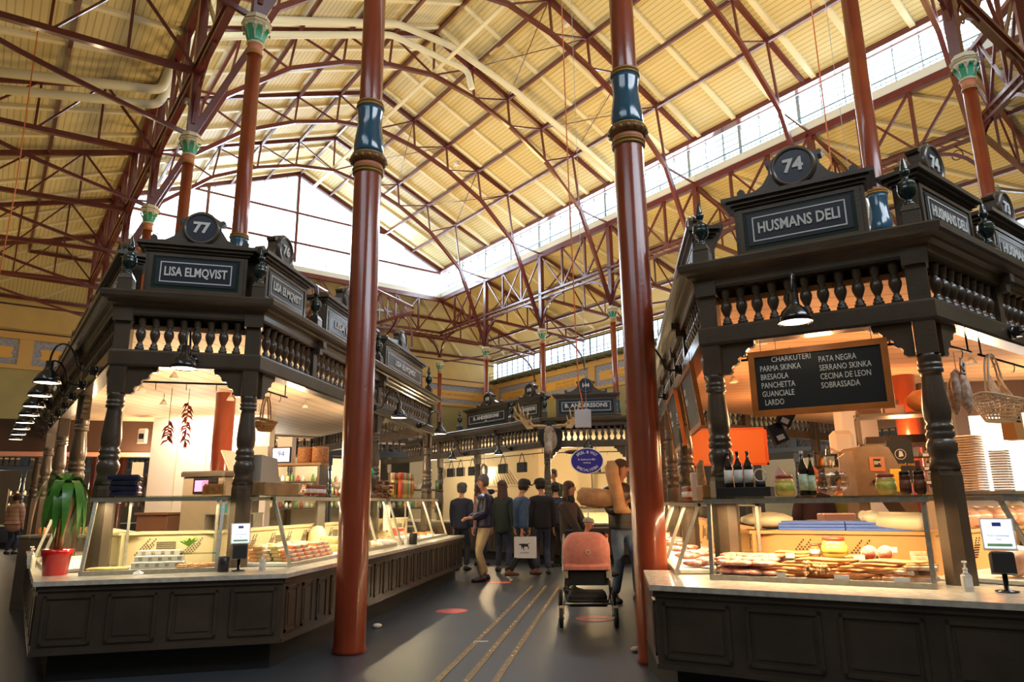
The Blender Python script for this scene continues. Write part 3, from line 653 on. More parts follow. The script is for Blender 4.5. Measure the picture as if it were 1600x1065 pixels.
def worktop_and_base(path, depth, name_lab, base_lab, notch=None, ztop=.75, kick=.2, pitch=.38, paint=PAINT, pitches=None):
    ins = offs(path, -depth)
    pts = list(path)
    def poly(outer, inner): return [tuple(p) for p in outer]+[tuple(p) for p in reversed(inner)]
    def with_notch(o, d):
        o = list(o)
        if notch: i, ns = notch; o[i+1:i+1] = [(x+(d if x < 1 else 0)*0, y) for x, y in ns]
        return o
    # outer path travels with the inside on its left: outer + reversed(inner) is clockwise, so flip
    P = poly(with_notch(path, 0), ins)[::-1]
    mb = MB().prism(P, ztop-.035, ztop); o = mb.done('worktop', STONE); tag(o, name_lab, 'worktop')
    r = empty('counter_front', (path[0][0], path[0][1], 0), 0, base_lab, 'counter'); T = Matrix.Translation((-path[0][0], -path[0][1], 0))
    o1 = offs(path, -.035); P = poly(with_notch(o1, 0), offs(path, -depth+.05))[::-1]
    mb = MB(T).prism(P, kick, ztop-.04)
    for si, (F, L) in enumerate(seg_faces(o1)):
        pt = (pitches or [pitch]*9)[si]; n = max(1, int(L/pt)); wd = L/n
        for i in range(n):
            x0, x1 = i*wd+.05, (i+1)*wd-.05; z0, z1 = kick+.07, ztop-.11; M = F.M
            if notch and si == notch[0] and abs((F.at((x0+x1)/2).y)-6.36) < .4: continue
            for a, b, c, d in ((x0, x1, z0, z0+.022), (x0, x1, z1-.022, z1), (x0, x0+.022, z0, z1), (x1-.022, x1, z0, z1)): mb.box(a, b, -.012, .002, c, d, M=M)
            mb.box(x0+.05, x1-.05, -.007, .002, z0+.05, z1-.05, M=M)
        mb.box(0, L, -.014, .002, ztop-.075, ztop-.04, M=F.M); mb.box(0, L, -.010, .002, kick, kick+.03, M=F.M)
    mb.done('panelled_front', paint, r)
    P = poly(with_notch(offs(path, -.16), 0), offs(path, -depth+.1))[::-1]; MB(T).prism(P, 0, kick).done('plinth', BLACKM, r)
# ---------- left stall (77 / 76)
L0, L1 = Vector((-4.62, 5.76, 0)), Vector((-3.41, 6.30, 0))
Lf = L1+Vector((0, 6.7, 0)); Lb = L0-dirv(135)*13; Lg = Lf+dirv(-45)*12
pathL = [(Lb.x, Lb.y), (L0.x, L0.y), (L1.x, L1.y), (Lf.x, Lf.y), (Lg.x, Lg.y)]
SL = Stall(pathL, 1.0, 'dark brown wooden market stall with turned posts on the left, signed 77 LISA ELMQVIST'); SL.ceil = CEILL
ang = offs(pathL, -.13); SL.canopy([p for p in ang])
FL, LLf = SL.faces[1]
SL.balusters(1, .17, LLf-.17, 8); SL.posts(1, [.08, LLf-.08]); SL.brackets(1, [(.155, 1), (LLf-.155, -1)])
SL.balusters(2, .14, 1.24, 8); SL.divider(2, [1.30]); SL.balusters(2, 1.38, 3.56, 15); SL.divider(2, [3.63]); SL.balusters(2, 3.70, 6.56, 20)
SL.posts(2, [3.63, 6.62]); SL.brackets(2, [(.155, 1), (3.55, -1), (3.71, 1), (6.54, -1)])
L0len = 13
SL.balusters(0, L0len-2.4, L0len-.16, 16); SL.divider(0, [L0len-2.5, L0len-5, L0len-7.5, L0len-10]); SL.posts(0, [L0len-2.5, L0len-5, L0len-7.5, L0len-10])
for k in range(4): SL.balusters(0, L0len-2.5*(k+2)+.1, L0len-2.5*(k+1)-.1, 14)
SL.balusters(3, .2, 2.4, 14); SL.balusters(3, 2.6, 4.9, 14); SL.balusters(3, 5.1, 7.4, 14); SL.divider(3, [2.5, 5, 7.5]); SL.posts(3, [2.5, 5.0, 7.5])
SL.brackets(0, [(L0len-.155, -1), (L0len-2.42, 1), (L0len-2.58, -1)]); SL.finish()
SL.sign(1, LLf/2, .94, 'LISA ELMQVIST', '77', 'sign with round plate 77 and LISA ELMQVIST on the front of the left stall')
SL.sign(2, .62, 1.02, 'LISA ELMQVIST', '76', 'sign with round plate 76 and LISA ELMQVIST, first along the aisle on the left stall')
SL.sign(2, 2.55, 1.75, 'LISA ELMQVIST', '76', 'wide LISA ELMQVIST sign half hidden by the thick left column', hs=1.6)
SL.sign(2, 5.1, 2.2, 'LISA ELMQVIST', '76', 'wide LISA ELMQVIST sign at the far aisle end of the left stall', hs=1.9)
for k in range(4): SL.sign(0, L0len-1.3-2.5*k, 1.6, 'LISA ELMQVIST', '78', 'sign seen edge-on along the outer left side of the left stall, %s from the front' % ordn(k))
for (fi, x, t) in ((1, .06, 'left corner above the sign 77'), (1, LLf-.06, 'corner between the signs 77 and 76'), (2, 1.32, 'cornice right of the sign 76'), (2, 3.60, 'cornice just right of the thick left column'), (2, 6.55, 'far aisle end of the left stall')):
    SL.finial(fi, x, 'dark green turned finial on the '+t)
gooseneck(FL.at(.72, -.02, 2.66), FL.rz, 'black gooseneck lamp on the front rail under the sign 77')
F, L = SL.faces[2]
gooseneck(F.at(3.2, -.02, 2.64), F.rz, 'black gooseneck lamp on the aisle side of the left stall, right of the thick column')
gooseneck(F.at(5.6, -.02, 2.64), F.rz, 'black gooseneck lamp near the far aisle corner of the left stall')
F, L = SL.faces[0]
for k in range(8): gooseneck(F.at(13-.60-1.0*k, -.02, 2.62), F.rz, 'black gooseneck lamp in the row along the outer left side, %s from the front' % ordn(k))
worktop_and_base([tuple((Vector((-4.44, 5.03, 0))-dirv(137)*10.5)[:2]), (-4.44, 5.03), (-2.73, 5.74), (-2.73, 12.75)], 1.05, 'pale stone worktop running round the left stall', 'dark brown panelled counter front of the left stall', kick=.21, pitches=[.5, .42, .31])
# ---------- right stall (74 / 73)
R0 = Vector((.735, 5.72, 0)); R1 = R0+dirv(112.5)*1.66; Rf = R0+Vector((0, 6.4, 0)); Rb = R1+dirv(45)*10; Rg = Rf+dirv(45)*7.5
pathR = [(Rg.x, Rg.y), (Rf.x, Rf.y), (R0.x, R0.y), (R1.x, R1.y), (Rb.x, Rb.y)]
SR = Stall(pathR, .952, 'dark brown wooden market stall with turned posts on the right, signed 74 HUSMANS DELI'); SR.ceil = CEILO
SR.canopy(offs(pathR, -.13))
SR.balusters(2, .16, 1.50, 11); SR.posts(2, [.08, 1.58]); SR.brackets(2, [(.155, 1), (1.505, -1)])
SR.balusters(3, .16, 1.25, 8); SR.divider(3, [1.32]); SR.balusters(3, 1.4, 2.6, 9); SR.divider(3, [2.68]); SR.balusters(3, 2.76, 4.0, 9)
SR.posts(3, [4.1]); SR.brackets(3, [(.155, 1), (4.02, -1)])
F, L = SR.faces[1]
SR.balusters(1, L-1.3, L-.16, 8); SR.divider(1, [L-1.4, L-3.3]); SR.balusters(1, L-3.25, L-1.45, 12); SR.balusters(1, .2, L-3.4, 18); SR.posts(1, [L-2.55, L-4.5, .08]); SR.brackets(1, [(L-.155, -1)])
for k in range(3): SR.balusters(0, 7.5-2.4*(k+1)+.1, 7.5-2.4*k-.1, 14)
SR.divider(0, [7.5-2.4, 7.5-4.8]); SR.posts(0, [7.5-2.4, 7.5-4.8, .3]); SR.finish()
SR.sign(2, .83, .98, 'HUSMANS DELI', '74', 'large front sign with round plate 74 and the name HUSMANS DELI')
SR.sign(3, .72, 1.0, 'HUSMANS DELI', '74', 'second sign 74 HUSMANS DELI, turned to the right of the front one')
SR.sign(3, 2.25, 1.3, 'HUSMANS DELI', '73', 'sign with round plate 73 HUSMANS DELI cut by the right edge of the picture')
SR.sign(1, L-1.2, 1.3, 'HUSMANS DELI', '74', 'sign seen edge-on on the aisle side of the right stall'); SR.sign(1, L-4.2, 2.0, 'HUSMANS DELI', '75', 'farther edge-on sign on the aisle side of the right stall', hs=1.6)
for fi, x, t in ((2, .06, 'left corner before the sign 74'), (2, 1.60, 'corner between the two signs 74'), (3, 1.40, 'cornice between the signs 74 and 73')): SR.finial(fi, x, 'dark green turned finial on the right stall, '+t)
F2, _ = SR.faces[2]; F3, _ = SR.faces[3]
gooseneck(F2.at(.80, -.02, 2.68), F2.rz, 'black gooseneck lamp with lit white bowl under the large sign 74')
gooseneck(F3.at(1.33, -.02, 2.60), F3.rz, 'black gooseneck lamp on the rail right of the right corner post')
gooseneck(F3.at(2.68, -.02, 2.60), F3.rz, 'black gooseneck lamp at the right edge of the picture')
gooseneck(F.at(L-1.4, -.02, 2.60), F.rz, 'black gooseneck lamp on the aisle side of the right stall near the column'); gooseneck(F.at(L-3.3, -.02, 2.60), F.rz, 'black gooseneck lamp far along the aisle side of the right stall')
PR, PR1 = (.2, 5.07), (2.25, 4.22)
e45 = dirv(45)*8
worktop_and_base([(.2, 12.2), PR, PR1, (PR1[0]+e45.x, PR1[1]+e45.y)], 1.05, 'pale stone worktop running round the right stall', 'dark brown panelled counter front of the right stall', notch=(0, [(.2, 6.58), (.46, 6.58), (.46, 6.14), (.2, 6.14)]), kick=.22, pitches=[.31, .48, .48])
# ---------- far stall (144 / 145)
F0, F1 = Vector((-1.62, 16.3, 0)), Vector((.42, 16.3, 0))
Fa = F0-dirv(135)*8.2; Fb = F1+dirv(45)*4
pathF = [(Fa.x, Fa.y), (F0.x, F0.y), (F1.x, F1.y), (Fb.x, Fb.y)]
SF = Stall(pathF, .97, 'dark brown wooden market stall closing the far end of the aisle, signed 144 B. ANDERSSONS'); SF.ceil = CEILL
SF.canopy(offs(pathF, -.13))
SF.balusters(1, .17, 1.88, 12); SF.posts(1, [.08, 1.96]); SF.brackets(1, [(.155, 1), (1.885, -1)])
for k in range(4): SF.balusters(0, 8.2-1.9*(k+1)+.1, 8.2-1.9*k-(.17 if k == 0 else .1), 11)
SF.divider(0, [8.2-1.9*k for k in (1, 2, 3)]); SF.posts(0, [8.2-2.85, 8.2-4.75, .2]); SF.balusters(2, .2, 2.4, 12); SF.posts(2, [2.5]); SF.finish()
SF.sign(1, 1.02, 1.42, 'B. ANDERSSONS', '144', 'front sign with round plate 144 and B. ANDERSSONS on the far stall', sub='EFTR', hs=1.1)
SF.sign(0, 7.55, .95, 'B. ANDERSSONS', '144', 'small sign 144 B. ANDERSSONS on the slanting side of the far stall', sub='EFTR')
SF.sign(0, 5.75, 1.9, 'B. ANDERSSONS', '145', 'sign with round plate 145 and B. ANDERSSONS left of both 144 signs', sub='EFTR', hs=1.2)
for fi, x, t in ((1, .04, 'left of the front sign 144'), (1, 2.0, 'right of the front sign 144'), (0, 6.9, 'between the signs 144 and 145'), (0, 4.5, 'left end beyond the sign 145')): SF.finial(fi, x, 'dark turned finial on the far stall, '+t)
F, L = SF.faces[0]
gooseneck(F.at(7.0, -.02, 2.6), F.rz, 'black gooseneck lamp on the far stall under the small sign 144'); gooseneck(F.at(4.9, -.02, 2.6), F.rz, 'black gooseneck lamp on the far stall under the sign 145')
F, L = SF.faces[1]; gooseneck(F.at(1.05, -.02, 2.62), F.rz, 'black gooseneck lamp above the blue oval sign')
worktop_and_base([(Fa.x-.1, Fa.y-.7), (F0.x-.2, F0.y-.6), (F1.x+.2, F1.y-.6), (Fb.x, Fb.y-.7)], 1.0, 'worktop of the far stall behind the queue of customers', 'dark counter front of the far stall', ztop=.86)
# ---------- other stalls seen through and beyond
def back_stall(path, lab, paint, signs, posts_=None, k=1.0, nb=11):
    S = Stall(path, k, lab, paint); S.ceil = CEILL; S.canopy(offs(path, -.13))
    for fi, (F, L) in enumerate(S.faces):
        n = max(1, int(L/1.9)); 
        for j in range(n): S.balusters(fi, L/n*j+.12, L/n*(j+1)-.12, nb)
        S.posts(fi, [L/n*j+.1 for j in range(n)]); 
        if n > 1: S.divider(fi, [L/n*j for j in range(1, n)])
    S.finish()
    for fi, x, w, t, nn, l in signs: S.sign(fi, x, w, t, nn, l, hs=1.2)
    worktop_and_base(offs(path, .5), .9, 'worktop of the '+lab.split(',')[0].replace('dark ', ''), 'counter front of the '+lab.split(',')[0], paint=paint)
    return S
X0 = Vector((-8.0, 15.0, 0))
S3 = back_stall([(-9.0, 15.7), (-5.7, 19.0)], 'slate blue stall seen through the far end of the left stall', PAINTL, [(0, 3.0, 1.9, 'SSELIN J.', '79', 'blue and white name sign glimpsed between the posts of the left stall')], k=.97)
S4 = back_stall([(-22, 20.5), (-17.5, 25)], 'dark stall at the far left edge under small lamps, with a lit counter', PAINTL, [(0, 2.2, 1.9, 'LISA ELMQVIST', '83', 'small distant LISA ELMQVIST sign at the left edge of the picture')])
S5 = back_stall([(3.4, 22.0), (9.4, 16.0)], 'blue black stall seen behind the right stall, with pale balusters', PAINTL, [])

# ============================================================ STALL LIGHTING, CASES AND GOODS
LW = (1.0, 0.68, 0.38); LO = (1.0, 0.48, 0.19)
# unseen point lights added in mid-air to brighten the stalls and their ceilings
for p, pw, col in (((-4.3, 7.3), 60, LW), ((-5.6, 8.0), 60, LW), ((-4.6, 9.6), 75, LW), ((-6.8, 10.6), 80, (1, .8, .6)), ((-4.3, 12.0), 60, LW), ((-9.0, 12.4), 80, LW), ((-8.0, 9.6), 60, LW),
                   ((2.0, 6.9), 60, LO), ((3.4, 6.9), 65, (1, .66, .36)), ((1.6, 8.8), 60, LO), ((3.6, 9.4), 65, LO), ((2.4, 11.2), 60, LO), ((5.4, 9.2), 90, (1, .76, .48)),
                   ((-1.2, 18.4), 130, (1, .74, .42)), ((-3.4, 19.3), 130, (1, .74, .42)), ((.8, 18.5), 110, (1, .74, .42)), ((-5.6, 21.5), 110, (1, .74, .42)),
                   ((-8.6, 17.0), 90, (1, .85, .65)), ((-7.2, 18.6), 90, (1, .85, .65)), ((-19.5, 23.0), 260, (1, .75, .45)), ((-21.5, 22.0), 200, (1, .75, .45)), ((6.4, 21.0), 110, (1, .7, .4)), ((8.4, 19.0), 110, (1, .7, .4)), ((4.6, 13.4), 70, (1, .6, .3)), ((7.2, 11.6), 70, (1, .6, .3))):
    l_ = bpy.data.lights.new('stall_ambient_light', 'POINT'); l_.energy = pw*(.66 if p[0] < 0 else .58); l_.color = col; l_.shadow_soft_size = .12
    o_ = bpy.data.objects.new('stall_ambient_light', l_); COL.objects.link(o_); o_.location = (p[0], p[1], 2.15)
CONE = None
def ceiling_lamp(p, lab, grp):
    global CONE
    if CONE is None:
        r = empty('pendant_lamp', p, 0, lab, 'lamp', grp); CONE = r
        MB().tube([(0, 0, 0), (0, 0, -.10)], .006, 6).done('stem', STEEL, r)
        MB().lathe([(.055, -.17), (.053, -.17), (.022, -.11), (.012, -.10), (.016, -.09), (.058, -.168)], n=16).done('shade', PWHITE, r)
        MB().lathe([(0, -.168), (.044, -.165), (.03, -.135)], n=12).done('bulb', BULB, r); return r
    return copy_tree(CONE, p, 0, lab, grp)
for x, y in ((-4.5, 6.9), (-3.9, 7.6), (-5.2, 7.6), (-4.7, 8.5), (-3.9, 9.3), (-5.5, 9.4), (-4.8, 10.4), (-4.0, 11.2), (-6.2, 8.4), (-6.7, 9.6), (-5.9, 11.0), (-7.4, 11.3), (-4.6, 12.3), (-6.6, 12.2), (-8.2, 10.4)):
    ceiling_lamp((x, y, 2.97), 'small cone lamp under the cream board ceiling of the left stall', 'cone lamps in the left stall')
for x, y in ((1.4, 6.6), (2.3, 6.3), (1.9, 7.6), (3.0, 7.2), (1.5, 8.8), (2.7, 8.8), (3.9, 8.1), (4.1, 7.0), (2.1, 10.0), (3.4, 10.2), (4.9, 8.6)):
    ceiling_lamp((x, y, SR.z(2.97)), 'small cone lamp under the warm board ceiling of the right stall', 'cone lamps in the right stall')

def thing1(name, mb, m, loc, rz, lab, cat, grp=None, par=None):
    o = mb.done(name, m); o.location = loc; o.rotation_euler = (0, 0, rz); return tag(o, lab, cat, grp)
PERF = mat('case_cream_panel', (0.72, 0.60, 0.36), 0.45); PERFO = mat('case_orange_panel', (0.62, 0.34, 0.13), 0.45); TRAYW = mat('tray_white', (0.80, 0.77, 0.68), 0.4); HOLE = mat('perforation', (0.05, 0.035, 0.02), 0.8)
def case(F, x0, x1, yb, yt, yk, zt, mull, lab, power=14, col=(1, .80, .50), perf=True, ends=(1, 1)):
    """display case on the worktop: front foot at y=yb, lid front at y=yt, back at y=yk, lid height zt"""
    r = empty('display_case', F.at(x0, yb, .75), F.rz, lab, 'display case')
    L = x1-x0; H_ = zt-.75; t = yt-yb; D = yk-yb
    mb = MB(); g = .028
    mb.box(0, L, -.01, .03, 0, .035); mb.box(0, L, D-.03, D, 0, .03)
    mb.box(-.02, L+.02, t-.03, t+.02, H_-.035, H_); mb.box(-.02, L+.02, D-.03, D, H_-.03, H_-.004); mb.box(-.02, .02, t, D, H_-.03, H_-.004); mb.box(L-.02, L+.02, t, D, H_-.03, H_-.004)
    for x in [g/2, L-g/2]+[m_-x0 for m_ in mull]:
        mb.beam((x, .01, .03), (x, t, H_-.03), g, g)
    for x in (g/2, L-g/2): mb.beam((x, D-.015, .03), (x, D-.015, H_-.02), g*.8, g*.8)
    mb.done('frame', STEEL, r)
    MB().add([(0, .015, .035), (L, .015, .035), (L, t+.005, H_-.035), (0, t+.005, H_-.035)], [(0, 1, 2, 3)]).done('front_glass', GLASS, r)
    for k, x in enumerate((.008, L-.008)):
        if ends[k]: MB().add([(x, .03, .03), (x, D-.03, .03), (x, D-.03, H_-.03), (x, t+.02, H_-.03)], [(0, 1, 2, 3)]).done('end_glass', GLASS, r)
    MB().box(-.02, L+.02, t-.035, D+.01, H_, H_+.012).done('lid_glass', glass_lid, r)
    MB().box(0.03, L-.03, .04, D-.03, .005, .03).done('tray_floor', TRAYW, r)
    pf_ = PERF if col[1] > .75 else PERFO
    mb = MB().use(pf_).box(.03, L-.03, D-.06, D-.03, .03, .30); mb.box(.03, L-.03, D-.08, D+.10, .30, .325); mb.use(HOLE)
    if perf:
        n = max(1, int(L/.75))
        for q in range(n):
            cx = L*(q+.5)/n
            for s in (-1, 1):
                for row in range(4):
                    for k in range(9 if row % 2 == 0 else 6): X = cx+s*.20+row*.026+k*.014-.06; Z = .115+k*.017; mb.box(X, X+.010, D-.066, D-.06, Z, Z+.011)
            for a in range(12):
                for b2 in range(5): mb.box(cx-.08+a*.014, cx-.071+a*.014, D-.066, D-.06, .15+b2*.018, .160+b2*.018)
    mb.done('back_panel', None, r)
    area_light('case_light', F.at((x0+x1)/2, yt+.06, zt-.045), (F.M.to_3x3() @ Vector((0, .25, -1))), L*.9, .03, power*L*.8, col).rotation_quaternion = (F.M.to_3x3() @ Matrix.Identity(3)).to_quaternion()
    return r
glass_lid = glass_mat('lid_glass', (0.72, 0.80, 0.74), 0.22)
FLf, FLa, FLo = SL.faces[1][0], SL.faces[2][0], SL.faces[0][0]
FRf, FRa, FRr = SR.faces[2][0], SR.faces[1][0], SR.faces[3][0]
case(FLf, .06, 1.13, -.34, -.14, .34, 1.385, [], 'glass display case with pale trays on the front of the left counter')
case(FLa, .04, 3.25, -.42, -.22, .36, 1.385, [1.65, 2.5], 'long slanted glass case along the aisle side of the left counter', 13)
case(FLa, 3.48, 6.2, -.42, -.22, .36, 1.385, [4.4, 5.3], 'farther slanted glass case at the aisle end of the left counter', 12)
case(FLo, 10.9, 12.95, -.25, -.08, .34, 1.385, [11.8], 'slanted glass case on the outer left side of the left counter, behind the potted plant', 12)
case(FRf, .03, 1.44, -.30, -.24, .36, 1.315, [], 'glass display case full of sausages under the large sign 74', 26, (1, .68, .36))
case(FRa, 3.9, 6.33, -.30, -.10, .36, 1.29, [5.2], 'slanted glass case right of the aisle column on the right counter', 15, (1, .72, .42), ends=(1, 1))
case(FRa, .3, 3.7, -.30, -.10, .36, 1.29, [1.4, 2.5], 'farther glass case along the aisle side of the right counter', 12, (1, .72, .42))
case(FRr, .18, 2.9, -.34, -.14, .36, 1.315, [.62, 1.8], 'glass case right of the right corner post with hams', 15, (1, .74, .45))
case(Face((F0.x, F0.y-.45), 90), -.2, 2.3, -.12, 0, .5, 1.2, [1.0], 'lit glass case on the far counter below the blue oval sign', 10, perf=False)
case(Face((F0.x-.35, F0.y-.35), 135), -5.2, -.1, -.12, 0, .5, 1.2, [-3.5, -1.8], 'lit glass case on the slanting side of the far counter', 8, perf=False) if 0 else None

# ---------- food and packets in the cases
def box_obj(name, sz, m, F, x, y, z, rot, lab, cat, grp, b=.004):
    mb = MB().bbox(-sz[0]/2, sz[0]/2, -sz[1]/2, sz[1]/2, 0, sz[2], b); return thing1(name, mb, m, F.at(x, y, z), F.rz+rot, lab, cat, grp)
TAG = mat('price_card_white', (.85, .83, .78), .5)
def copies(proto, F, places, rot=lambda: 0.0):
    out = [proto]
    for i, (x, y, z) in enumerate(places):
        if i == 0: proto.location = F.at(x, y, z); proto.rotation_euler = (0, 0, F.rz+rot())
        else: out.append(copy_tree(proto, F.at(x, y, z), F.rz+rot()))
    return out
# left front case: stepped white trays, cheese plate, lettuce, shrimp canapes
FLf_z = .782
mb = MB().use(TRAYW); 
for k in range(3): mb.box(0, .42-.03*k, .10*k, .10*k+.11, 0, .05+.045*k)
mb.use(mat('tray_opening', (.35, .28, .18), .6))
for k in range(3):
    for j in range(5): mb.lathe([(.014, 0), (.014, .003)], c=(.05+.078*j, -.001+.10*k, .025+.045*k), n=8, M=Matrix.Rotation(0, 4, 'X')); mb.box(.035+.078*j, .065+.078*j, .10*k-.003, .10*k, .015+.045*k, .04+.045*k)
thing1('stepped_tray', mb, None, FLf.at(.42, -.22, FLf_z), FLf.rz, 'stepped white trays with small round openings in the front case', 'tray')
thing1('cheese_pie', MB().lathe([(.16, 0), (.17, .012), (.15, .02), (.05, .024), (0, .024)], n=28, ell=.6), mat('pie_yellow', (.75, .58, .22), .5, var=.25, vscale=30), FLf.at(.24, -.2, FLf_z), FLf.rz, 'flat yellow pie at the left end of the front case', 'pie')
mb = MB()
for k in range(9):
    a = k*.7; mb.add([(0, 0, 0), (.02*cos(a)-.03*sin(a), .02*sin(a)+.03*cos(a), .04), (.09*cos(a), .09*sin(a), .07+.02*sin(k)), (.02*cos(a)+.03*sin(a), .02*sin(a)-.03*cos(a), .04)], [(0, 1, 2, 3)], True)
thing1('lettuce', mb, mat('lettuce_green', (.25, .55, .06), .5), FLf.at(.82, .08, FLf_z+.16), FLf.rz, 'bright green lettuce leaves standing in the front case', 'lettuce')
thing1('glass_shelf', MB().box(-.16, .16, -.07, .07, .10, .106).box(-.155, -.145, -.07, .07, 0, .1).box(.145, .155, -.07, .07, 0, .1), glass_lid, FLf.at(.93, .02, FLf_z), FLf.rz, 'small glass stand in the right part of the front case', 'stand')
mbp = MB().use(mat('shrimp_pink', (.75, .33, .16), .45)); 
for k in range(5): mbp.ball((.035*cos(k*1.25), .03*sin(k*1.25), .02), .02, 8, sc=(1.3, .8, .7))
mbp.use(mat('bread_tan', (.55, .32, .12), .7)).lathe([(.055, 0), (.06, .012), (.05, .016)], n=14)
copies(thing1('shrimp_canape', mbp, None, (0, 0, 0), 0, 'shrimp canape at the right end of the front case', 'canape', 'shrimp canapes'), FLf, [(.84, -.24, FLf_z), (.97, -.25, FLf_z), (.92, -.15, FLf_z), (1.04, -.16, FLf_z)])
# left aisle case: stacks of smoked salmon and cheese packets, slabs, cheeses
cols = [('salmon', (.85, .30, .12)), ('cheese', (.88, .68, .28)), ('pate', (.72, .45, .20)), ('gravlax', (.80, .42, .22))]
for ci, (nm, c) in enumerate(cols):
    mm = MB().use(mat(nm+'_slice', c, .4, var=.2, vscale=30)).bbox(-.075, .075, -.05, .05, 0, .032, .008); mm.use(TAG).box(-.04, .04, -.056, -.051, .006, .026).box(-.03, .03, -.03, .03, .033, .035)
    pr = thing1(nm+'_packet', mm, None, (0, 0, 0), 0, 'clear packet of %s stacked in the long case on the left counter' % nm, 'food packet', 'packets of %s in the left case' % nm)
    pl = []
    for s in range(6):
        for h in range(4 if (s+ci) % 3 else 3): pl.append((.30+.17*s+.06*(ci % 2), -.30+.125*ci+.02*h, .785+.035*h))
    copies(pr, FLa, pl, lambda: rnd(-.05, .05))
CHZ = mat('cheese_rind', (.82, .62, .26), .5, var=.15, vscale=8)
mm = MB().lathe([(.12, 0), (.125, .01), (.125, .07), (.12, .08), (0, .08)], n=28)
copies(thing1('round_cheese', mm, CHZ, (0, 0, 0), 0, 'round yellow cheese lying in the long left case', 'cheese', 'cheeses in the left case'), FLa, [(1.75, -.15, .782), (2.05, -.02, .782), (1.75, -.10, .862), (2.6, -.1, .782), (2.9, 0, .782), (2.25, -.28, .782)])
mm = MB().lathe([(.10, 0), (.12, .03), (.10, .20), (.06, .27), (0, .28)], n=20)
thing1('cheese_dome', mm, mat('cheese_pale', (.85, .74, .45), .5), FLa.at(2.0, .18, .782), 0, 'tall pale cone of cheese in the left aisle case', 'cheese')
FISHM = mat('fish_silver', (.72, .62, .48), .3, var=.3, vscale=14)
mm = MB().tube([(-.2, 0, .02), (-.1, 0, .03), (.05, 0, .03), (.15, 0, .022), (.2, 0, .015)], [.006, .035, .04, .02, .03], 10)
copies(thing1('fish_fillet', mm, FISHM, (0, 0, 0), 0, 'pale fish laid on ice in the left aisle case', 'fish', 'fish in the left case'), FLa, [(2.5+.11*k, -.33+.03*(k % 2), .785) for k in range(7)]+[(3.7+.12*k, -.28, .785) for k in range(7)], lambda: 1.2+rnd(-.1, .1))
mm = MB().use(mat('box_red', (.75, .07, .03), .45)).bbox(-.14, .14, -.06, .06, 0, .16, .006); mm.use(TAG).box(-.1, .1, -.064, -.06, .06, .11)
thing1('red_carton', mm, None, FLa.at(4.6, -.02, .782), FLa.rz, 'red carton standing in the farther left case', 'carton')
mm = MB().use(TRAYW).box(-.10, .10, -.07, .07, 0, .02); mm.use(mat('roe_orange', (.80, .25, .05), .35, var=.3, vscale=60)).bbox(-.09, .09, -.06, .06, .02, .05, .012)
copies(thing1('seafood_tray', mm, None, (0, 0, 0), 0, 'small tray of orange seafood in the farther left case', 'tray', 'seafood trays'), FLa, [(3.75+.23*k, -.14+.16*(k % 2), .782) for k in range(11)], lambda: 0)
thing1('white_board', MB().box(-.16, .16, -.006, .006, 0, .40), TAG, FLa.at(4.75, .22, .90), FLa.rz, 'blank white board leaning in the farther left case', 'board')
# right front case
FW = .782
SAUM = mat('sausage_brown', (.72, .30, .10), .35, var=.22, vscale=20, coat=.3); SAUL = mat('sausage_light', (.78, .42, .18), .35, var=.2, vscale=20, coat=.3)
def sausage(r=.012, L=.32, bend=.03, m=SAUM, nm='sausage', lab='', grp=''):
    pts = [(-L/2+L*t, bend*sin(pi*t), r+.004*sin(7*t)) for t in [k/8 for k in range(9)]]
    return thing1(nm, MB().tube(pts, [r*.4]+[r]*7+[r*.4], 8), m, (0, 0, 0), 0, lab, 'sausage', grp)
random.seed(3)
A_ = sausage(.011, .36, .03, SAUM, 'wiener_sausage', 'long thin wiener sausage lying at the front of the right case', 'long thin sausages at the front of the right case')
copies(A_, FRf, [(.42+.010*k+(.42 if k % 2 else 0), -.235+.022*(k % 7), FW+.021*(k//7)) for k in range(42)], lambda: rnd(-.10, .10))
A_ = sausage(.013, .14, .03, SAUL, 'short_sausage', 'short pale sausage in the bundle at the middle of the right case', 'short sausages in the middle bundle')
copies(A_, FRf, [(.70+.026*(k % 6), -.23+.02*(k % 3), FW+.022*(k//6)+.02) for k in range(20)], lambda: 1.2+rnd(-.4, .4))
thing1('serving_board', MB().box(-.42, .42, -.09, .09, 0, .02), BLACKM, FRf.at(.82, .06, FW+.09), FRf.rz, 'long black serving tray raised behind the sausages', 'tray')
thing1('tray_riser', MB().box(-.40, .40, -.07, .07, 0, .085), mat('riser_orange', (.62, .26, .08), .5), FRf.at(.82, .07, FW), FRf.rz, 'orange brown riser block under the black tray', 'riser')
A_ = sausage(.013, .24, .02, SAUM, 'smoked_sausage', 'smoked sausage lying on the long black tray', 'smoked sausages on the black tray')
copies(A_, FRf, [(.54, .02+.022*k, FW+.112) for k in range(5)]+[(.55, .03+.022*k, FW+.134) for k in range(3)]+[(1.02, .01+.022*k, FW+.112) for k in range(4)], lambda: rnd(-.06, .06))
def jar(nm, r, h, body, lid, lab, cat, grp=None, label=TAG, loc=(0, 0, 0), squat=.85):
    t = empty(nm, loc, 0, lab, cat, grp)
    mb = MB().use(body).lathe([(r*.8, 0), (r*.98, h*.12), (r, h*.4), (r*.97, h*.65), (r*squat, h*.80), (r*squat*.95, h*.84)], n=20); mb.use(label).lathe([(r*1.005, h*.25), (r*1.012, h*.4), (r*1.0, h*.62)], n=20); mb.done('body', None, t)
    MB().lathe([(r*squat, h*.84), (r*squat*1.04, h*.86), (r*squat*1.04, h*.98), (r*squat*.9, h)], n=20).done('lid', lid, t); return t
MUST = mat('mustard_yellow', (.74, .50, .12), .25, coat=.5); MUSL = mat('mustard_label', (.86, .66, .10), .4, col2=(.35, .45, .10), vscale=22)
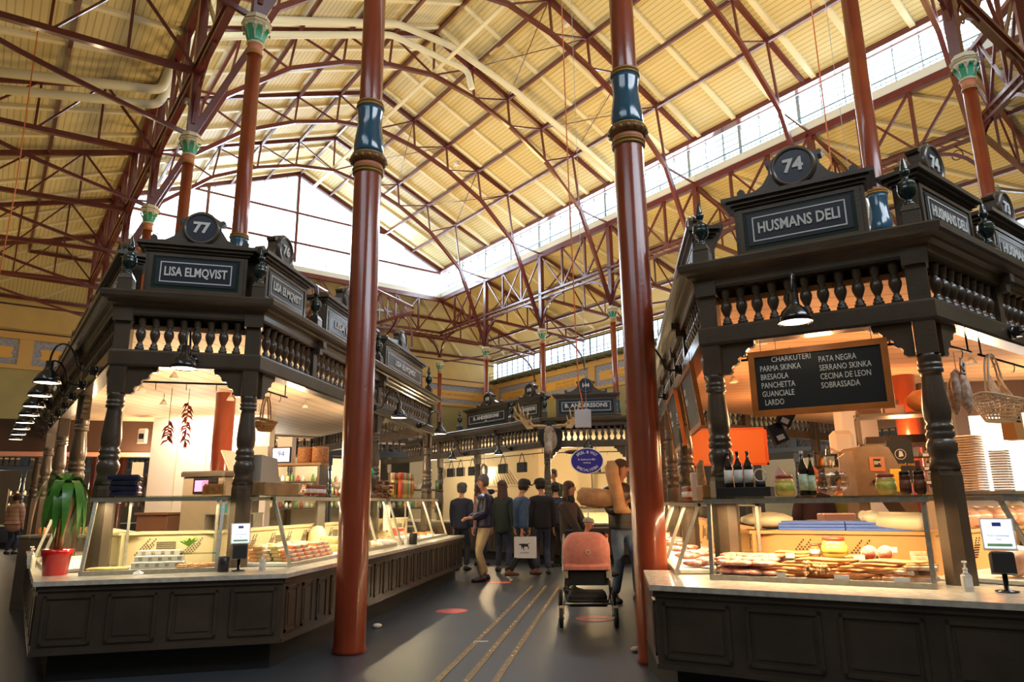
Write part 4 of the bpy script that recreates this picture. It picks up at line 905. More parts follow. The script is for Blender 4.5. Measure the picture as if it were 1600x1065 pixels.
LIDR = mat('lid_red', (.45, .05, .03), .3); LIDB = mat('lid_black', (.01, .01, .01), .3); DKJ = mat('sauce_dark', (.10, .025, .01), .15, coat=.6)
def jar_at(F, x, y, z, *a, **k): t = jar(*a, **k); t.location = F.at(x, y, z); t.rotation_euler = (0, 0, F.rz); return t
jar_at(FRf, .83, .08, FW+.11, 'mustard_barrel', .085, .15, MUST, LIDR, 'round mustard barrel on the black tray among the sausages', 'jar', label=MUSL)
jar_at(FRf, .70, .07, FW+.11, 'sauce_jar', .035, .10, mat('sauce_orange', (.6, .2, .05), .3), LIDR, 'small orange jar beside the mustard barrel in the case', 'jar')
HAM = mat('ham_pink', (.72, .24, .20), .35, var=.18, vscale=14); FAT = mat('ham_rind', (.78, .62, .45), .4)
for k, xx in enumerate((1.06, 1.16)):
    t = MB().use(FAT).lathe([(.045, 0), (.05, .01), (.05, .10), (.045, .105)], n=20, M=Matrix.Rotation(pi/2, 4, 'X')); pass
    t.use(HAM).lathe([(.043, .1055), (0, .108)], n=20, M=Matrix.Rotation(pi/2, 4, 'X'))
    thing1('cut_ham', t, None, FRf.at(xx, .03, FW+.16), FRf.rz, '%s of the two cut pink hams on the black tray' % ('left', 'right')[k], 'ham')
PACK = mat('packet_film', (.80, .62, .48), .12, col2=(.72, .34, .16), vscale=16, coat=.8); PACKR = mat('packet_label_red', (.65, .04, .03), .4)
mm = MB().use(PACK).bbox(-.10, .10, -.06, .06, 0, .03, .01)
for k in range(4): mm.use(SAUM).tube([(-.08, -.04+.027*k, .03), (.08, -.04+.027*k, .03)], .012, 8)
mm.use(TAG).box(-.03, .03, -.03, .03, .042, .044)
copies(thing1('sausage_packet', mm, None, (0, 0, 0), 0, 'clear packet of small sausages stacked at the right end of the right case', 'food packet', 'sausage packets in the right case'), FRf, [(1.22+.02*(k % 2)+.11*(k//6), -.17+.09*(k % 3), FW+.042*((k % 6)//3)+.03*(k//9)) for k in range(12)], lambda: rnd(-.3, .3))
mm = MB().use(PACK).bbox(-.05, .05, -.01, .01, 0, .12, .004); mm.use(PACKR).box(-.04, .04, -.013, -.01, .03, .09)
copies(thing1('red_label_packet', mm, None, (0, 0, 0), 0, 'upright packet with a red label at the right end of the right case', 'food packet', 'red label packets'), FRf, [(1.36, .08, FW+.02), (1.35, .12, FW+.05)])
MEAT = mat('cured_meat', (.66, .17, .12), .35, col2=(.80, .52, .40), vscale=26, coat=.4)
def meat_slab(m, grp, lab, F, pl, sc=1.0):
    mm = MB().add(*lump(.10*sc, .065*sc, .022*sc), True); copies(thing1('meat_slab', mm, m, (0, 0, 0), 0, lab, 'meat', grp), F, pl, lambda: rnd(0, 3))
def lump(a, b, h, n=12, m=5):
    vs = []; fs = []
    ph = [rnd(-.18, .18) for _ in range(n)]
    for i in range(m+1):
        t = pi*i/m; 
        for k in range(n): q = 2*pi*k/n; w = 1+ph[k]; vs.append((a*w*sin(t)*cos(q), b*w*sin(t)*sin(q), h-h*cos(t)))
    for i in range(m):
        for k in range(n): l = (k+1) % n; fs.append((i*n+k, i*n+l, (i+1)*n+l, (i+1)*n+k))
    return vs, fs
meat_slab(MEAT, 'cured meats at the left end of the right case', 'slice of pink cured meat piled at the left end of the right case', FRf, [(.12+.075*(k % 5), -.20+.09*((k//5) % 3)+rnd(-.02, .02), FW+.020*(k//5)) for k in range(30)])
meat_slab(MEAT, 'cured meats in the slanted right case', 'pink cured meat lying in the slanted case by the column', FRa, [(4.1+.16*k+rnd(-.03, .03), -.12+.14*(k % 3), FW+.02*(k % 2)) for k in range(14)], 1.2)
meat_slab(MEAT, 'cured meats in the farther right case', 'pink cured meat in the farther case of the right stall', FRa, [(.6+.22*k, -.1+.14*(k % 3), FW) for k in range(14)], 1.3)
for k, (x, y, z, w_) in enumerate(((.33, -.02, FW+.08, .075), (.55, -.04, FW+.115, .06), (1.0, -.06, FW+.115, .07), (1.20, -.05, FW+.17, .07), (.52, -.275, FW-.002, .06), (.90, -.275, FW-.002, .09), (1.25, -.275, FW-.002, .09))):
    thing1('price_card', MB().box(-w_/2, w_/2, -.002, .002, 0, .035), TAG, FRf.at(x, y-.02, z), FRf.rz, 'small white price card in the right case, %s from the left' % ordn(k), 'price card', 'price cards in the right case')
BLUE = mat('board_blue', (.08, .17, .62), .4)
for k in (0, 1):
    mb = MB()
    for j in range(3): mb.bbox(-.235, .235, -.08, .08, .024*j, .024*j+.021, .003)
    thing1('blue_cutting_board', mb, BLUE, FRf.at(.66+.475*k, .36, FW+.295), FRf.rz, 'stack of blue cutting boards on the back ledge of the right case, %s half' % ('left', 'right')[k], 'cutting board')
BAGC = mat('bag_cream', (.84, .74, .52), .4)
mb = MB().tube([(-.17, 0, .07), (.1, 0, .06), (.13, 0, .06)], [.06, .065, .06], 16).ball((-.20, .0, .09), .075, 10, sc=(1, 1, .7)).ball((-.26, 0, .10), .04, 8)
thing1('wrapped_roll', mb, BAGC, FRf.at(1.28, .30, FW+.30), FRf.rz-.15, 'cream bag roll lying on the back ledge at the right end of the case', 'roll')
thing1('plastic_bag', MB().add(*lump(.20, .12, .06), True), BAGC, FRf.at(.34, .38, FW+.31), FRf.rz, 'crumpled pale plastic sheet left of the blue boards', 'plastic bag')
CUPM = mat('cup_clear', (.85, .78, .68), .2, coat=.6)
for k, x in enumerate((.10, .27)): thing1('cup_stack', MB().lathe([(.028, 0), (.034, .14), (.034, .17), (.026, .172)], n=16), CUPM, FRf.at(x, .30, FW+.30), 0, 'stack of clear cups in the right case, %s one' % ('left', 'right')[k], 'cups')
# meats in the right-hand case
HAMW = mat('ham_joint', (.75, .36, .22), .3, var=.25, vscale=9, coat=.5)
mm = MB().add(*lump(.16, .11, .10), True)
copies(thing1('ham_joint', mm, HAMW, (0, 0, 0), 0, 'large pink ham in film in the case behind the card terminal', 'ham', 'hams behind the card terminal'), FRr, [(.45+.3*k, -.08+.12*(k % 2), FW) for k in range(7)], lambda: rnd(0, 3))
copies(thing1('ham_joint', MB().add(*lump(.12, .09, .08), True), HAMW, (0, 0, 0), 0, 'pink ham on the back ledge of the case behind the card terminal', 'ham', 'hams on the ledge of the right hand case'), FRr, [(.7+.26*k, .30, FW+.30) for k in range(5)], lambda: rnd(0, 3))

# ---------- card terminals, sanitizer, cups, plant
TABS = mat('tablet_screen', (.75, .80, .92), .3, emit=(.80, .88, 1.0), es=.9)
def terminal(p, rz, lab1, s=1.0):
    r = empty('card_terminal', p, rz, lab1, 'card terminal'); r.scale = (s, s, s)
    MB().lathe([(.055, 0), (.055, .008), (.012, .012), (.012, .10)], n=16).done('foot', BLACK, r)
    MB().bbox(-.055, .055, -.06, .07, .09, .20, .01, M=Matrix.Rotation(-.15, 4, 'X')).done('body', BLACKM, r)
    M = Matrix.Translation((0, -.01, .21)) @ Matrix.Rotation(-.32, 4, 'X')
    mb = MB(M).use(PWHITE).box(-.075, .075, -.006, .006, 0, .17); mb.use(TABS).box(-.068, .068, -.009, -.006, .008, .162); mb.done('screen_holder', None, r)
    mb = MB(M).use(mat('screen_blue', (.05, .04, .35), .4)).box(-.02, .02, -.011, -.009, .125, .145); mb.use(mat('screen_green', (.30, .62, .25), .4)).box(-.055, .055, -.011, -.009, .018, .032)
    mb.use(mat('screen_grey', (.35, .38, .5), .4)); put_text(mb, 'Ta en nummerlapp', 0, -.010, .075, .013, .001); put_text(mb, 'Tack!', 0, -.010, .055, .011, .001); mb.done('screen_text', None, r)
    return r
terminal(FLf.at(1.30, -.36, .75), FLf.rz+.2, 'black card terminal with upright bright screen at the left counter corner', 1.08)
terminal(FRf.at(1.80, -.26, .75), FRf.rz+.0, 'black card terminal with tilted bright screen at the right counter corner', 1.15)
def sanit(p, lab, s=1.0):
    r = empty('pump_bottle', p, 0, lab, 'pump bottle'); r.scale = (s, s, s)
    mb = MB().use(glass_bot).bbox(-.026, .026, -.026, .026, 0, .10, .008); mb.use(TAG).box(-.020, .020, -.0275, -.026, .03, .085); mb.lathe([(.024, .10), (.012, .112), (.012, .12)], n=12); mb.done('bottle', None, r)
    MB().lathe([(.013, .12), (.014, .135), (.006, .14), (.005, .165), (.014, .168), (.014, .178)], n=12).box(-.003, .003, -.032, 0, .170, .177).done('pump', PWHITE, r)
glass_bot = mat('clear_plastic', (.72, .70, .62), .12, coat=.7)
sanit(FRf.at(1.60, -.33, .75), 'clear pump bottle with white pump left of the right card terminal')
sanit(FLa.at(-.25, -.30, .75), 'white pump bottle right of the left card terminal', .9); sanit(FLa.at(3.38, -.52, .75), 'white pump bottle by the black cup far along the left counter', 1.0)
sanit(FLo.at(12.1, -.33, .75), 'white pump bottle at the outer left side of the left counter'); sanit(FLo.at(11.6, -.31, .75), 'pump bottle behind the first one on the outer left counter')
CUPB = MB().lathe([(.042, 0), (.046, .002), (.048, .125), (.044, .127), (.042, .02)], n=24)
thing1('cup', CUPB, mat('cup_black', (.012, .012, .016), .35), FLf.at(1.18, -.40, .75), 0, 'black cup on the left counter just left of the card terminal', 'cup')
thing1('cup', MB().lathe([(.05, 0), (.056, .002), (.058, .15), (.054, .152), (.05, .02)], n=24), MATS['cup_black'], FLa.at(3.62, -.55, .75), 0, 'black cup farther along the aisle counter of the left stall', 'cup')
mb = MB().add([(-.04, 0, 0), (.03, -.01, 0), (.045, .02, .012), (0, .03, .035), (-.035, .02, .02)], [(0, 1, 2, 3, 4)]); thing1('paper_scrap', mb, TAG, FLf.at(.52, -.42, .752), FLf.rz, 'crumpled scrap of white paper on the edge of the left counter', 'paper')
# potted plant
pp = empty('potted_plant', FLf.at(-.17, -.15, .75), 0, 'leafy corn plant with drooping leaves in a red pot on the left counter', 'plant')
REDP = mat('pot_red', (.72, .012, .010), .18, coat=.6)
MB().lathe([(.085, 0), (.09, .004), (.108, .155), (.118, .157), (.122, .21), (.112, .212), (.104, .16), (.10, .12)], n=32).done('pot', REDP, pp)
MB().lathe([(.105, .185), (.0, .19)], n=16).done('soil', mat('soil', (.04, .025, .015), .9), pp)
TR = mat('trunk_tan', (.42, .26, .10), .8, var=.25, vscale=20)
MB().tube([(.01, 0, .18), (.02, 0, .4), (.01, .01, .62), (.012, 0, .72)], [.024, .022, .021, .02], 10).done('trunk', TR, pp); MB().tube([(-.04, .02, .18), (-.045, .02, .36), (-.05, .025, .46)], [.014, .012, .013], 8).done('trunk', TR, pp)
LEAF = mat('leaf_green', (.045, .20, .02), .35, col2=(.10, .30, .035), vscale=10, coat=.3)
LEAFB = mat('leaf_tip_brown', (.45, .20, .08), .6)
random.seed(11)
for k in range(24):
    a = k*2.4; L_ = rnd(.24, .38); w_ = rnd(.040, .056); z0 = .66+.13*(k % 5)/4; up = rnd(.02, .10); mb = MB().use(LEAF); n = 7; vs = []
    for i in range(n+1):
        t = i/n; rr = .015+.17*sin(min(1, t*1.1)*pi/2)*(L_/.32); z = z0+up*sin(t*pi)*1.3-.34*t**2.2*(L_/.3); ww = w_*sin(pi*min(1, t*.9+.09))**.7*(1-.25*t)
        for s in (-1, 0, 1): vs.append((rr*cos(a)-s*ww*sin(a), rr*sin(a)+s*ww*cos(a), z-(.006 if s == 0 else 0)+.010*sin(5*t+k)))
    mb.add(vs, [(i*3+j, i*3+j+1, i*3+j+4, i*3+j+3) for i in range(n) for j in (0, 1)], True)
    if k in (5, 12): mb.mi[-4:] = [1]*4; mb.mats.append(LEAFB)
    mb.done('leaf', None, pp)

# ---------- things standing on the cases and inside the left stall
TOPL = 1.402; TOPR = 1.33
NAVYB = mat('bag_navy', (.012, .016, .04), .35, var=.3, vscale=10, coat=.4)
for k in range(4):
    mm = MB().add(*[v for v in ((lambda q: q)(None),)] ) if 0 else MB().bbox(-.145+.008*(k % 2), .145-.006*(k % 3), -.10, .10, 0, .045, .018)
    thing1('navy_packet', mm, NAVYB, FLf.at(.22, .10, TOPL+.048*k), FLf.rz+.06*(k % 2), 'flat dark navy packet in the stack on the front left case', 'packet', 'stack of navy packets')
CLEARP = glass_mat('clear_box', (.95, .90, .84), .12); PRETZ = mat('crispbread_brown', (.42, .17, .04), .6, col2=(.70, .38, .12), vscale=30)
r = empty('snack_box', FLf.at(1.0, .02, TOPL), FLf.rz, 'clear plastic box of brown crackers on the front left case', 'box'); MB().bbox(-.10, .10, -.07, .07, 0, .13, .01).done('clear_box', CLEARP, r)
mb = MB()
for k in range(22): mb.box(-.09+.0082*k, -.084+.0082*k, -.055, .055, .008, .085+.01*(k % 3))
mb.done('crackers', PRETZ, r)
# glowing white partition and beige machine inside
WHT = mat('white_panelling', (.84, .78, .72), .5)
struct('wall_stall_left', MB().box(-8.75, -6.35, 12.3, 12.5, 0, 2.97).box(-8.75, -8.6, 12.5, 14, 0, 2.97), WHT)
mb = MB()
for x in (-8.2, -7.6, -7.0): mb.box(x, x+.015, 12.29, 12.3, .9, 2.95)
struct('trim_30', mb, CREAM)
area_light('wall_washer', (-7.5, 11.9, 2.9), (0, .45, -1), 1.6, .1, 40, (1, .78, .55))
mb = MB().use(PWHITE).bbox(-.10, .10, -.06, .02, -.14, .14, .03); mb.use(BLACKM).box(-.05, .05, -.066, -.06, -.06, .04)
thing1('wall_speaker', mb, None, (-8.86, 12.2, 2.62), 0, 'white wall clock box with a black face at the left end of the bright wall', 'box')
MACH = mat('machine_beige', (.50, .44, .34), .4); 
r = empty('ticket_scale', (-5.25, 8.8, .9), -.2, 'large beige weighing machine with a pink lit display in the left stall', 'scale')
MB().bbox(-.34, .34, -.25, .25, 0, .78, .02).done('housing', MACH, r); MB().bbox(-.36, .36, -.28, .28, .78, .85, .02).done('top_plate', STEELD, r)
MB().use(BLACKM).box(-.14, .25, -.262, -.25, .56, .76).use(mat('display_pink', (.9, .3, .5), .4, emit=(1, .25, .55), es=1.6)).box(-.11, .10, -.266, -.262, .59, .73).done('display', None, r)
MB().beam((.30, 0, .85), (.14, 0, 1.12), .24, .02).done('tilted_lid', PWHITE, r)
def cabinet(name, x0, x1, y0, y1, z1, m, lab, top=STONE, cat='counter', rz=0, z0=0):
    r = empty(name, ((x0+x1)/2, (y0+y1)/2, z0), rz, lab, cat); w2, d2 = (x1-x0)/2, (y1-y0)/2
    MB().bbox(-w2, w2, -d2, d2, 0, z1-z0-.03, .006).done('body', m, r); MB().box(-w2-.02, w2+.02, -d2-.02, d2+.02, z1-z0-.03, z1-z0).done('top', top, r)
    mb = MB(); n = max(1, int((x1-x0)/.5))
    for k in range(n): mb.box(-w2+(x1-x0)/n*k+.02, -w2+(x1-x0)/n*(k+1)-.02, -d2-.012, -d2, .1, z1-z0-.08)
    mb.done('door', m, r); return r
cabinet('back_counter', -6.4, -4.4, 8.4, 9.2, .9, STEELD, 'steel back counter under the beige weighing machine in the left stall', STEEL)
cabinet('back_counter', -4.3, -3.75, 8.2, 11.8, .9, STEELD, 'steel working counter behind the aisle case of the left stall', STEEL) if 0 else None
BRN = mat('box_brown', (.22, .10, .05), .5)
thing1('brown_crate', MB().bbox(-.22, .22, -.15, .15, 0, .30, .01).box(-.24, .24, -.17, .17, .30, .33), BRN, (-6.0, 8.75, .9), 0, 'brown box on the back counter of the left stall, seen through the front case', 'box')
# colourful vegetables / cartons seen through the front case
cabinet('back_counter', -7.9, -6.7, 8.6, 9.2, .95, STEELD, 'low back counter with fruit at the left in the left stall', STEEL)
for k, c in enumerate(((.75, .30, .08), (.70, .10, .12), (.78, .45, .08), (.55, .25, .30), (.75, .55, .15), (.60, .12, .30))):
    thing1('fruit', MB().ball((0, 0, .05), .055, 10), mat('fruit_%d' % k, c, .4), (-7.7+.17*k, 8.75+.05*(k % 2), .95), 0, 'round fruit on the back counter of the left stall, %s from the left' % ordn(k), 'fruit')
mm = MB().use(mat('carton_teal', (.05, .42, .48), .5)).box(-.16, 0, -.06, .06, 0, .10).use(mat('carton_violet', (.40, .10, .45), .5)).box(0, .15, -.06, .06, 0, .10)
thing1('glove_carton', mm, None, (-4.75, 8.4, 1.22), 0, 'teal and violet glove carton seen through the front case', 'carton')
thing1('cup_rack', MB().box(-.35, .35, -.1, .1, 0, .02).box(-.34, -.32, -.1, .1, -.3, 0).box(.32, .34, -.1, .1, -.3, 0), STEEL, (-4.75, 8.4, 1.2), 0, 'small steel rack carrying the teal and violet carton', 'rack')
# shelf with tablet, boxes and tins behind the left corner post
sh = empty('wall_shelf', (-4.1, 8.5, 1.79), 0, 'wooden shelf carrying a white tablet and wicker tins in the left stall', 'shelf')
MB().box(-.48, .48, -.13, .13, 0, .03).done('board', mat('shelf_wood', (.45, .26, .12), .5), sh)
for x in (-.45, .45): MB().box(x-.015, x+.015, -.12, .12, -.89, 0).done('upright', STEELD, sh)
MB().box(-.48, .48, -.13, .13, -.35, -.33).done('board', MATS['shelf_wood'], sh)
mb = MB().use(BLACKM).bbox(-.13, .13, -.012, .012, 0, .20, .006).use(TABS).box(-.115, .115, -.015, -.012, .015, .185); mb.use(MATS['screen_blue']); put_text(mb, '94', 0, -.017, .11, .10, .001)
thing1('tablet', mb, None, (-4.17, 8.42, 1.825), -.05, 'white tablet showing 94 on the shelf in the left stall', 'tablet')
thing1('paper_carton', MB().use(PWHITE).bbox(-.12, .12, -.08, .08, 0, .22, .004).use(TAG).beam((-.11, 0, .22), (-.15, -.05, .27), .14, .006), None, (-4.47, 8.48, 1.82), 0, 'open white carton at the left end of the shelf', 'carton')
thing1('paper_carton', MB().use(PWHITE).bbox(-.10, .10, -.06, .06, 0, .34, .004), None, (-4.18, 8.57, 1.82), 0, 'tall white carton behind the tablet on the shelf', 'carton')
WICK = mat('wicker_brown', (.42, .17, .05), .5, var=.3, vscale=40)
for k, x in enumerate((-3.88, -3.70)): thing1('wicker_tin', MB().lathe([(.10, 0), (.105, .02), (.105, .18), (.10, .20), (.0, .21)], n=20), WICK, (x+.02*k, 8.5-.02*k, 1.82), 0, '%s brown round tin at the right end of the shelf' % ('first', 'second')[k], 'tin')
JARB = mat('honey', (.50, .16, .03), .2, coat=.6)
random.seed(5)
for k in range(7): jar_at(FLa, 1.5+.11*k, .86, 1.07, 'preserve_jar', .035, .11, JARB, GOLD, 'small jar of preserve on the lower shelf board behind the left aisle case', 'jar', grp='jars on the lower board of the left shelf') if 0 else jar('preserve_jar', .035, .11, JARB, GOLD, 'small jar of preserve on the lower board of the shelf in the left stall', 'jar', 'jars on the lower board', loc=(-4.5+.13*k, 8.45, 1.46))
# wooden drawer and grey monitor on the aisle case
thing1('wooden_box', MB().bbox(-.36, .36, -.10, .10, 0, .12, .006), mat('box_wood', (.36, .20, .07), .5, var=.25, vscale=4, stretch=(1, 8, 1)), FLa.at(.42, -.02, TOPL), FLa.rz, 'long wooden box on the aisle case of the left stall', 'box')
r = empty('grey_monitor', FLa.at(.30, .02, TOPL+.12), FLa.rz, 'pale grey cash register back on the wooden box', 'monitor'); MB().plate([(-.20, 0), (.20, 0), (.12, .24), (-.20, .26)], -.06, .12).done('housing', MACH, r); MB().box(-.2, .2, .12, .15, .02, .25).done('screen', BLACKM, r)
# goods on the aisle case: jars, packets, tall tubes
tubes = [((.80, .12, .05)), (.80, .42, .10), (.82, .60, .14), (.80, .52, .10), (.30, .45, .15), (.82, .60, .14)]
for k in range(16):
    c = tubes[k % 6]; x = 4.35+.085*(k % 8)
    mm = MB().use(mat('tube_%d' % (k % 6), c, .4)).lathe([(.035, 0), (.035, .27)], n=14); mm.use(mat('tube_cap_%d' % (k % 3), ((.70, .10, .05), (.25, .40, .12), (.75, .55, .30))[k % 3], .4)).lathe([(.036, .27), (.036, .37), (.030, .38)], n=14)
    mm.use(BLACKM).box(-.012, .012, -.037, -.034, .05, .22)
    thing1('crisp_tube', mm, None, FLa.at(x, -.12+.13*(k//8), TOPL), FLa.rz, 'tall printed cardboard tube on the farther left case', 'tube', 'tall printed tubes on the left case')
for k in range(18):
    mm = MB().use(CLEARP).bbox(-.09, .09, -.06, .06, 0, .055, .01); mm.use(mat('date_brown', (.14, .04, .02), .35)).bbox(-.08, .08, -.05, .05, .005, .04, .012); mm.use(TAG).box(-.03, .03, -.03, .03, .056, .058)
    if k == 0: pr = thing1('date_tray', mm, None, (0, 0, 0), 0, 'clear tray of dark dates stacked on the left aisle case', 'tray', 'stacked date trays'); pl = []
    pl.append((3.45+.20*(k % 3)+.02*(k//3), -.10+.02*(k % 2), TOPL+.06*(k//3)) if k < 12 else (2.1+.2*(k-12), -.1, TOPL))
copies(pr, FLa, pl, lambda: rnd(-.2, .2))
mm = MB().use(BLACKM).bbox(-.26, .26, -.08, .08, 0, .26, .005)
for i in range(6):
    for j in range(3): mm.use(mat('jar_label_pink', (.78, .40, .30), .4)).lathe([(.024, 0), (.024, .006)], n=10, M=Matrix.Translation((-.21+.082*i, -.085, .05+.08*j)) @ Matrix.Rotation(pi/2, 4, 'X'))
thing1('jar_display', mm, None, FLa.at(2.9, .02, TOPL), FLa.rz, 'black stand of small round labelled jars on the left aisle case', 'stand')
thing1('green_pouch', MB().add(*lump(.12, .05, .07), True), mat('pouch_green', (.02, .42, .10), .4), FLa.at(3.15, -.05, TOPL+.26), FLa.rz, 'bright green pouch lying on top of the black jar stand', 'pouch')
for k in range(5): jar_at(FLa, 1.05+.10*k, -.1, TOPL, 'preserve_jar', .038, .12, mat('jam_red', (.35, .04, .02), .2, coat=.6), GOLD, 'dark red preserve jar beside the wooden box on the left case', 'jar', grp='red jars beside the wooden box')
# hook rails, wicker basket, chilli strings
def hook_rail(F, x0, x1, y, z, lab, n=3):
    r = empty('hook_rail', F.at(x0, y, z), F.rz, lab, 'rail'); L = x1-x0
    MB().tube([(0, 0, -.12), (L, 0, -.12)], .010, 8).done('bar', BLACKM, r)
    for x in (.05, L-.05): MB().tube([(x, 0, .02), (x, 0, -.12)], .007, 6).done('hanger', BLACKM, r)
    for k in range(n): x = L*(k+.7)/(n+.4); MB().tube([(x, 0, -.11), (x, -.012, -.15), (x, 0, -.19), (x, .02, -.185)], .004, 5).done('hook', STEELD, r)
hook_rail(FLf, .2, 1.12, .16, 2.59, 'black hook rail under the front beam of the left stall'); hook_rail(FLa, .15, .95, .16, 2.59, 'black hook rail under the aisle beam of the left stall'); hook_rail(FLa, 4.0, 6.3, .16, 2.59, 'black hook rail at the far end of the left stall')
hook_rail(FRf, .28, 1.4, .16, SR.z(2.59), 'black hook rail under the front beam of the right stall'); hook_rail(FRr, .2, .85, .12, SR.z(2.59), 'black hook rail right of the right corner post', 2); hook_rail(FRr, 1.0, 2.4, .12, SR.z(2.59), 'black hook rail holding the woven basket at the right edge')
def basket(nm, p, rz, w_, d_, h_, hh, m, lab, open_weave=False):
    r = empty(nm, p, rz, lab, 'basket'); mb = MB(); n = 28
    rows = 6
    for k in range(rows+1):
        t = k/rows; a, b2 = w_*(.62+.38*t), d_*(.55+.45*t); z = -hh-h_+h_*t
        ring = [(a*cos(2*pi*i/n), b2*sin(2*pi*i/n), z+(.25*h_*abs(cos(2*pi*i/n))**3 if t > .5 else 0)) for i in range(n+1)]; mb.tube(ring, .006 if k < rows else .010, 5)
    for i in range(n):
        c_, s_ = cos(2*pi*i/n), sin(2*pi*i/n); mb.tube([(w_*.62*c_, d_*.55*s_, -hh-h_), (w_*.8*c_, d_*.78*s_, -hh-h_*.5), (w_*c_, d_*s_, -hh+.25*h_*abs(c_)**3)], .004, 4)
    if not open_weave: mb.lathe([(w_*.60, -hh-h_), (w_*.62, -hh-h_+.005), (w_*.78, -hh-h_*.5), (w_*.96, -hh-.01), (w_*.9, -hh-.01)], n=n, ell=d_/w_)
    else: mb.lathe([(w_*.60, -hh-h_), (w_*.62, -hh-h_+.004)], n=n, ell=d_/w_)
    mb.done('bowl', m, r)
    mb = MB()
    for s in (-.012, .012): mb.tube([(0+s, d_*cos(t)*1.0, -hh+hh*sin(t)*.98) for t in [pi*i/14 for i in range(15)]] if 0 else [(w_*.55*cos(t), s, -hh+hh*sin(t)*.98) for t in [pi*i/14 for i in range(15)]], .009, 6)
    if open_weave:
        for i in range(7):
            for s in (-1, 1): mb.tube([(s*w_*.5*(1-i*.05), 0, -hh+.10+.02*i), (s*w_*(.95-.09*i), -d_*.6, -hh-.02)], .004, 4)
    mb.done('handle', m, r); return r
basket('wicker_basket', FLa.at(.42, .12, 2.40), FLa.rz, .155, .11, .09, .26, mat('wicker_tan', (.58, .30, .08), .5, var=.3, vscale=60), 'tan wicker basket with tall handle hanging right of the left corner post')
basket('woven_basket', FRr.at(1.16, .1, 2.43), FRr.rz, .28, .16, .16, .38, mat('wicker_cream', (.66, .52, .34), .5), 'large cream open-weave basket hanging at the right edge', True)
CHI = mat('chilli_red', (.60, .045, .02), .4, var=.3, vscale=20)
random.seed(9)
for (x, y, z0, ln, n, lab) in ((.66, .35, 2.30, .42, 34, 'long string of dried red chillies hanging in the left stall'), (.50, .35, 2.12, .20, 18, 'short bunch of dried red chillies beside the long string')):
    r = empty('chilli_string', FLf.at(x, y, 2.45), FLf.rz, lab, 'chilli string'); MB().tube([(0, 0, 0), (0, 0, z0-2.45-ln)], .003, 5).done('string', TR, r)
    mb = MB()
    for k in range(n): a = rnd(0, 6.3); z = z0-2.45-ln*k/n; mb.tube([(0, 0, z), (.03*cos(a), .03*sin(a), z-.01), (.055*cos(a), .055*sin(a), z-.05)], [.006, .010, .002], 5)
    tag(mb.done('chillies', CHI, r), kind='stuff')
thing1('paper_poster', MB().box(-.13, .13, -.004, .004, -.20, .20), PWHITE, FLo.at(12.2, .3, 1.85), FLo.rz+2.6, 'pale sheet standing behind the potted plant at the left corner', 'poster') if 0 else None
thing1('lit_poster', MB().use(PWHITE).box(-.07, .07, -.006, .006, 0, .19), None, (-6.35, 8.7, 1.70), FLf.rz, 'tilted pale sign sheet above the stack of navy packets', 'poster')

# ---------- right stall: blackboards, bottles, machine, shelves
OWOOD = mat('frame_orange_wood', (.52, .16, .03), .35, var=.15, vscale=5, coat=.4); CHALK = mat('blackboard', (.014, .016, .016), .45); CHW = mat('chalk', (.82, .80, .74), .8)
def blackboard(p, rz, w_, h_, lab, lines, tilt=0.0, sz=.075, title=None):
    r = empty('blackboard', p, rz, lab, 'blackboard'); M = Matrix.Rotation(tilt, 4, 'X'); f = .045
    mb = MB(M).bbox(-w_/2, w_/2, -.02, .02, -h_, -h_+f, .003)
    mb.box(-w_/2, w_/2, -.02, .02, -f, 0).box(-w_/2, -w_/2+f, -.02, .02, -h_+f, -f).box(w_/2-f, w_/2, -.02, .02, -h_+f, -f); mb.done('frame', OWOOD, r)
    MB(M).box(-w_/2+f, w_/2-f, -.008, .008, -h_+f, -f).done('slate', CHALK, r); mb = MB(M)
    if title: put_text(mb, title, -.17, -.009, -f-.03, sz*.95, .001, .0, xs=.8)
    for x, z, t in lines: put_text(mb, t, x, -.009, z, sz, .001, .0, align='LEFT', xs=.68)
    if lines or title: mb.done('chalk_writing', CHW, r)
    for x in (-w_*.4, w_*.4): MB().tube([(x, 0, 0), (x, 0, .10)], .003, 5).done('chain', STEELD, r)
    return r
LH = -.14
blackboard(FRf.at(.86, -.05, 2.42), FRf.rz, .96, .50, 'large blackboard headed CHARKUTERI in an orange wood frame under the sign 74',
    [(-.40, LH-.0, 'PARMA SKINKA'), (-.40, LH-.065, 'BRESAOLA'), (-.40, LH-.13, 'PANCHETTA'), (-.40, LH-.195, 'GUANCIALE'), (-.385, LH-.26, 'LARDO'), (.02, LH+.03, 'PATA NEGRA'), (.02, LH-.035, 'SERRANO SKINKA'), (.02, LH-.10, 'CECINA DE LEON'), (.02, LH-.165, 'SOBRASSADA')], title='CHARKUTERI', sz=.062)
La = SR.faces[1][1]
blackboard(FRa.at(La-1.05, -.02, 2.52), FRa.rz, 1.0, .58, 'blackboard seen at a slant on the aisle side of the right stall, nearer one', [(-.38, -.17, 'KORV'), (-.38, -.27, 'SALAMI')], .12, .09)
blackboard(FRa.at(La-2.9, -.02, 2.56), FRa.rz, 1.2, .66, 'blackboard seen at a slant on the aisle side of the right stall, farther one', [(-.48, -.2, 'OSTAR'), (-.48, -.32, 'COMTE')], .12, .1)
r = empty('orange_board', (1.6, 10.2, 2.30), -.0, 'plain orange board in an orange frame hanging deep in the right stall', 'board'); MB().box(-.50, .50, -.01, .01, -.50, 0).done('panel', mat('board_orange', (.80, .20, .03), .5), r)
mb = MB(); 
for a in ((-.52, .52, -.03, .0), (-.52, .52, -.52, -.49), (-.52, -.49, -.52, 0), (.49, .52, -.52, 0)): mb.box(a[0], a[1], -.02, .02, a[2], a[3])
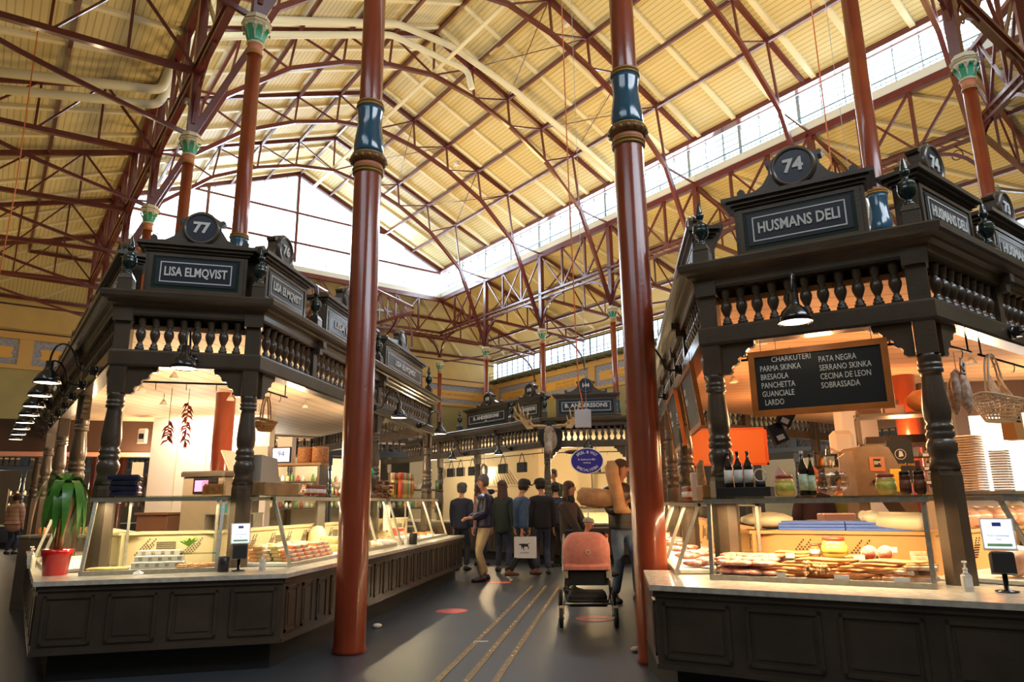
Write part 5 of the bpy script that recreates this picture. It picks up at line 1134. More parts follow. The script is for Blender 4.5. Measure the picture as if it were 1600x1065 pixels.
mb.done('frame', mat('frame_orange', (.70, .11, .015), .4), r)
r = empty('tea_boxes', FRf.at(.52, .35, 2.62), FRf.rz, 'two black and gold cartons hanging from a string in the right stall', 'cartons'); MB().tube([(0, 0, 0), (.0, 0, -.62)], .003, 5).done('string', PWHITE, r)
for k, (x, z, a) in enumerate(((.03, -.66, .5), (-.05, -.80, -.4))):
    mb = MB(Matrix.Translation((x, 0, z)) @ Matrix.Rotation(a, 4, 'Y') @ Matrix.Rotation(.5, 4, 'Z')); mb.use(BLACKM).box(-.055, .055, -.03, .03, -.08, .08).use(GOLD).box(.055, .056, -.03, .03, -.08, .08).use(TAG).box(-.03, .03, -.032, -.03, -.06, -.02); mb.done('carton', None, r)
# bottles, jars on the case lid
BOT = mat('bottle_dark', (.020, .012, .010), .10, coat=.8)
def bottle(F, x, y, z, h, r_, lab, lm=TAG, cap=BLACK, grp=None):
    t = empty('bottle', F.at(x, y, z), F.rz, lab, 'bottle', grp)
    mb = MB().use(BOT).lathe([(r_*.9, 0), (r_, .008), (r_, h*.56), (r_*.85, h*.64), (r_*.36, h*.78), (r_*.33, h*.94)], n=18); mb.use(lm).lathe([(r_*1.01, h*.12), (r_*1.01, h*.48)], n=18); mb.done('glass', None, t)
    MB().lathe([(r_*.40, h*.93), (r_*.42, h*.995), (r_*.3, h)], n=12).done('cap', cap, t); return t
thing1('black_tray', MB().bbox(-.20, .20, -.09, .09, 0, .07, .006), BLACKM, FRf.at(.26, .0, TOPR), FRf.rz, 'black tray carrying three dark bottles on the right case', 'tray')
for k in range(3): bottle(FRf, .15+.075*k, -.02, TOPR+.07, .27, .033, 'dark bottle with white label on the black tray, %s of three' % ('left', 'middle', 'right')[k])
r = empty('round_tin', FRf.at(.385, -.03, TOPR+.07), FRf.rz, 'round white ring stand beside the three dark bottles', 'stand'); MB().tube([(.045*cos(2*pi*i/20), 0, .085+.045*sin(2*pi*i/20)) for i in range(21)], .006, 6).done('ring', PWHITE, r); MB().lathe([(.035, 0), (.035, .04)], n=14).done('base', BLACKM, r)
jar_at(FRf, .56, -.06, TOPR, 'mustard_jar', .068, .15, MUST, LIDR, 'squat yellow mustard jar with dark lid left of the tall bottle on the right case', 'jar', label=MUSL)
for k, hh in enumerate((.32, .30)): bottle(FRf, .69+.055*k, -.04, TOPR, hh, .034 if k == 0 else .025, ('tall dark bottle with a colourful label on the right case', 'dark bottle partly hidden behind the tall bottle with the colourful label')[k], mat('label_leafy', (.78, .80, .68), .5, col2=(.35, .50, .22), vscale=30), PWHITE if k == 0 else BLACK)
jar_at(FRf, 1.21, .08, TOPR, 'mustard_jar', .065, .145, MUST, LIDR, 'squat yellow mustard jar near the right corner post on the case', 'jar', label=MUSL)
for k in range(2): jar_at(FRf, 1.33+.088*k, .08, TOPR, 'sauce_jar', .038, .16, DKJ, LIDB, '%s dark sauce bottle next to the right corner post' % ('left', 'right')[k], 'jar', label=mat('label_brown', (.20, .06, .03), .4))
thing1('pink_carton', MB().add([(-.07, -.04, 0), (.07, -.04, 0), (.07, .04, 0), (-.07, .04, 0), (-.02, 0, .13)], [(3, 2, 1, 0), (0, 1, 4), (1, 2, 4), (2, 3, 4), (3, 0, 4)]), mat('carton_pale_pink', (.72, .42, .36), .5), FRf.at(.52, .10, TOPR+.10), FRf.rz, 'pale pink pyramid packet behind the mustard jar', 'packet')
thing1('cellophane_bag', MB().add(*lump(.13, .09, .11), True).tube([(0, 0, .2), (0, 0, .26), (.05, 0, .34)], [.02, .03, .07], 8), glass_mat('cellophane', (.95, .90, .86), .22), FRf.at(.84, .26, TOPR), FRf.rz, 'transparent gift bag on the right case before the big machine', 'bag')
# band saw machine
r = empty('band_saw', (2.60, 7.6, .85), .15, 'large steel meat saw with rounded housing and yellow label in the right stall', 'meat saw')
SAWM = mat('saw_steel', (.24, .17, .11), .4, metal=.3, var=.1, vscale=10)
MB().plate([(-.28, .48), (-.20, .44), (.10, .44), (.26, .20), (.34, .22), (.16, .78), (.08, .95), (.0, .98), (-.22, .96), (-.28, .92)], -.16, .16).done('wheel_housing', SAWM, r)
MB().box(-.26, -.16, -.12, .12, 0, .46).box(.16, .34, -.14, .14, 0, .30).done('column', SAWM, r); MB().box(-.30, .46, -.30, .30, -.02, .02).done('table', STEEL, r)
mb = MB().use(mat('label_orange', (.55, .20, .08), .5)).box(-.13, .02, -.166, -.16, .72, .86).use(CHALK).box(-.09, -.02, -.168, -.166, .76, .84).use(CHW); put_text(mb, 'BM', -.055, -.169, .80, .05, .001); mb.done('maker_plate', None, r)
MB().box(.06, .17, -.166, -.16, .52, .74).done('yellow_label', mat('label_yellow', (.85, .50, .03), .5), r); MB().lathe([(.02, 0), (.02, .03)], n=12, M=Matrix.Translation((-.10, -.16, .62)) @ Matrix.Rotation(pi/2, 4, 'X')).done('knob', BLACKM, r)
cabinet('work_table', 1.75, 3.2, 7.2, 7.95, .83, STEELD, 'steel work table carrying the meat saw in the right stall', STEEL)
r = empty('meat_slicer', (2.05, 6.95, .98), .1, 'pale slicer with a flat dark tray on the work table, seen through the right case', 'slicer'); MB().bbox(-.20, .25, -.16, .16, 0, .12, .01).done('base', BRN, r); MB().box(-.26, .34, -.2, .2, .12, .14).done('tray', STEELD, r); MB().bbox(-.2, .08, -.1, .1, .14, .20, .01).done('motor', mat('slicer_pink', (.72, .45, .38), .4), r)
cabinet('work_table', 1.45, 3.1, 6.75, 7.15, .98, STEELD, 'narrow steel table just behind the sausage case', STEEL)
# shelf rack
r = empty('steel_rack', (3.5, 9.1, 0), -.25, 'open steel rack loaded with cartons and bags in the right stall', 'rack')
for x in (-.5, .5):
    for y in (-.2, .2): MB().box(x-.02, x+.02, y-.02, y+.02, 0, 2.34).done('post', STEELD, r)
for z in (.9, 1.30, 1.92, 2.28): MB().box(-.52, .52, -.22, .22, z, z+.03).done('shelf', STEELD, r)
for k, (x, z, sx, sz, c, lab) in enumerate(((-.36, 2.31, .26, .09, (.20, .10, .05), 'brown flat box on top of the steel rack'), (-.08, 2.31, .22, .10, (.70, .42, .34), 'pink carton on top of the steel rack'), (.0, 1.95, .40, .10, (.03, .02, .02), 'black crate on the upper shelf of the steel rack'),
        (-.30, 1.95, .28, .09, (.08, .05, .03), 'dark tray on the upper shelf of the steel rack'), (.38, 1.95, .12, .13, (.60, .25, .18), 'small pale box at the right of the upper shelf'), (-.24, 1.33, .46, .46, (.03, .015, .40), 'deep blue panel standing on the middle shelf of the rack'), (-.1, 2.41, .14, .07, (.30, .09, .04), 'small brown box stacked on the pink carton'))):
    thing1('carton', MB().bbox(-sx/2, sx/2, -.14, .14, 0, sz, .006), mat('carton_c%d' % k, c, .5), (3.5+x*cos(.25), 9.1-x*sin(.25), z), -.25, lab, 'box')
thing1('paper_bag_pile', MB().add(*lump(.20, .14, .15), True), mat('bag_orange', (.75, .26, .08), .5, col2=(.72, .42, .22), vscale=8), (3.78, 9.05, 2.31), 0, 'heap of orange carrier bags on top of the steel rack', 'bags')
mb = MB().use(BLACKM).box(-.13, .13, -.01, .01, -.23, .23).use(CHW).tube([(.055*cos(2*pi*i/20), -.012, .08+.055*sin(2*pi*i/20)) for i in range(21)], .004, 5)
mb.add([(-.02, -.012, .05), (.03, -.012, .06), (.02, -.012, .11), (-.01, -.012, .12)], [(0, 1, 2, 3)]); mb.use(mat('script_gold', (.75, .42, .05), .5)); put_text(mb, 'Njut god mat', 0, -.012, -.03, .05, .001)
thing1('black_poster', mb, None, (3.12, 8.3, 1.70), -.05, 'black poster with a round white emblem and gold script in the right stall', 'poster')
mb = MB()
for i in range(3):
    for j in range(3): mb.use(mat('bin_brown', (.16, .08, .05), .4)).box(.17*i, .17*i+.15, -.1, .1, .15*j, .15*j+.02).box(.17*i, .17*i+.01, -.1, .1, .15*j, .15*j+.12).box(.17*i, .17*i+.15, -.1, -.09, .15*j, .15*j+.05).use(TAG).box(.17*i+.04, .17*i+.10, -.102, -.1, .15*j+.01, .15*j+.04)
thing1('bin_rack', mb, None, (3.36, 8.5, 1.45), -.1, 'rack of small brown open bins with labels right of the black poster', 'bin rack')
struct('wall_stall_right', MB().box(3.45, 3.95, 11.2, 11.6, 0, SR.z(2.97)).box(4.9, 8.4, 10.5, 10.7, 0, 2.05), WHT)
DKB = mat('partition_brown', (.075, .035, .02), .6)
struct('wall_stall_upper', MB().box(4.3, 8.4, 10.45, 10.65, 2.05, SR.z(2.97)).add(*slab([(-12.4, 11.3, 2.35), (-8.78, 13.0, 2.35), (-8.9, 13.2, 2.35), (-12.5, 11.5, 2.35)], .62)), DKB)
struct('trim_31', MB().add(*slab([(-12.4, 11.25, 2.27), (-8.78, 12.95, 2.27), (-8.9, 13.2, 2.27), (-12.5, 11.5, 2.27)], .08)), mat('trim_pink', (.75, .36, .26), .5))
mb = MB().use(PWHITE).box(-.14, .14, -.015, .015, -.07, .07).use(BLACKM); put_text(mb, '52', 0, -.018, 0, .11, .001)
thing1('queue_number', mb, None, (3.46, 11.0, 2.66), 0, 'white lit number display reading 52 below the large blackboard', 'number display')
thing1('paper_dispenser', MB().bbox(-.13, .13, -.08, .08, 0, .26, .05), PWHITE, (2.62, 8.6, 1.82), 0, 'white rounded paper dispenser above the meat saw', 'dispenser')
# stacks of clear tubs, shelf and lit panel to the right
CLT = mat('tub_clear', (.80, .68, .52), .25, coat=.6)
for k, (x, y, n, w_, lab) in enumerate(((3.22, 7.0, 22, .11, 'tall stack of clear plastic tubs right of the right corner post'), (3.45, 6.95, 16, .075, 'lower stack of narrow clear tubs right of the tall stack'))):
    mb = MB()
    for j in range(n): mb.bbox(-w_*(.92), w_*.92, -w_*.8, w_*.8, .023*j, .023*j+.012, .01).bbox(-w_, w_, -w_*.88, w_*.88, .023*j+.012, .023*j+.018, .012)
    thing1('tub_stack', mb, CLT, (x, y, 1.36), -.7, lab, 'tubs')
cabinet('work_table', 2.9, 3.7, 6.75, 7.25, 1.36, PWHITE, 'pale cupboard carrying the stacks of clear tubs', STEEL, z0=0, cat='cupboard')
thing1('light_box', MB().box(-.55, .55, -.02, .02, 0, 1.0), mat('panel_lit', (1, 1, 1), .5, emit=(1.0, .93, .80), es=1.6), (4.9, 9.2, 1.3), -.5, 'bright backlit white panel at the right of the right stall', 'lit panel')
r = empty('meat_slicer', (3.62, 6.45, 1.05), -.6, 'white slicer with black knob seen through the case behind the right terminal', 'slicer'); MB().plate([(-.18, 0), (.2, 0), (.16, .10), (.05, .22), (0, .10), (-.05, .2), (-.15, .12)], -.1, .1).done('body', PWHITE, r); MB().lathe([(.03, 0), (.03, .03)], n=12, M=Matrix.Translation((-.1, -.1, .08)) @ Matrix.Rotation(pi/2, 4, 'X')).done('knob', BLACKM, r)
cabinet('work_table', 3.3, 4.3, 6.1, 6.65, 1.04, STEELD, 'low steel table behind the hams at the right edge', STEEL)
thing1('blue_sheet', MB().box(-.10, .10, -.01, .01, -.14, .14), mat('sheet_blue', (.12, .18, .32), .3), (3.55, 8.2, 2.08), 0, 'blue grey plastic sheet hanging right of the right corner post', 'sheet')
thing1('white_carton', MB().use(PWHITE).bbox(-.11, .11, -.08, .08, 0, .12, .004), None, (3.55, 8.3, 2.24), 0, 'white carton with a dark dot above the blue grey sheet', 'carton')
# salami bundle, paper bag, hams
SALM = mat('salami_skin', (.52, .24, .12), .6, col2=(.78, .66, .52), vscale=28, bump=.3)
r = empty('salami_bundle', FRr.at(.52, .12, 2.32), FRr.rz, 'bundle of mould-covered salamis with paper labels hanging right of the corner post', 'salamis'); MB().tube([(0, 0, .05), (0, 0, -.12)], .003, 5).done('string', TR, r)
for k in range(6):
    a = k*1.05; x, y = .042*cos(a), .042*sin(a); z = -.12-.03*(k % 3)
    MB().tube([(x*.3, y*.3, z+.04), (x, y, z), (x*1.1, y*1.1, z-.10), (x, y, z-.20), (x*.9, y*.9, z-.24)], [.006, .028, .036, .028, .006], 10).done('salami', SALM, r)
for k in range(3): MB(Matrix.Translation((.02*k-.02, -.055+.01*k, -.06-.035*k)) @ Matrix.Rotation(.5-.5*k, 4, 'Y')).use(OWOOD).box(-.045, .045, -.003, .003, -.03, .03).use(TAG).box(-.038, .038, -.005, -.003, -.023, .023).use(CHALK).box(-.012, .012, -.007, -.005, -.015, .015).done('paper_label', None, r)
r = empty('paper_bag', (3.24, 6.25, 2.02), FRr.rz, 'orange brown paper carrier bag hanging at the right edge', 'bag')
mb = MB().use(mat('kraft_orange', (.66, .30, .08), .6)).add([(-.12, -.04, 0), (.12, -.04, 0), (.12, .04, 0), (-.12, .04, 0), (-.09, -.05, -.26), (.09, -.05, -.26), (.09, .05, -.26), (-.09, .05, -.26)], [(4, 5, 6, 7), (0, 4, 5, 1), (1, 5, 6, 2), (2, 6, 7, 3), (3, 7, 4, 0)]); mb.done('bag_body', None, r)
MB().box(-.05, .05, -.046, -.044, -.09, -.07).box(-.05, .05, -.048, -.046, -.12, -.105).done('dark_print', BLACKM, r); MB().tube([(-.04, 0, 0), (-.02, 0, .08), (.02, 0, .08), (.04, 0, 0)], .004, 5).done('handle', MATS['kraft_orange'], r)
# things on the aisle side case of the right stall
thing1('wooden_block', MB().bbox(-.22, .22, -.10, .10, 0, .12, .006), mat('block_wood', (.42, .20, .06), .5), FRa.at(La-.32, .05, 1.305), FRa.rz, 'wooden box on the slanted case beside the left post of the right stall', 'box')
thing1('dried_bundle', MB().tube([(0, 0, 0), (.01, 0, .15), (0, 0, .28), (.02, 0, .34)], [.03, .04, .035, .02], 10), mat('straw', (.50, .34, .14), .7, var=.3, vscale=30), FRa.at(La-.62, .0, 1.305), 0, 'wrapped bundle standing upright beside the wooden box of the right stall', 'bundle')
thing1('white_cup_stack', MB().lathe([(.045, 0), (.055, .24), (.05, .25)], n=16), PWHITE, FRa.at(La-.95, .0, 1.305), 0, 'stack of white cups on the slanted case of the right stall', 'cups')
for k in range(10): jar_at(FRa, La-1.35-.12*(k % 5), -.02+.10*(k//5), 1.305, 'red_jar', .04, .14, mat('jam_red', (.35, .04, .02), .2, coat=.6), GOLD, 'red preserve jar on the aisle case of the right stall', 'jar', grp='red jars on the right stall')

# ============================================================ FAR STALL AND AISLE FURNISHINGS
CRW = mat('stall_wall_cream', (.78, .66, .42), .6)
struct('wall_stall_far', MB().box(-2.2, 1.6, 20.6, 20.8, 0, 2.9).add(*slab([(-2.2, 20.6, 0), (-7.4, 25.0, 0), (-7.4, 25.2, 0), (-2.2, 20.8, 0)], 2.9)), CRW)
SD = mat('shelf_dark', (.10, .06, .04), .5)
def shelf_unit(p, rz, w_, zs, lab, kinds, n, r_=.045, h_=.16):
    r = empty('wall_shelf', p, rz, lab, 'shelf')
    for z in zs: MB().box(-w_/2, w_/2, -.15, .15, z, z+.03).done('board', SD, r)
    for s in (-1, 1): MB().box(s*w_/2-.015, s*w_/2+.015, -.15, .15, zs[0]-.1, zs[-1]+.25).done('side', SD, r)
    T = Matrix.Translation(p) @ Matrix.Rotation(rz, 4, 'Z')
    protos = []
    for k, (nm, c, hh) in enumerate(kinds):
        mb = MB().use(mat('ware_'+nm, c, .4)).lathe([(r_, 0), (r_, hh*.7), (r_*.6, hh*.82), (r_*.6, hh)], n=10); o = mb.done(nm, None); protos.append(tag(o, '%s standing on the %s' % (nm.replace('_', ' '), lab), nm.split('_')[-1], '%s on the %s' % (nm.replace('_', ' '), lab[:60])))
    first = [True]*len(protos)
    for z in zs:
        for i in range(n):
            k = (i*7+int(z*10)) % len(protos); q = T @ Vector((-w_/2+.06+(w_-.12)*i/(n-1), rnd(-.05, .05), z+.03))
            if first[k]: protos[k].location = q; first[k] = False
            else: o = protos[k].copy(); COL.objects.link(o); o.location = q
random.seed(21)
shelf_unit((.3, 20.3, 0), 0, 1.9, (1.25, 2.1), 'dark shelf on the back wall of the far stall', [('small_jar', (.60, .35, .10), .14), ('dark_bottle', (.05, .04, .03), .20), ('white_cup', (.7, .66, .6), .12)], 12)
shelf_unit((-8.2, 18.3, 0), pi/4, 3.0, (1.2, 1.55, 1.9), 'bright shelf of the slate blue stall', [('green_bottle', (.20, .38, .10), .20), ('yellow_jar', (.75, .60, .22), .14), ('white_jar', (.78, .76, .66), .15), ('red_jar_tall', (.5, .1, .05), .16)], 22)
shelf_unit((7.6, 21.2, 0), -pi/4, 5.0, (1.25, 1.6, 1.95), 'lit shelf of the blue black stall', [('amber_bottle', (.35, .18, .05), .22), ('pale_jar', (.75, .60, .38), .14), ('dark_jar', (.10, .06, .04), .16)], 22)
shelf_unit((-20.5, 24.8, 0), pi/4, 4.4, (1.3, 1.75), 'lit shelf of the distant left stall', [('amber_jar', (.6, .35, .12), .16), ('cream_jar', (.78, .7, .5), .16)], 20)
for p, e, z0, z1, lab in (((-9.8, 17.4), (2.9, 2.9), 0, 2.6, 'wall_stall_slate'), ((5.0, 24.4), (6.0, -6.0), 0, 2.6, 'wall_stall_dark')):
    struct(lab, MB().add(*slab([(p[0], p[1], 0), (p[0]+e[0], p[1]+e[1], 0), (p[0]+e[0]-.15, p[1]+e[1]+.15, 0), (p[0]-.15, p[1]+.15, 0)], z1)), CRW)
shelf_unit((5.2, 13.2, 0), -pi/4*.9, 3.4, (1.05, 1.5, 1.9), 'dark shelf at the back of the right stall', [('wine_bottle', (.04, .03, .02), .24), ('preserve_glass', (.65, .30, .08), .15), ('pale_tin', (.72, .62, .45), .14)], 24)
shelf_unit((-8.9, 14.2, 0), -pi/4*.2, 2.6, (.95, 1.35, 1.75), 'dark shelf behind the left partition', [('brown_bottle', (.12, .05, .02), .20), ('pink_box', (.70, .40, .32), .14), ('white_tin', (.74, .68, .55), .16)], 18)
shelf_unit((-4.9, 15.6, 0), pi/4, 2.2, (1.2, 1.6), 'shelf of goods past the far end of the left stall', [('green_flask', (.16, .34, .10), .18), ('orange_jar', (.72, .32, .08), .14), ('white_pot', (.76, .7, .58), .12)], 18)
# steel hood, oven
r = empty('cooker_hood', (-3.0, 19.6, 1.75), .2, 'steel cooker hood in the far stall above the customers', 'cooker hood')
MB().add([(-.55, -.4, 0), (.45, -.4, 0), (.45, .4, 0), (-.55, .4, 0), (-.5, -.1, .55), (.0, -.1, .55), (.0, .4, .55), (-.5, .4, .55)], [(3, 2, 1, 0), (4, 5, 6, 7), (0, 1, 5, 4), (1, 2, 6, 5), (2, 3, 7, 6), (3, 0, 4, 7)]).done('hood', STEEL, r)
mb = MB(); [mb.beam((-.35+.08*k, -.42, .06), (-.42+.06*k, -.2, .45), .012) for k in range(9)]; mb.done('grille', BLACKM, r)
cabinet('kitchen_unit', -3.6, -2.4, 19.4, 20.0, 1.0, STEEL, 'steel cooking range below the hood in the far stall', STEEL, cat='range')
cabinet('kitchen_unit', -.6, 1.1, 19.5, 20.1, 1.25, STEEL, 'steel bench under the blue oval sign in the far stall', STEEL, cat='bench')
r = empty('microwave_oven', (-.02, 19.7, 1.27), 0, 'black microwave oven on the steel bench under the oval sign', 'oven'); MB().bbox(-.28, .28, -.18, .18, 0, .32, .01).done('housing', STEEL, r); MB().box(-.16, .24, -.19, -.18, .04, .28).done('door', BLACK, r)
# blue oval sign
OV = mat('oval_blue', (.030, .022, .26), .35)
r = empty('oval_sign', (-.595, 15.62, 2.19), 0, 'blue oval sign reading FAGEL & VILT SPECIALISTEN at the far stall', 'sign')
R90 = Matrix.Rotation(pi/2, 4, 'X')
MB(R90 @ Matrix.Diagonal((1, .78, 1, 1))).lathe([(.365, -.012), (.365, .012)], n=40).done('rim', WHITE, r); MB(Matrix.Translation((0, -.003, 0)) @ R90 @ Matrix.Diagonal((1, .78, 1, 1))).lathe([(.345, -.012), (.345, .013)], n=40).done('panel', OV, r)
mb = MB()
def arc_text(mb, s, rad, ell, top, size):
    n = len(s); span = min(2.3, .155*n)
    for i, ch in enumerate(s):
        if ch == ' ': continue
        t = (i-(n-1)/2)*span/n; a = pi/2-t if top else -pi/2+t
        x, z = rad*cos(a), rad*ell*sin(a)
        put_text(mb, ch, 0, 0, 0, size, .001, .001, M=Matrix.Translation((x, -.019, z)) @ Matrix.Rotation(t*(.8 if top else -.8), 4, 'Y'))
arc_text(mb, 'FÅGEL & VILT', .265, .72, True, .085); arc_text(mb, 'SPECIALISTEN', .275, .74, False, .082)
put_text(mb, 'B. Anderssons Eftr.', 0, -.019, .03, .050, .001, .001); put_text(mb, 'Avdelning', 0, -.019, -.04, .040, .001, .001); mb.done('lettering', WHITE, r)
for x in (-.2, .2): MB().tube([(x, 0, .2), (x, 0, .38)], .004, 5).done('chain', STEELD, r)
# moose head trophy
MS = mat('moose_hide', (.25, .19, .13), .8, col2=(.42, .36, .28), vscale=6, bump=.3, bscale=80); ANT = mat('antler', (.55, .36, .16), .55, var=.2, vscale=10)
r = empty('moose_trophy', (-1.42, 16.05, 2.80), 0, 'mounted moose head with broad antlers at the corner of the far stall', 'moose head')
MB(Matrix.Rotation(pi/2, 4, 'X')).lathe([(.26, -.0), (.28, .02), (.26, .04)], n=24, ell=1.2).done('shield', BLACKM, r)
def blob(mb, secs, n=14, M=None):      # loft of elliptical sections (centre, radius x, radius z, pitch)
    vs = []; fs = []
    for c, rx, rz_, ph in secs:
        for k in range(n): a = 2*pi*k/n; vs.append((c[0]+rx*cos(a), c[1]+rz_*sin(a)*sin(ph), c[2]+rz_*sin(a)*cos(ph)))
    for i in range(len(secs)-1):
        for k in range(n): l = (k+1) % n; fs.append((i*n+k, i*n+l, (i+1)*n+l, (i+1)*n+k))
    fs.append(tuple(range(n-1, -1, -1))); fs.append(tuple((len(secs)-1)*n+k for k in range(n)))
    return mb.add(vs, fs, True, M=M)
mb = MB(); blob(mb, [((0, 0, -.16), .17, .26, 0), ((0, -.15, -.08), .16, .22, 0), ((0, -.28, .04), .13, .16, -.2), ((0, -.38, .08), .12, .13, -.5), ((0, -.46, .0), .105, .12, -.8), ((0, -.54, -.14), .08, .10, -1.0), ((0, -.62, -.28), .085, .11, -1.1), ((0, -.68, -.38), .10, .11, -1.2), ((0, -.70, -.45), .08, .07, -1.3)])
mb.done('head', MS, r, sub=1)
for s in (-1, 1): MB().add([(s*.09, -.33, .14), (s*.14, -.30, .20), (s*.30, -.26, .20), (s*.26, -.30, .13)], [(0, 1, 2, 3), (3, 2, 1, 0)]).done('ear', MS, r); MB().ball((s*.10, -.47, .05), .02, 8).done('eye', BLACK, r); MB().ball((s*.045, -.735, -.41), .016, 6, sc=(1, .5, 1.4)).done('nostril', BLACKM, r)
for s in (-1, 1):
    mb = MB().tube([(s*.06, -.33, .18), (s*.22, -.30, .20), (s*.36, -.30, .20), (s*.48, -.32, .30)], [.03, .03, .035, .04], 8)
    mb.plate([(s*.36, .14), (s*.50, .12), (s*.62, .28), (s*.70, .44), (s*.60, .42), (s*.48, .34)] if s > 0 else [(s*.36, .14), (s*.50, .12), (s*.62, .28), (s*.70, .44), (s*.60, .42), (s*.48, .34)][::-1], -.34, -.31)
    for a, b in (((.68, .42), (.80, .66)), ((.62, .42), (.70, .74)), ((.56, .38), (.60, .66)), ((.50, .34), (.47, .58)), ((.64, .30), (.82, .44)), ((.44, .22), (.40, .42))): mb.tube([(s*a[0], -.325, a[1]), (s*(a[0]+b[0])/2*1.01, -.36, (a[1]+b[1])/2-.02), (s*b[0], -.36, b[1])], [.026, .02, .005], 6)
    mb.done('antler', ANT, r)
# hanging bags and pans
def hang_bag(p, rz, lab, m=BLACKM, kind=0):
    r = empty('hanging_bag' if kind == 0 else 'hanging_pan', p, rz, lab, 'bag' if kind == 0 else 'pan')
    if kind == 0:
        MB().tube([(-.12, 0, -.22), (-.02, 0, 0), (.02, 0, 0), (.12, 0, -.22)], .010, 6).done('strap', m, r); MB().bbox(-.17, .17, -.05, .05, -.46, -.22, .02).box(-.05, .05, -.056, -.05, -.38, -.35).done('bag', m, r)
    else: MB().lathe([(.14, 0), (.18, .05), (.17, .05), (.13, .01)], n=20, M=Matrix.Translation((0, 0, -.35)) @ R90).done('pan', STEEL, r); MB().box(-.012, .012, -.01, .01, -.18, .05).done('handle', STEEL, r)
FF = SF.faces[0][0]; LF_ = SF.faces[0][1]
for k, (x, kd, t) in enumerate(((7.3, 0, 'nearest the moose head'), (6.5, 0, 'second from the moose head'), (5.7, 1, 'between the black bags'), (5.1, 0, 'third from the moose head'), (4.5, 0, 'fourth from the moose head'), (3.6, 1, 'leftmost in the row'), (4.0, 0, 'fifth from the moose head'))):
    hang_bag(FF.at(x-.25, .25, 2.50), FF.rz, ('black bag' if kd == 0 else 'steel pan')+' hanging from the rail of the far stall, '+t, kind=kd)
hr = hook_rail(FF, 3.2, 7.9, .25, SF.z(2.62), 'black hook rail carrying bags along the far stall', 8); hook_rail(SF.faces[1][0], .2, 1.8, .2, SF.z(2.60), 'hook rail above the blue oval sign')
thing1('black_pheasant', MB().add(*lump(.25, .08, .06), True), mat('feathers', (.05, .035, .03), .6, col2=(.20, .10, .05), vscale=20), (-.95, 17.4, 2.45), .3, 'dark stuffed bird hanging behind the blue oval sign', 'bird')
thing1('cured_leg', MB().tube([(0, 0, 0), (.02, 0, -.15), (0, 0, -.4), (0, 0, -.5)], [.02, .05, .09, .02], 10), mat('cured_red', (.30, .06, .03), .4), FF.at(2.2, .3, 2.4), 0, 'dark red cured leg hanging at the left end of the far stall', 'ham')
# grey box on cables in the aisle
r = empty('hanging_box', (-.40, 9.6, 2.30), 0, 'pale grey square box hanging over the aisle on an orange cable', 'box'); MB().bbox(-.11, .11, -.05, .05, 0, .24, .006).done('box', mat('box_grey', (.62, .62, .66), .4), r)
mb = MB().use(ORC); pts = [(.0, 0, .24), (-.01, 0, .40), (-.05, 0, .62), (-.06, 0, 1.2), (-.10, .0, 4), (-.16, 0, 12.6)]; mb.tube(pts, .010, 6); mb.done('orange_cable', None, r)
MB().tube([(.05, 0, .24), (.05, 0, .9), (.02, 0, 12.6)], .004, 5).done('steel_wire', GRC, r)
cable([(4.2, 12.6, 16), (4.15, 12.4, 9), (4.1, 12.2, 4.2)], .012, ORC, 'pale orange cable hanging from the roof behind the right stall'); cable([(4.45, 12.6, 16), (4.45, 12.4, 4.2)], .005, GRC, 'thin grey wire hanging beside the pale orange cable')
cable([(-12.4, 12.0, 12.0), (-12.3, 12, 8), (-12.6, 12.2, 4.5)], .012, ORC, 'thin orange cable hanging at the far left under the side ceiling')
# floor markings
BRASS = mat('brass_strip', (.30, .20, .08), .35, metal=.6); STUD = mat('brass_stud', (.80, .60, .36), .25, metal=.8)
for k, (x0, x1) in enumerate(((-1.42, -1.32), (-1.20, -1.10), (-.98, -.88))):
    r = empty('guide_strip', (x0, 4.2, 0), 0, 'brass guide strip with studs let into the aisle floor, %s of three' % ('left', 'middle', 'right')[k], 'guide strip')
    MB().box(0, .055, 0, 7.6, .001, .005).done('strip', BRASS, r); mb = MB()
    for j in range(42): mb.lathe([(.014, .005), (.011, .010), (0, .011)], c=(.0275, .10+.18*j, 0), n=8)
    tag(mb.done('studs', STUD, r), kind='stuff')
DISC = mat('floor_disc_red', (.75, .07, .04), .4)
for x, y, rr, t in ((-2.08, 9.0, .20, 'beside the left counter'), (-.30, 8.55, .22, 'under the pram'), (-2.0, 12.2, .2, 'by the feet of the man in khaki trousers')):
    r = empty('floor_disc', (x, y, 0), 0, 'round red distance sticker on the floor '+t, 'floor sticker'); MB().lathe([(rr, .001), (rr, .004)], n=28).done('disc', DISC, r)
    put_text(MB(Matrix.Rotation(-pi/2, 4, 'X')), 'HÅLL AVSTÅND', 0, -.005, 0, .045, .001, .001).done('lettering', WHITE, r)
for p, lab in (((-2.62, 7.75, 0), 'crumpled white paper scrap on the floor right of the left column'), ((.12, 6.75, 0), 'crumpled pink tissue on the floor at the foot of the right column'),): thing1('paper_scrap', MB().add(*lump(.05, .035, .025), True), mat('tissue', (.75, .60, .55), .7) if p[0] > 0 else TAG, p, .4, lab, 'litter')
thing1('paper_stick', MB().box(-.07, .07, -.012, .012, 0, .006), TAG, (-1.35, 7.1, 0), .2, 'small white paper strip lying left of the guide strips', 'litter')
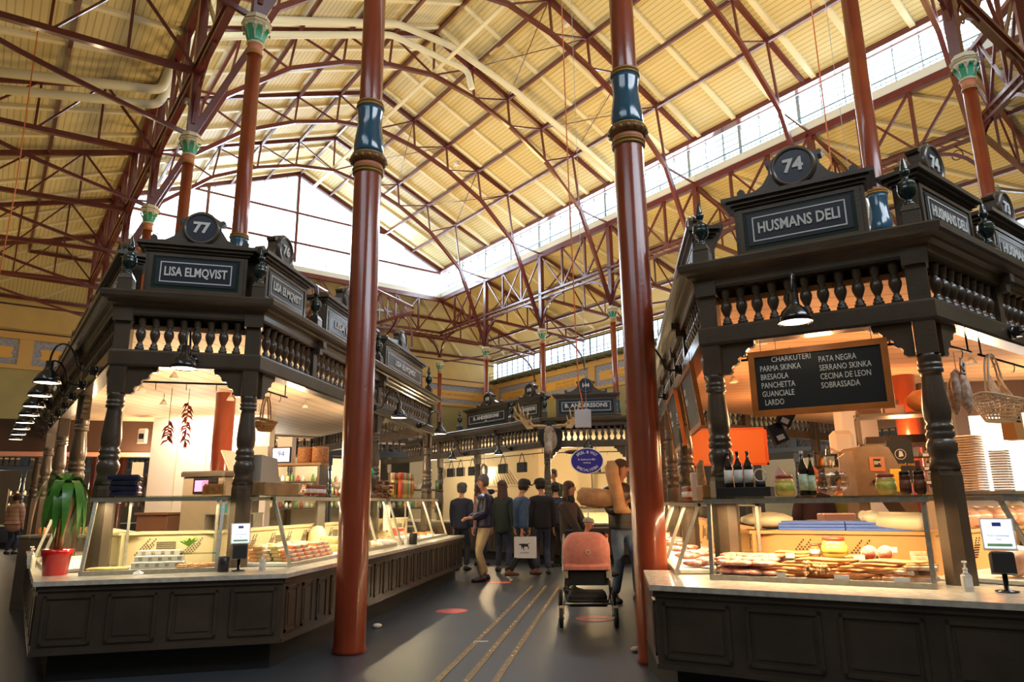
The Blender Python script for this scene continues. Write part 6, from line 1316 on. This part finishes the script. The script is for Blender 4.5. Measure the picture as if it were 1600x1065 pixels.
# paper shopping bag carried by the man in denim
def shop_bag(p, rz):
    r = empty('shopping_bag', p, rz, 'white paper shopping bag with a black pointing dog held in the aisle', 'shopping bag')
    MB().bbox(-.19, .19, -.06, .06, -.36, 0, .003).done('bag', mat('bag_white', (.78, .78, .80), .5), r)
    MB().tube([(-.07, 0, 0), (-.06, 0, .08), (.06, 0, .08), (.07, 0, 0)], .006, 6).done('handle', BLACKM, r)
    dog = [(-.10, -.13), (-.085, -.115), (-.06, -.12), (-.02, -.115), (.03, -.12), (.06, -.115), (.10, -.10), (.065, -.13), (.07, -.16), (.085, -.18), (.075, -.215), (.065, -.215), (.07, -.19), (.05, -.165), (.0, -.165), (-.015, -.20), (-.005, -.235), (-.015, -.235), (-.03, -.20), (-.03, -.17), (-.05, -.19), (-.045, -.205), (-.06, -.20), (-.055, -.165), (-.07, -.14), (-.095, -.145)]
    mb = MB().plate(dog, -.063, -.060); put_text(mb, 'JA GOURMET', 0, -.062, -.27, .028, .001); mb.done('dog_print', BLACKM, r)
# baby pram
PK = mat('pram_pink', (.66, .24, .19), .7, var=.08, vscale=20, bump=.1); ALU = mat('pram_aluminium', (.45, .42, .38), .3, metal=.9); FABK = mat('pram_black', (.010, .010, .012), .7)
r = empty('baby_pram', (-.36, 8.25, 0), .06, 'baby pram with pink folding hood standing in the aisle', 'pram')
n = 14; vs = []; fs = []
for i in range(9):
    t = i/8; ang_ = pi*.62*t; rr = .27+.03*sin(pi*t)
    for k in range(n+1):
        a = pi*k/n; vs.append((-cos(a)*.265*(1-.10*(1-sin(a))*0)*(.96 if i in (2, 5) else 1), -.30*cos(ang_)*1.0*(.55+.45*sin(a)) if 0 else -.24*cos(ang_)*(.35+.65*sin(a)**.6), .66+sin(a)**.55*.30*(.35+.65*sin(ang_/.62*.62+.45))))
for i in range(8):
    for k in range(n): fs.append((i*(n+1)+k, i*(n+1)+k+1, (i+1)*(n+1)+k+1, (i+1)*(n+1)+k))
HM = MB()
prof = [(-.25, .62, .245), (-.27, .70, .255), (-.275, .78, .26), (-.26, .86, .262), (-.20, .93, .26), (-.10, .965, .255), (0, .975, .25), (.10, .97, .25), (.18, .95, .25)]
vs = []; fs = []; W = 15
for (y, z, w_) in prof:
    for k in range(W):
        s = -1+2*k/(W-1); vs.append((w_*s*(1 if abs(s) < .9 else 1), y+.10*abs(s)**4*(1 if z > .7 else .6), z-(.10 if y > -.22 else .04)*abs(s)**5))
for i in range(len(prof)-1):
    for k in range(W-1): fs.append((i*W+k, i*W+k+1, (i+1)*W+k+1, (i+1)*W+k))
HM.add(vs, fs, True)
for s in (-1, 1):
    HM.add([(s*.25, .18, .85), (s*.262, -.05, .87), (s*.26, -.16, .80), (s*.25, -.15, .62), (s*.25, .16, .62)], [(0, 1, 2, 3, 4) if s < 0 else (4, 3, 2, 1, 0)], True)
HM.done('hood', PK, r, sub=1)
MB().bbox(-.26, .26, -.275, .20, .585, .65, .03).done('apron', PK, r)
MB().tube([(.022*cos(2*pi*i/16)+.02, -.282, .77+.022*sin(2*pi*i/16)) for i in range(17)], .004, 6).done('round_badge', WHITE, r)
MB().bbox(-.23, .23, -.22, .42, .42, .60, .04).done('carrycot', FABK, r)
mb = MB()
for s in (-1, 1): mb.tube([(s*.27, -.30, .16), (s*.25, -.12, .40), (s*.24, .05, .58), (s*.24, .35, .66)], .014, 8).tube([(s*.28, .42, .16), (s*.26, .20, .34), (s*.25, -.02, .52)], .014, 8)
mb.done('chassis', ALU, r); MB().tube([(-.25, -.24, .235), (.25, -.24, .235)], .012, 8).done('cross_bar', ALU, r)
mb = MB(); [mb.tube([(s*.26, .05, .50), (s*.27, .28, .66), (s*.26, .48, .88), (s*.25, .52, .93)], .013, 8) for s in (-1, 1)]; mb.done('handle_bars', ALU, r)
MB().tube([(-.25, .52, .93), (-.22, .55, .96), (.22, .55, .96), (.25, .52, .93)], .018, 10).done('handle', BLACKM, r); MB().lathe([(.025, -.02), (.025, .02)], n=12, M=Matrix.Translation((.26, .50, .90)) @ Matrix.Rotation(pi/2, 4, 'Y')).done('orange_joint', DISC, r)
MB().bbox(-.21, .21, -.22, .25, .20, .33, .03).done('basket', FABK, r)
mb = MB(); mb.tube([(-.26, -.22, .40), (-.22, -.22, .26), (.22, -.22, .26), (.26, -.22, .40)], .012, 8); mb.done('basket_frame', BLACKM, r)
for x, y, R_ in ((-.29, -.32, .105), (.29, -.32, .105), (-.31, .42, .155), (.31, .42, .155)):
    M = Matrix.Translation((x, y, R_)) @ Matrix.Rotation(pi/2, 4, 'Y')
    w1 = MB(M).lathe([(R_-.03, -.018), (R_-.006, -.020), (R_, 0), (R_-.006, .020), (R_-.03, .018)], n=28).done('wheel', BLACKM, r)
    mb = MB(M).use(ALU).lathe([(R_-.032, -.012), (R_-.030, 0), (R_-.032, .012), (R_-.045, .012), (R_-.045, -.012), (R_-.032, -.012)], n=24)
    for k in range(5): a = 2*pi*k/5; mb.beam((0, 0, 0), ((R_-.04)*cos(a), (R_-.04)*sin(a), 0), .014)
    mb.lathe([(.02, -.03), (.02, .03)], n=10); o = mb.done('rim', None, w1)
for s in (-1, 1): MB().bbox(s*.285-.03, s*.285+.03, -.35, -.27, .14, .22, .01).done('fork', mat('fork_tan', (.42, .36, .28), .4), r); MB().bbox(s*.235-.03, s*.235+.03, -.26, -.20, .50, .58, .01).done('clip', MATS['fork_tan'], r)

# ============================================================ PEOPLE
def skin_mesh(nodes, edges, root, sub=2):
    keys = list(nodes); ix = {k: i for i, k in enumerate(keys)}
    me = bpy.data.meshes.new('skin'); me.from_pydata([nodes[k][0] for k in keys], [(ix[a], ix[b]) for a, b in edges], [])
    o = bpy.data.objects.new('skin', me); COL.objects.link(o); md = o.modifiers.new('s', 'SKIN'); md.use_smooth_shade = True; md.branch_smoothing = .6
    if not me.skin_vertices: raise RuntimeError('no skin layer')
    for i, k in enumerate(keys):
        r = nodes[k][1]; me.skin_vertices[0].data[i].radius = (r, r) if not isinstance(r, tuple) else r; me.skin_vertices[0].data[i].use_root = (k == root)
    s = o.modifiers.new('b', 'SUBSURF'); s.levels = sub; s.render_levels = sub
    out = bpy.data.meshes.new_from_object(o.evaluated_get(bpy.context.evaluated_depsgraph_get())); bpy.data.objects.remove(o)
    V = [tuple(v.co) for v in out.vertices]; Fc = [tuple(p.vertices) for p in out.polygons]; bpy.data.meshes.remove(out); bpy.data.meshes.remove(me)
    return V, Fc
def ik(a, b, l1, l2, pole):
    a, b, pole = Vector(a), Vector(b), Vector(pole); d = b-a; L = min(d.length, (l1+l2)*.999); d.normalize()
    x = (l1*l1-l2*l2+L*L)/(2*L); h = sqrt(max(0, l1*l1-x*x)); p = (pole-d*pole.dot(d)).normalized()
    return a+d*x+p*h, a+d*L
SKINM = mat('skin_tone', (.56, .27, .16), .5, spec=.3)
EYEM = mat('eye_dark', (.03, .02, .02), .3); LIPM = mat('lip', (.42, .13, .10), .5)
def flat_scale(V, cx, sy, cy=0.0, z0=.8, z1=1.5):       # flatten the trunk front to back
    return V
def person(p, rz, h, lab, top, trousers, shoes, hair=None, style='short', hands=((-.24, -.05, .80), (.24, -.05, .80)), feet=((-.11, 0, .08), (.11, 0, .08)), bulk=1.0, coat=.86, yaw=0.0, nod=0.0, elbow=(0, 1, -.2), lean=0.0, extra=None, grp=None, sleeves=True, skin=SKINM, z=0.0, knee=(0, -1, 0), fem=False, hat=None):
    k = h/1.80; r = empty('person', (p[0], p[1], z), rz, lab, 'person', grp); r.scale = (k, k, k)
    sw = .165 if fem else .185
    LN = lambda v, q=1.0: (v[0], v[1]-lean*max(0, v[2]-.95)*q, v[2])
    B = {}; E = []
    def nd(n, c, rad): B[n] = (LN(c), rad)
    nd('pel', (0, 0, .95), (.115, .080)); nd('wai', (0, 0, 1.10), (.105, .080)); nd('che', (0, 0, 1.30), (.135, .095)); nd('top', (0, .01, 1.41), (.095, .075)); nd('nk', (0, .005, 1.52), .056)
    hy = Vector((sin(yaw), -cos(yaw), 0))
    hc = Vector(LN((0, 0, 1.655)))+hy*.02+hy*nod*.10
    B['nk2'] = (tuple(Vector(LN((0, 0, 1.57)))+hy*.01), .052); B['jaw'] = (tuple(hc+hy*.012+Vector((0, 0, -.055))), (.068, .080)); B['hed'] = (tuple(hc+Vector((0, 0, .03))), (.086, .102)); B['crn'] = (tuple(hc-hy*.01+Vector((0, 0, .085))), (.066, .080))
    E += [('pel', 'wai'), ('wai', 'che'), ('che', 'top'), ('top', 'nk'), ('nk', 'nk2'), ('nk2', 'jaw'), ('jaw', 'hed'), ('hed', 'crn')]
    J = {}
    for s, sd in ((-1, 'L'), (1, 'R')):
        i = 0 if s < 0 else 1
        sh = Vector(LN((s*sw, 0, 1.395))); el, wr = ik(sh, hands[i], .29, .26, (s*.35+elbow[0], elbow[1], elbow[2])); fd = (wr-el).normalized()
        kn, an = ik((s*.09, 0, .90), feet[i], .43, .42, knee); J[sd] = (sh, el, wr, kn, an, fd)
        nd('sh'+sd, (0, 0, 0), .06); B['sh'+sd] = (tuple(sh), .062); B['ua'+sd] = (tuple(sh.lerp(el, .5)), .050); B['el'+sd] = (tuple(el), .040); B['fa'+sd] = (tuple(el.lerp(wr, .45)), .038); B['wr'+sd] = (tuple(wr), (.028, .024))
        B['hi'+sd] = ((s*.088, 0, .88), .070); B['th'+sd] = (tuple(Vector((s*.09, 0, .90)).lerp(kn, .5)), .064); B['kn'+sd] = (tuple(kn), .056); B['ca'+sd] = (tuple(kn.lerp(an, .35)), .056); B['an'+sd] = (tuple(an), .040)
        pm = wr+fd*.055; B['pa'+sd] = (tuple(pm), (.036, .022)); E += [('top', 'sh'+sd), ('sh'+sd, 'ua'+sd), ('ua'+sd, 'el'+sd), ('el'+sd, 'fa'+sd), ('fa'+sd, 'wr'+sd), ('wr'+sd, 'pa'+sd), ('pel', 'hi'+sd), ('hi'+sd, 'th'+sd), ('th'+sd, 'kn'+sd), ('kn'+sd, 'ca'+sd), ('ca'+sd, 'an'+sd)]
        side = Vector((0, -1, 0)); side = (side-fd*side.dot(fd)); side = side.normalized() if side.length > .2 else Vector((1, 0, 0)); nr = fd.cross(side).normalized()*(-s)
        for f in range(4):
            q0 = pm+fd*.035+side*(.026-.0175*f); L_ = (.040, .046, .043, .034)[f]; q1 = q0+fd*L_*.9+nr*.010; q2 = q1+(fd*.6+nr*.8).normalized()*L_*.75
            for t, q, rr in ((0, q0, .0095), (1, q1, .0085), (2, q2, .0070)): B['f%d%d%s' % (f, t, sd)] = (tuple(q), rr)
            E += [('pa'+sd, 'f%d0%s' % (f, sd)), ('f%d0%s' % (f, sd), 'f%d1%s' % (f, sd)), ('f%d1%s' % (f, sd), 'f%d2%s' % (f, sd))]
        t0 = pm-fd*.02+side*.030; t1 = t0+(fd*.6+side*.7+nr*.3).normalized()*.035; t2 = t1+(fd*.9+nr*.4).normalized()*.028
        for t, q, rr in ((0, t0, .012), (1, t1, .010), (2, t2, .008)): B['t%d%s' % (t, sd)] = (tuple(q), rr)
        E += [('pa'+sd, 't0'+sd), ('t0'+sd, 't1'+sd), ('t1'+sd, 't2'+sd)]
    V, Fc = skin_mesh(B, E, 'pel', 1)
    HM_ = Matrix.Translation(hc) @ Matrix.Scale(1.09, 4) @ Matrix.Rotation(yaw, 4, 'Z') @ Matrix.Rotation(nod*.5, 4, 'X')
    mb = MB().use(skin).add(V, Fc, True)
    mb.add([(-.013, -.088, .0), (.013, -.088, .0), (0, -.118, .004), (0, -.086, .045), (0, -.09, -.008)], [(0, 2, 3), (2, 1, 3), (0, 4, 2), (4, 1, 2)], True, M=HM_)
    for s in (-1, 1): mb.ball((s*.082, .005, .01), .02, 8, sc=(.4, .7, 1.3), M=HM_); mb.use(EYEM).ball((s*.030, -.082, .040), .011, 8, sc=(1.2, .6, .7), M=HM_).beam((s*.016, -.088, .060), (s*.048, -.080, .060), .006, .005, M=HM_); mb.use(skin)
    mb.use(LIPM).ball((0, -.082, -.035), .022, 8, sc=(1, .35, .28), M=HM_)
    mb.done('body', None, r)
    # jacket / coat
    g = .022+.028*(bulk-1)/.3 if bulk > 1 else .016
    C = {}; CE = []
    C['hem'] = (LN((0, 0, coat)), (.160+g, .120+g)); C['wai'] = (LN((0, 0, 1.08)), (.140+g*1.1, .108+g*1.1)); C['che'] = (LN((0, 0, 1.28)), (.165+g*1.2, .118+g*1.2)); C['top'] = (LN((0, .01, 1.42)), (.12+g, .09+g)); C['col'] = (LN((0, .008, 1.51)), .066+g*.5)
    CE += [('hem', 'wai'), ('wai', 'che'), ('che', 'top'), ('top', 'col')]
    if coat < .7: C['mid'] = (LN((0, 0, .90)), (.165+g, .125+g)); CE[0] = ('hem', 'mid'); CE.append(('mid', 'wai'))
    for sd in 'LR':
        sh, el, wr, kn, an, fd = J[sd]; C['sh'+sd] = (tuple(sh), .062+g*.7); C['ua'+sd] = (tuple(sh.lerp(el, .5)), .058+g*.8); CE += [('top', 'sh'+sd), ('sh'+sd, 'ua'+sd)]
        if sleeves: C['el'+sd] = (tuple(el), .050+g*.8); C['fa'+sd] = (tuple(el.lerp(wr, .5)), .046+g*.7); C['cu'+sd] = (tuple(wr-fd*.01), .036+g*.4); CE += [('ua'+sd, 'el'+sd), ('el'+sd, 'fa'+sd), ('fa'+sd, 'cu'+sd)]
    V, Fc = skin_mesh(C, CE, 'wai', 2); MB().add(V, Fc, True).done('jacket' if coat > .6 else 'coat', top, r)
    T = {'wst': (LN((0, 0, 1.08)), (.140, .105)), 'pel': (LN((0, 0, 1.0)), (.152, .114)), 'cro': ((0, 0, .90), (.150, .110))}; TE = [('wst', 'pel'), ('pel', 'cro')]
    for sd in 'LR':
        sh, el, wr, kn, an, fd = J[sd]; s = -1 if sd == 'L' else 1
        T['hi'+sd] = ((s*.092, 0, .83), .100); T['th'+sd] = (tuple(Vector((s*.09, 0, .90)).lerp(kn, .55)), .086); T['kn'+sd] = (tuple(kn), .070); T['ca'+sd] = (tuple(kn.lerp(an, .4)), .068); T['an'+sd] = (tuple(an+Vector((0, 0, .015))), .060)
        TE += [('cro', 'hi'+sd), ('hi'+sd, 'th'+sd), ('th'+sd, 'kn'+sd), ('kn'+sd, 'ca'+sd), ('ca'+sd, 'an'+sd)]
    V, Fc = skin_mesh(T, TE, 'cro', 2); MB().add(V, Fc, True).done('trousers', trousers, r)
    for sd in 'LR':
        an = J[sd][4]; zz = an.z-.08; SH = MB(Matrix.Translation((an.x, an.y, zz)) @ Matrix.Rotation(.12 if sd == 'R' else -.12, 4, 'Z'))
        blob(SH, [((0, .075, .035), .030, .03, -1.57*0), ((0, .055, .05), .042, .048, 0), ((0, .0, .055), .045, .055, 0), ((0, -.07, .04), .048, .040, 0), ((0, -.14, .032), .050, .032, 0), ((0, -.19, .026), .034, .024, 0)], 12); SH.done('shoe', shoes, r)
    # hair or hat
    if hair:
        hb = MB(HM_)
        n = 18; rows = [(.080, .070), (.090, .035), (.090, .0), (.082, -.035)] + ([(.088, -.10), (.098, -.19), (.092, -.27), (.05, -.32)] if style == 'long' else [(.066, -.060)])
        vs = [((rr+.006)*cos(a), (rr+.018)*sin(a)+.006, zz) for rr, zz in rows for a in [pi*(-.10+1.20*q/n) for q in range(n+1)]]
        hb.add(vs, [(i*(n+1)+q, i*(n+1)+q+1, (i+1)*(n+1)+q+1, (i+1)*(n+1)+q) for i in range(len(rows)-1) for q in range(n)], True)
        hb.ball((0, .028, .058), .094, 14, sc=(.98, 1.03, .90))
        hb.done('hair', hair, r)
    if hat:
        m_, kind = hat; hb = MB(HM_)
        hb.lathe([(.096, .045), (.100, .06), (.096, .095), (.070, .13), (0, .145)], n=18, ell=1.15)
        if kind == 'cap': hb.add([(-.07, -.085, .055), (.07, -.085, .055), (.055, -.17, .045), (-.055, -.17, .045), (0, -.18, .047)], [(0, 1, 2, 4, 3), (3, 4, 2, 1, 0)], True)
        hb.done('cap' if kind == 'cap' else 'knitted_hat', m_, r)
    if extra: extra(r, J, hc)
    return r

DEN = mat('denim_dark', (.030, .042, .080), .75, var=.25, vscale=8); DENB = mat('denim_jacket', (.045, .095, .19), .75, var=.2, vscale=6); NAVP = stripes_mat('quilted_navy', (.018, .022, .055), (.006, .008, .022), 2, 9, .28, .9, .80)
BLKP = stripes_mat('quilted_black', (.022, .022, .026), (.008, .008, .010), 2, 10, .32, .9, .80); KHA = mat('khaki', (.42, .31, .16), .8, var=.1, vscale=5); BLKC = mat('cloth_black', (.013, .014, .018), .8); NVY = mat('cloth_navy', (.016, .022, .042), .8)
GRNC = mat('cloth_dark_green', (.020, .034, .028), .8); BRNC = mat('cloth_brown_grey', (.060, .045, .038), .8); SHB = mat('shoe_black', (.012, .012, .012), .4); SHBR = mat('shoe_brown', (.12, .05, .025), .5); HBR = mat('hair_brown', (.075, .030, .014), .6, var=.3, vscale=30, stretch=(6, 6, 1)); HDK = mat('hair_dark', (.018, .011, .008), .6); HGR = mat('hair_grey', (.10, .085, .075), .6); HOR = mat('hair_orange', (.75, .20, .06), .6, var=.3, vscale=30)
TEAL = mat('knit_teal', (.04, .14, .14), .9); PNKJ = stripes_mat('quilted_pink', (.62, .34, .22), (.40, .20, .12), 2, 8, .5, .8, .82); JEANS = mat('jeans_blue', (.075, .11, .17), .8, var=.35, vscale=5); PURP = mat('cloth_purple_black', (.035, .016, .028), .8)
def shirt_front(r, J, hc):
    MB().add([(-.06, -.165, 1.44), (.05, -.165, 1.44), (.05, -.185, .86), (-.08, -.185, .86), (-.07, -.19, 1.15), (.05, -.19, 1.15)], [(0, 4, 5, 1), (4, 3, 2, 5)]).done('shirt', mat('shirt_pattern', (.30, .12, .11), .8, col2=(.06, .04, .07), vscale=40), r)
person((-2.30, 12.45), radians(-58), 1.80, 'man in navy quilted jacket and khaki trousers looking down at his hands', NAVP, KHA, SHB, HGR, hands=((-.07, -.27, 1.06), (.06, -.28, 1.06)), feet=((-.10, .06, .08), (.12, -.10, .08)), bulk=1.25, coat=.88, nod=.25, yaw=.1, extra=shirt_front)
person((-3.12, 14.3), pi-.15, 1.72, 'man in dark navy coat and green cap seen from behind', NVY, BLKC, SHB, HGR, bulk=1.3, coat=.80, hat=(mat('cap_green', (.05, .09, .07), .8), 'cap'), hands=((-.25, .02, .82), (.22, -.12, .86)))
person((-2.98, 15.5), radians(80), 1.74, 'woman in a teal knitted hat raising one arm to take a picture', NVY, DEN, SHB, HBR, hands=((.10, -.36, 1.62), (.24, -.1, .95)), coat=.80, bulk=1.15, hat=(TEAL, 'knit'), nod=.1, fem=True)
person((-2.24, 14.07), pi-.2, 1.75, 'person with long brown hair and a dark green coat seen from behind', GRNC, DEN, SHB, HBR, 'long', bulk=1.15, coat=.70, fem=True)
person((-1.72, 12.9), radians(128), 1.73, 'man in a blue denim jacket and dark cap walking with a white shopping bag', DENB, BLKC, SHBR, HDK, hands=((-.20, .10, .88), (.20, -.06, .80)), feet=((-.10, .32, .14), (.10, -.34, .08)), bulk=1.1, coat=.88, nod=.3, hat=(mat('cap_dark', (.015, .014, .016), .8), 'cap'), lean=.05)
shop_bag((-1.62, 12.72, .72), -.12)
person((-1.40, 13.55), pi+.35, 1.76, 'man in a black jacket and black cap seen from behind, next to the denim jacket', BLKC, DEN, SHB, HDK, bulk=1.3, coat=.82, hat=(MATS['cap_dark'], 'cap'), yaw=.5, nod=.2)
person((-1.27, 15.2), pi, 1.73, 'man in a quilted navy vest seen from behind at the far counter', NAVP, BLKC, SHB, HDK, bulk=1.2, coat=.88, sleeves=False, hands=((-.22, -.18, .95), (.22, -.18, .95)))
thing1('staff_platform', MB().box(-1.2, 1.2, -.5, .5, 0, .32), STEELD, (-1.2, 17.7, 0), 0, 'low platform behind the far counter', 'platform')
person((-1.50, 17.7), -.5, 1.80, 'bald shop assistant in a dark green shirt behind the far counter', mat('shirt_green', (.035, .060, .022), .8), BLKC, SHB, HGR, coat=.9, z=.32, hands=((-.15, -.30, 1.0), (.15, -.30, 1.0)), nod=.3)
person((-.72, 10.9), radians(62), 1.62, 'woman with brown hair and dark scarf in a brown grey coat behind the pram', BRNC, DEN, SHB, HBR, 'long', hands=((-.10, -.30, .92), (.16, -.30, .92)), bulk=1.2, coat=.74, nod=.2, fem=True, extra=lambda r, J, hc: MB().lathe([(.09, 1.44), (.115, 1.47), (.11, 1.52), (.085, 1.56)], n=16).done('scarf', BLKC, r))
def parcels(r, J, hc): pass
person((.07, 9.98), radians(25), 1.88, 'tall man in a black quilted jacket and jeans holding two big paper parcels', BLKP, JEANS, SHB, HBR, hands=((-.10, -.30, 1.22), (.12, -.30, 1.28)), feet=((-.13, .02, .08), (.13, -.10, .08)), bulk=1.3, coat=.90, yaw=.5, nod=.2)
KR = mat('kraft_paper', (.58, .34, .16), .6, var=.15, vscale=9, bump=.6, bscale=14)
def crumple(mb, secs, seed, M=None, n=14):
    random.seed(seed); b0 = len(mb.v); blob(mb, secs, n, M); mb.v[b0:] = [(x+rnd(-.009, .009), y+rnd(-.009, .009), z+rnd(-.009, .009)) for x, y, z in mb.v[b0:]]; return mb
r = empty('paper_parcel', (-.02, 9.60, 1.18), .1, 'tall kraft paper parcel held upright before the face of the tall man', 'parcel')
crumple(MB(), [((.12, 0, -.02), .13, .04, 1.57), ((.09, 0, .03), .11, .07, 1.57), ((.06, .01, .12), .085, .085, 1.57), ((.03, 0, .24), .09, .075, 1.57), ((.01, .01, .36), .085, .08, 1.57), ((-.02, .0, .48), .09, .07, 1.57), ((-.02, 0, .58), .09, .055, 1.57), ((-.03, 0, .66), .045, .03, 1.57)], 4).done('paper_wrap', KR, r)
r = empty('paper_parcel', (-.24, 9.66, 1.36), .1, 'second kraft paper parcel lying flat under the arm of the tall man', 'parcel')
crumple(MB(), [((0, 0, -.28), .06, .03, 1.57), ((0, 0, -.22), .11, .07, 1.57), ((0, 0, -.12), .125, .09, 1.57), ((0, 0, .02), .13, .10, 1.57), ((0, 0, .16), .115, .09, 1.57), ((0, 0, .28), .06, .05, 1.57)], 6, Matrix.Rotation(pi/2+.1, 4, 'Y')).done('paper_wrap', KR, r)
STR = stripes_mat('knit_striped', (.01, .01, .012), (.75, .72, .66), 2, 34, .9, 0, .5)
person((-.36, 8.62), radians(75), 1.0, 'small child in a striped black and white knitted hat sitting in the pram', BLKC, DEN, SHB, None, z=.12, hands=((-.12, -.22, .95), (.12, -.22, .95)), feet=((-.10, -.45, .70), (.10, -.45, .70)), knee=(0, -.4, 1), hat=(STR, 'knit'), nod=.2)
# people at the left edge
person((-18.7, 19.0), radians(75), 1.74, 'woman in a dark coat walking at the far left edge of the picture', BLKC, BLKC, SHB, HDK, hands=((-.2, .1, .85), (.2, -.15, .9)), feet=((-.1, .2, .1), (.1, -.25, .08)), bulk=1.3, coat=.60, fem=True)
person((-17.6, 18.9), pi+.2, 1.74, 'person in a pale pink quilted coat seen from behind at the far left', PNKJ, DEN, SHB, HBR, bulk=1.4, coat=.62, fem=True)
person((-21.2, 23.4), pi, 1.80, 'distant person in dark clothes at the lit counter on the far left, right one', BLKC, BLKC, SHB, HDK, bulk=1.2); person((-22.4, 24.0), 2.6, 1.80, 'distant person in dark clothes at the lit counter on the far left, left one', BLKC, BLKC, SHB, HDK, bulk=1.2)
# staff of the right stall
def tail(r, J, hc): MB().tube([tuple(hc+Vector((0, .10, .06))), tuple(hc+Vector((0, .15, .0))), tuple(hc+Vector((.01, .14, -.16))), tuple(hc+Vector((.02, .12, -.30)))], [.03, .045, .035, .01], 10).done('ponytail', HOR, r)
person((2.42, 9.3), pi, 1.70, 'shop assistant with an orange ponytail seen from behind in the right stall', PURP, BLKC, SHB, HOR, bulk=1.15, fem=True, hands=((-.18, -.25, 1.0), (.18, -.25, 1.0)), extra=tail)
person((3.0, 10.2), .4, 1.66, 'dark haired person in an olive top deeper in the right stall', mat('cloth_olive', (.12, .15, .04), .8), BLKC, SHB, HDK, bulk=1.1, hands=((-.18, -.25, 1.0), (.18, -.25, 1.0)))
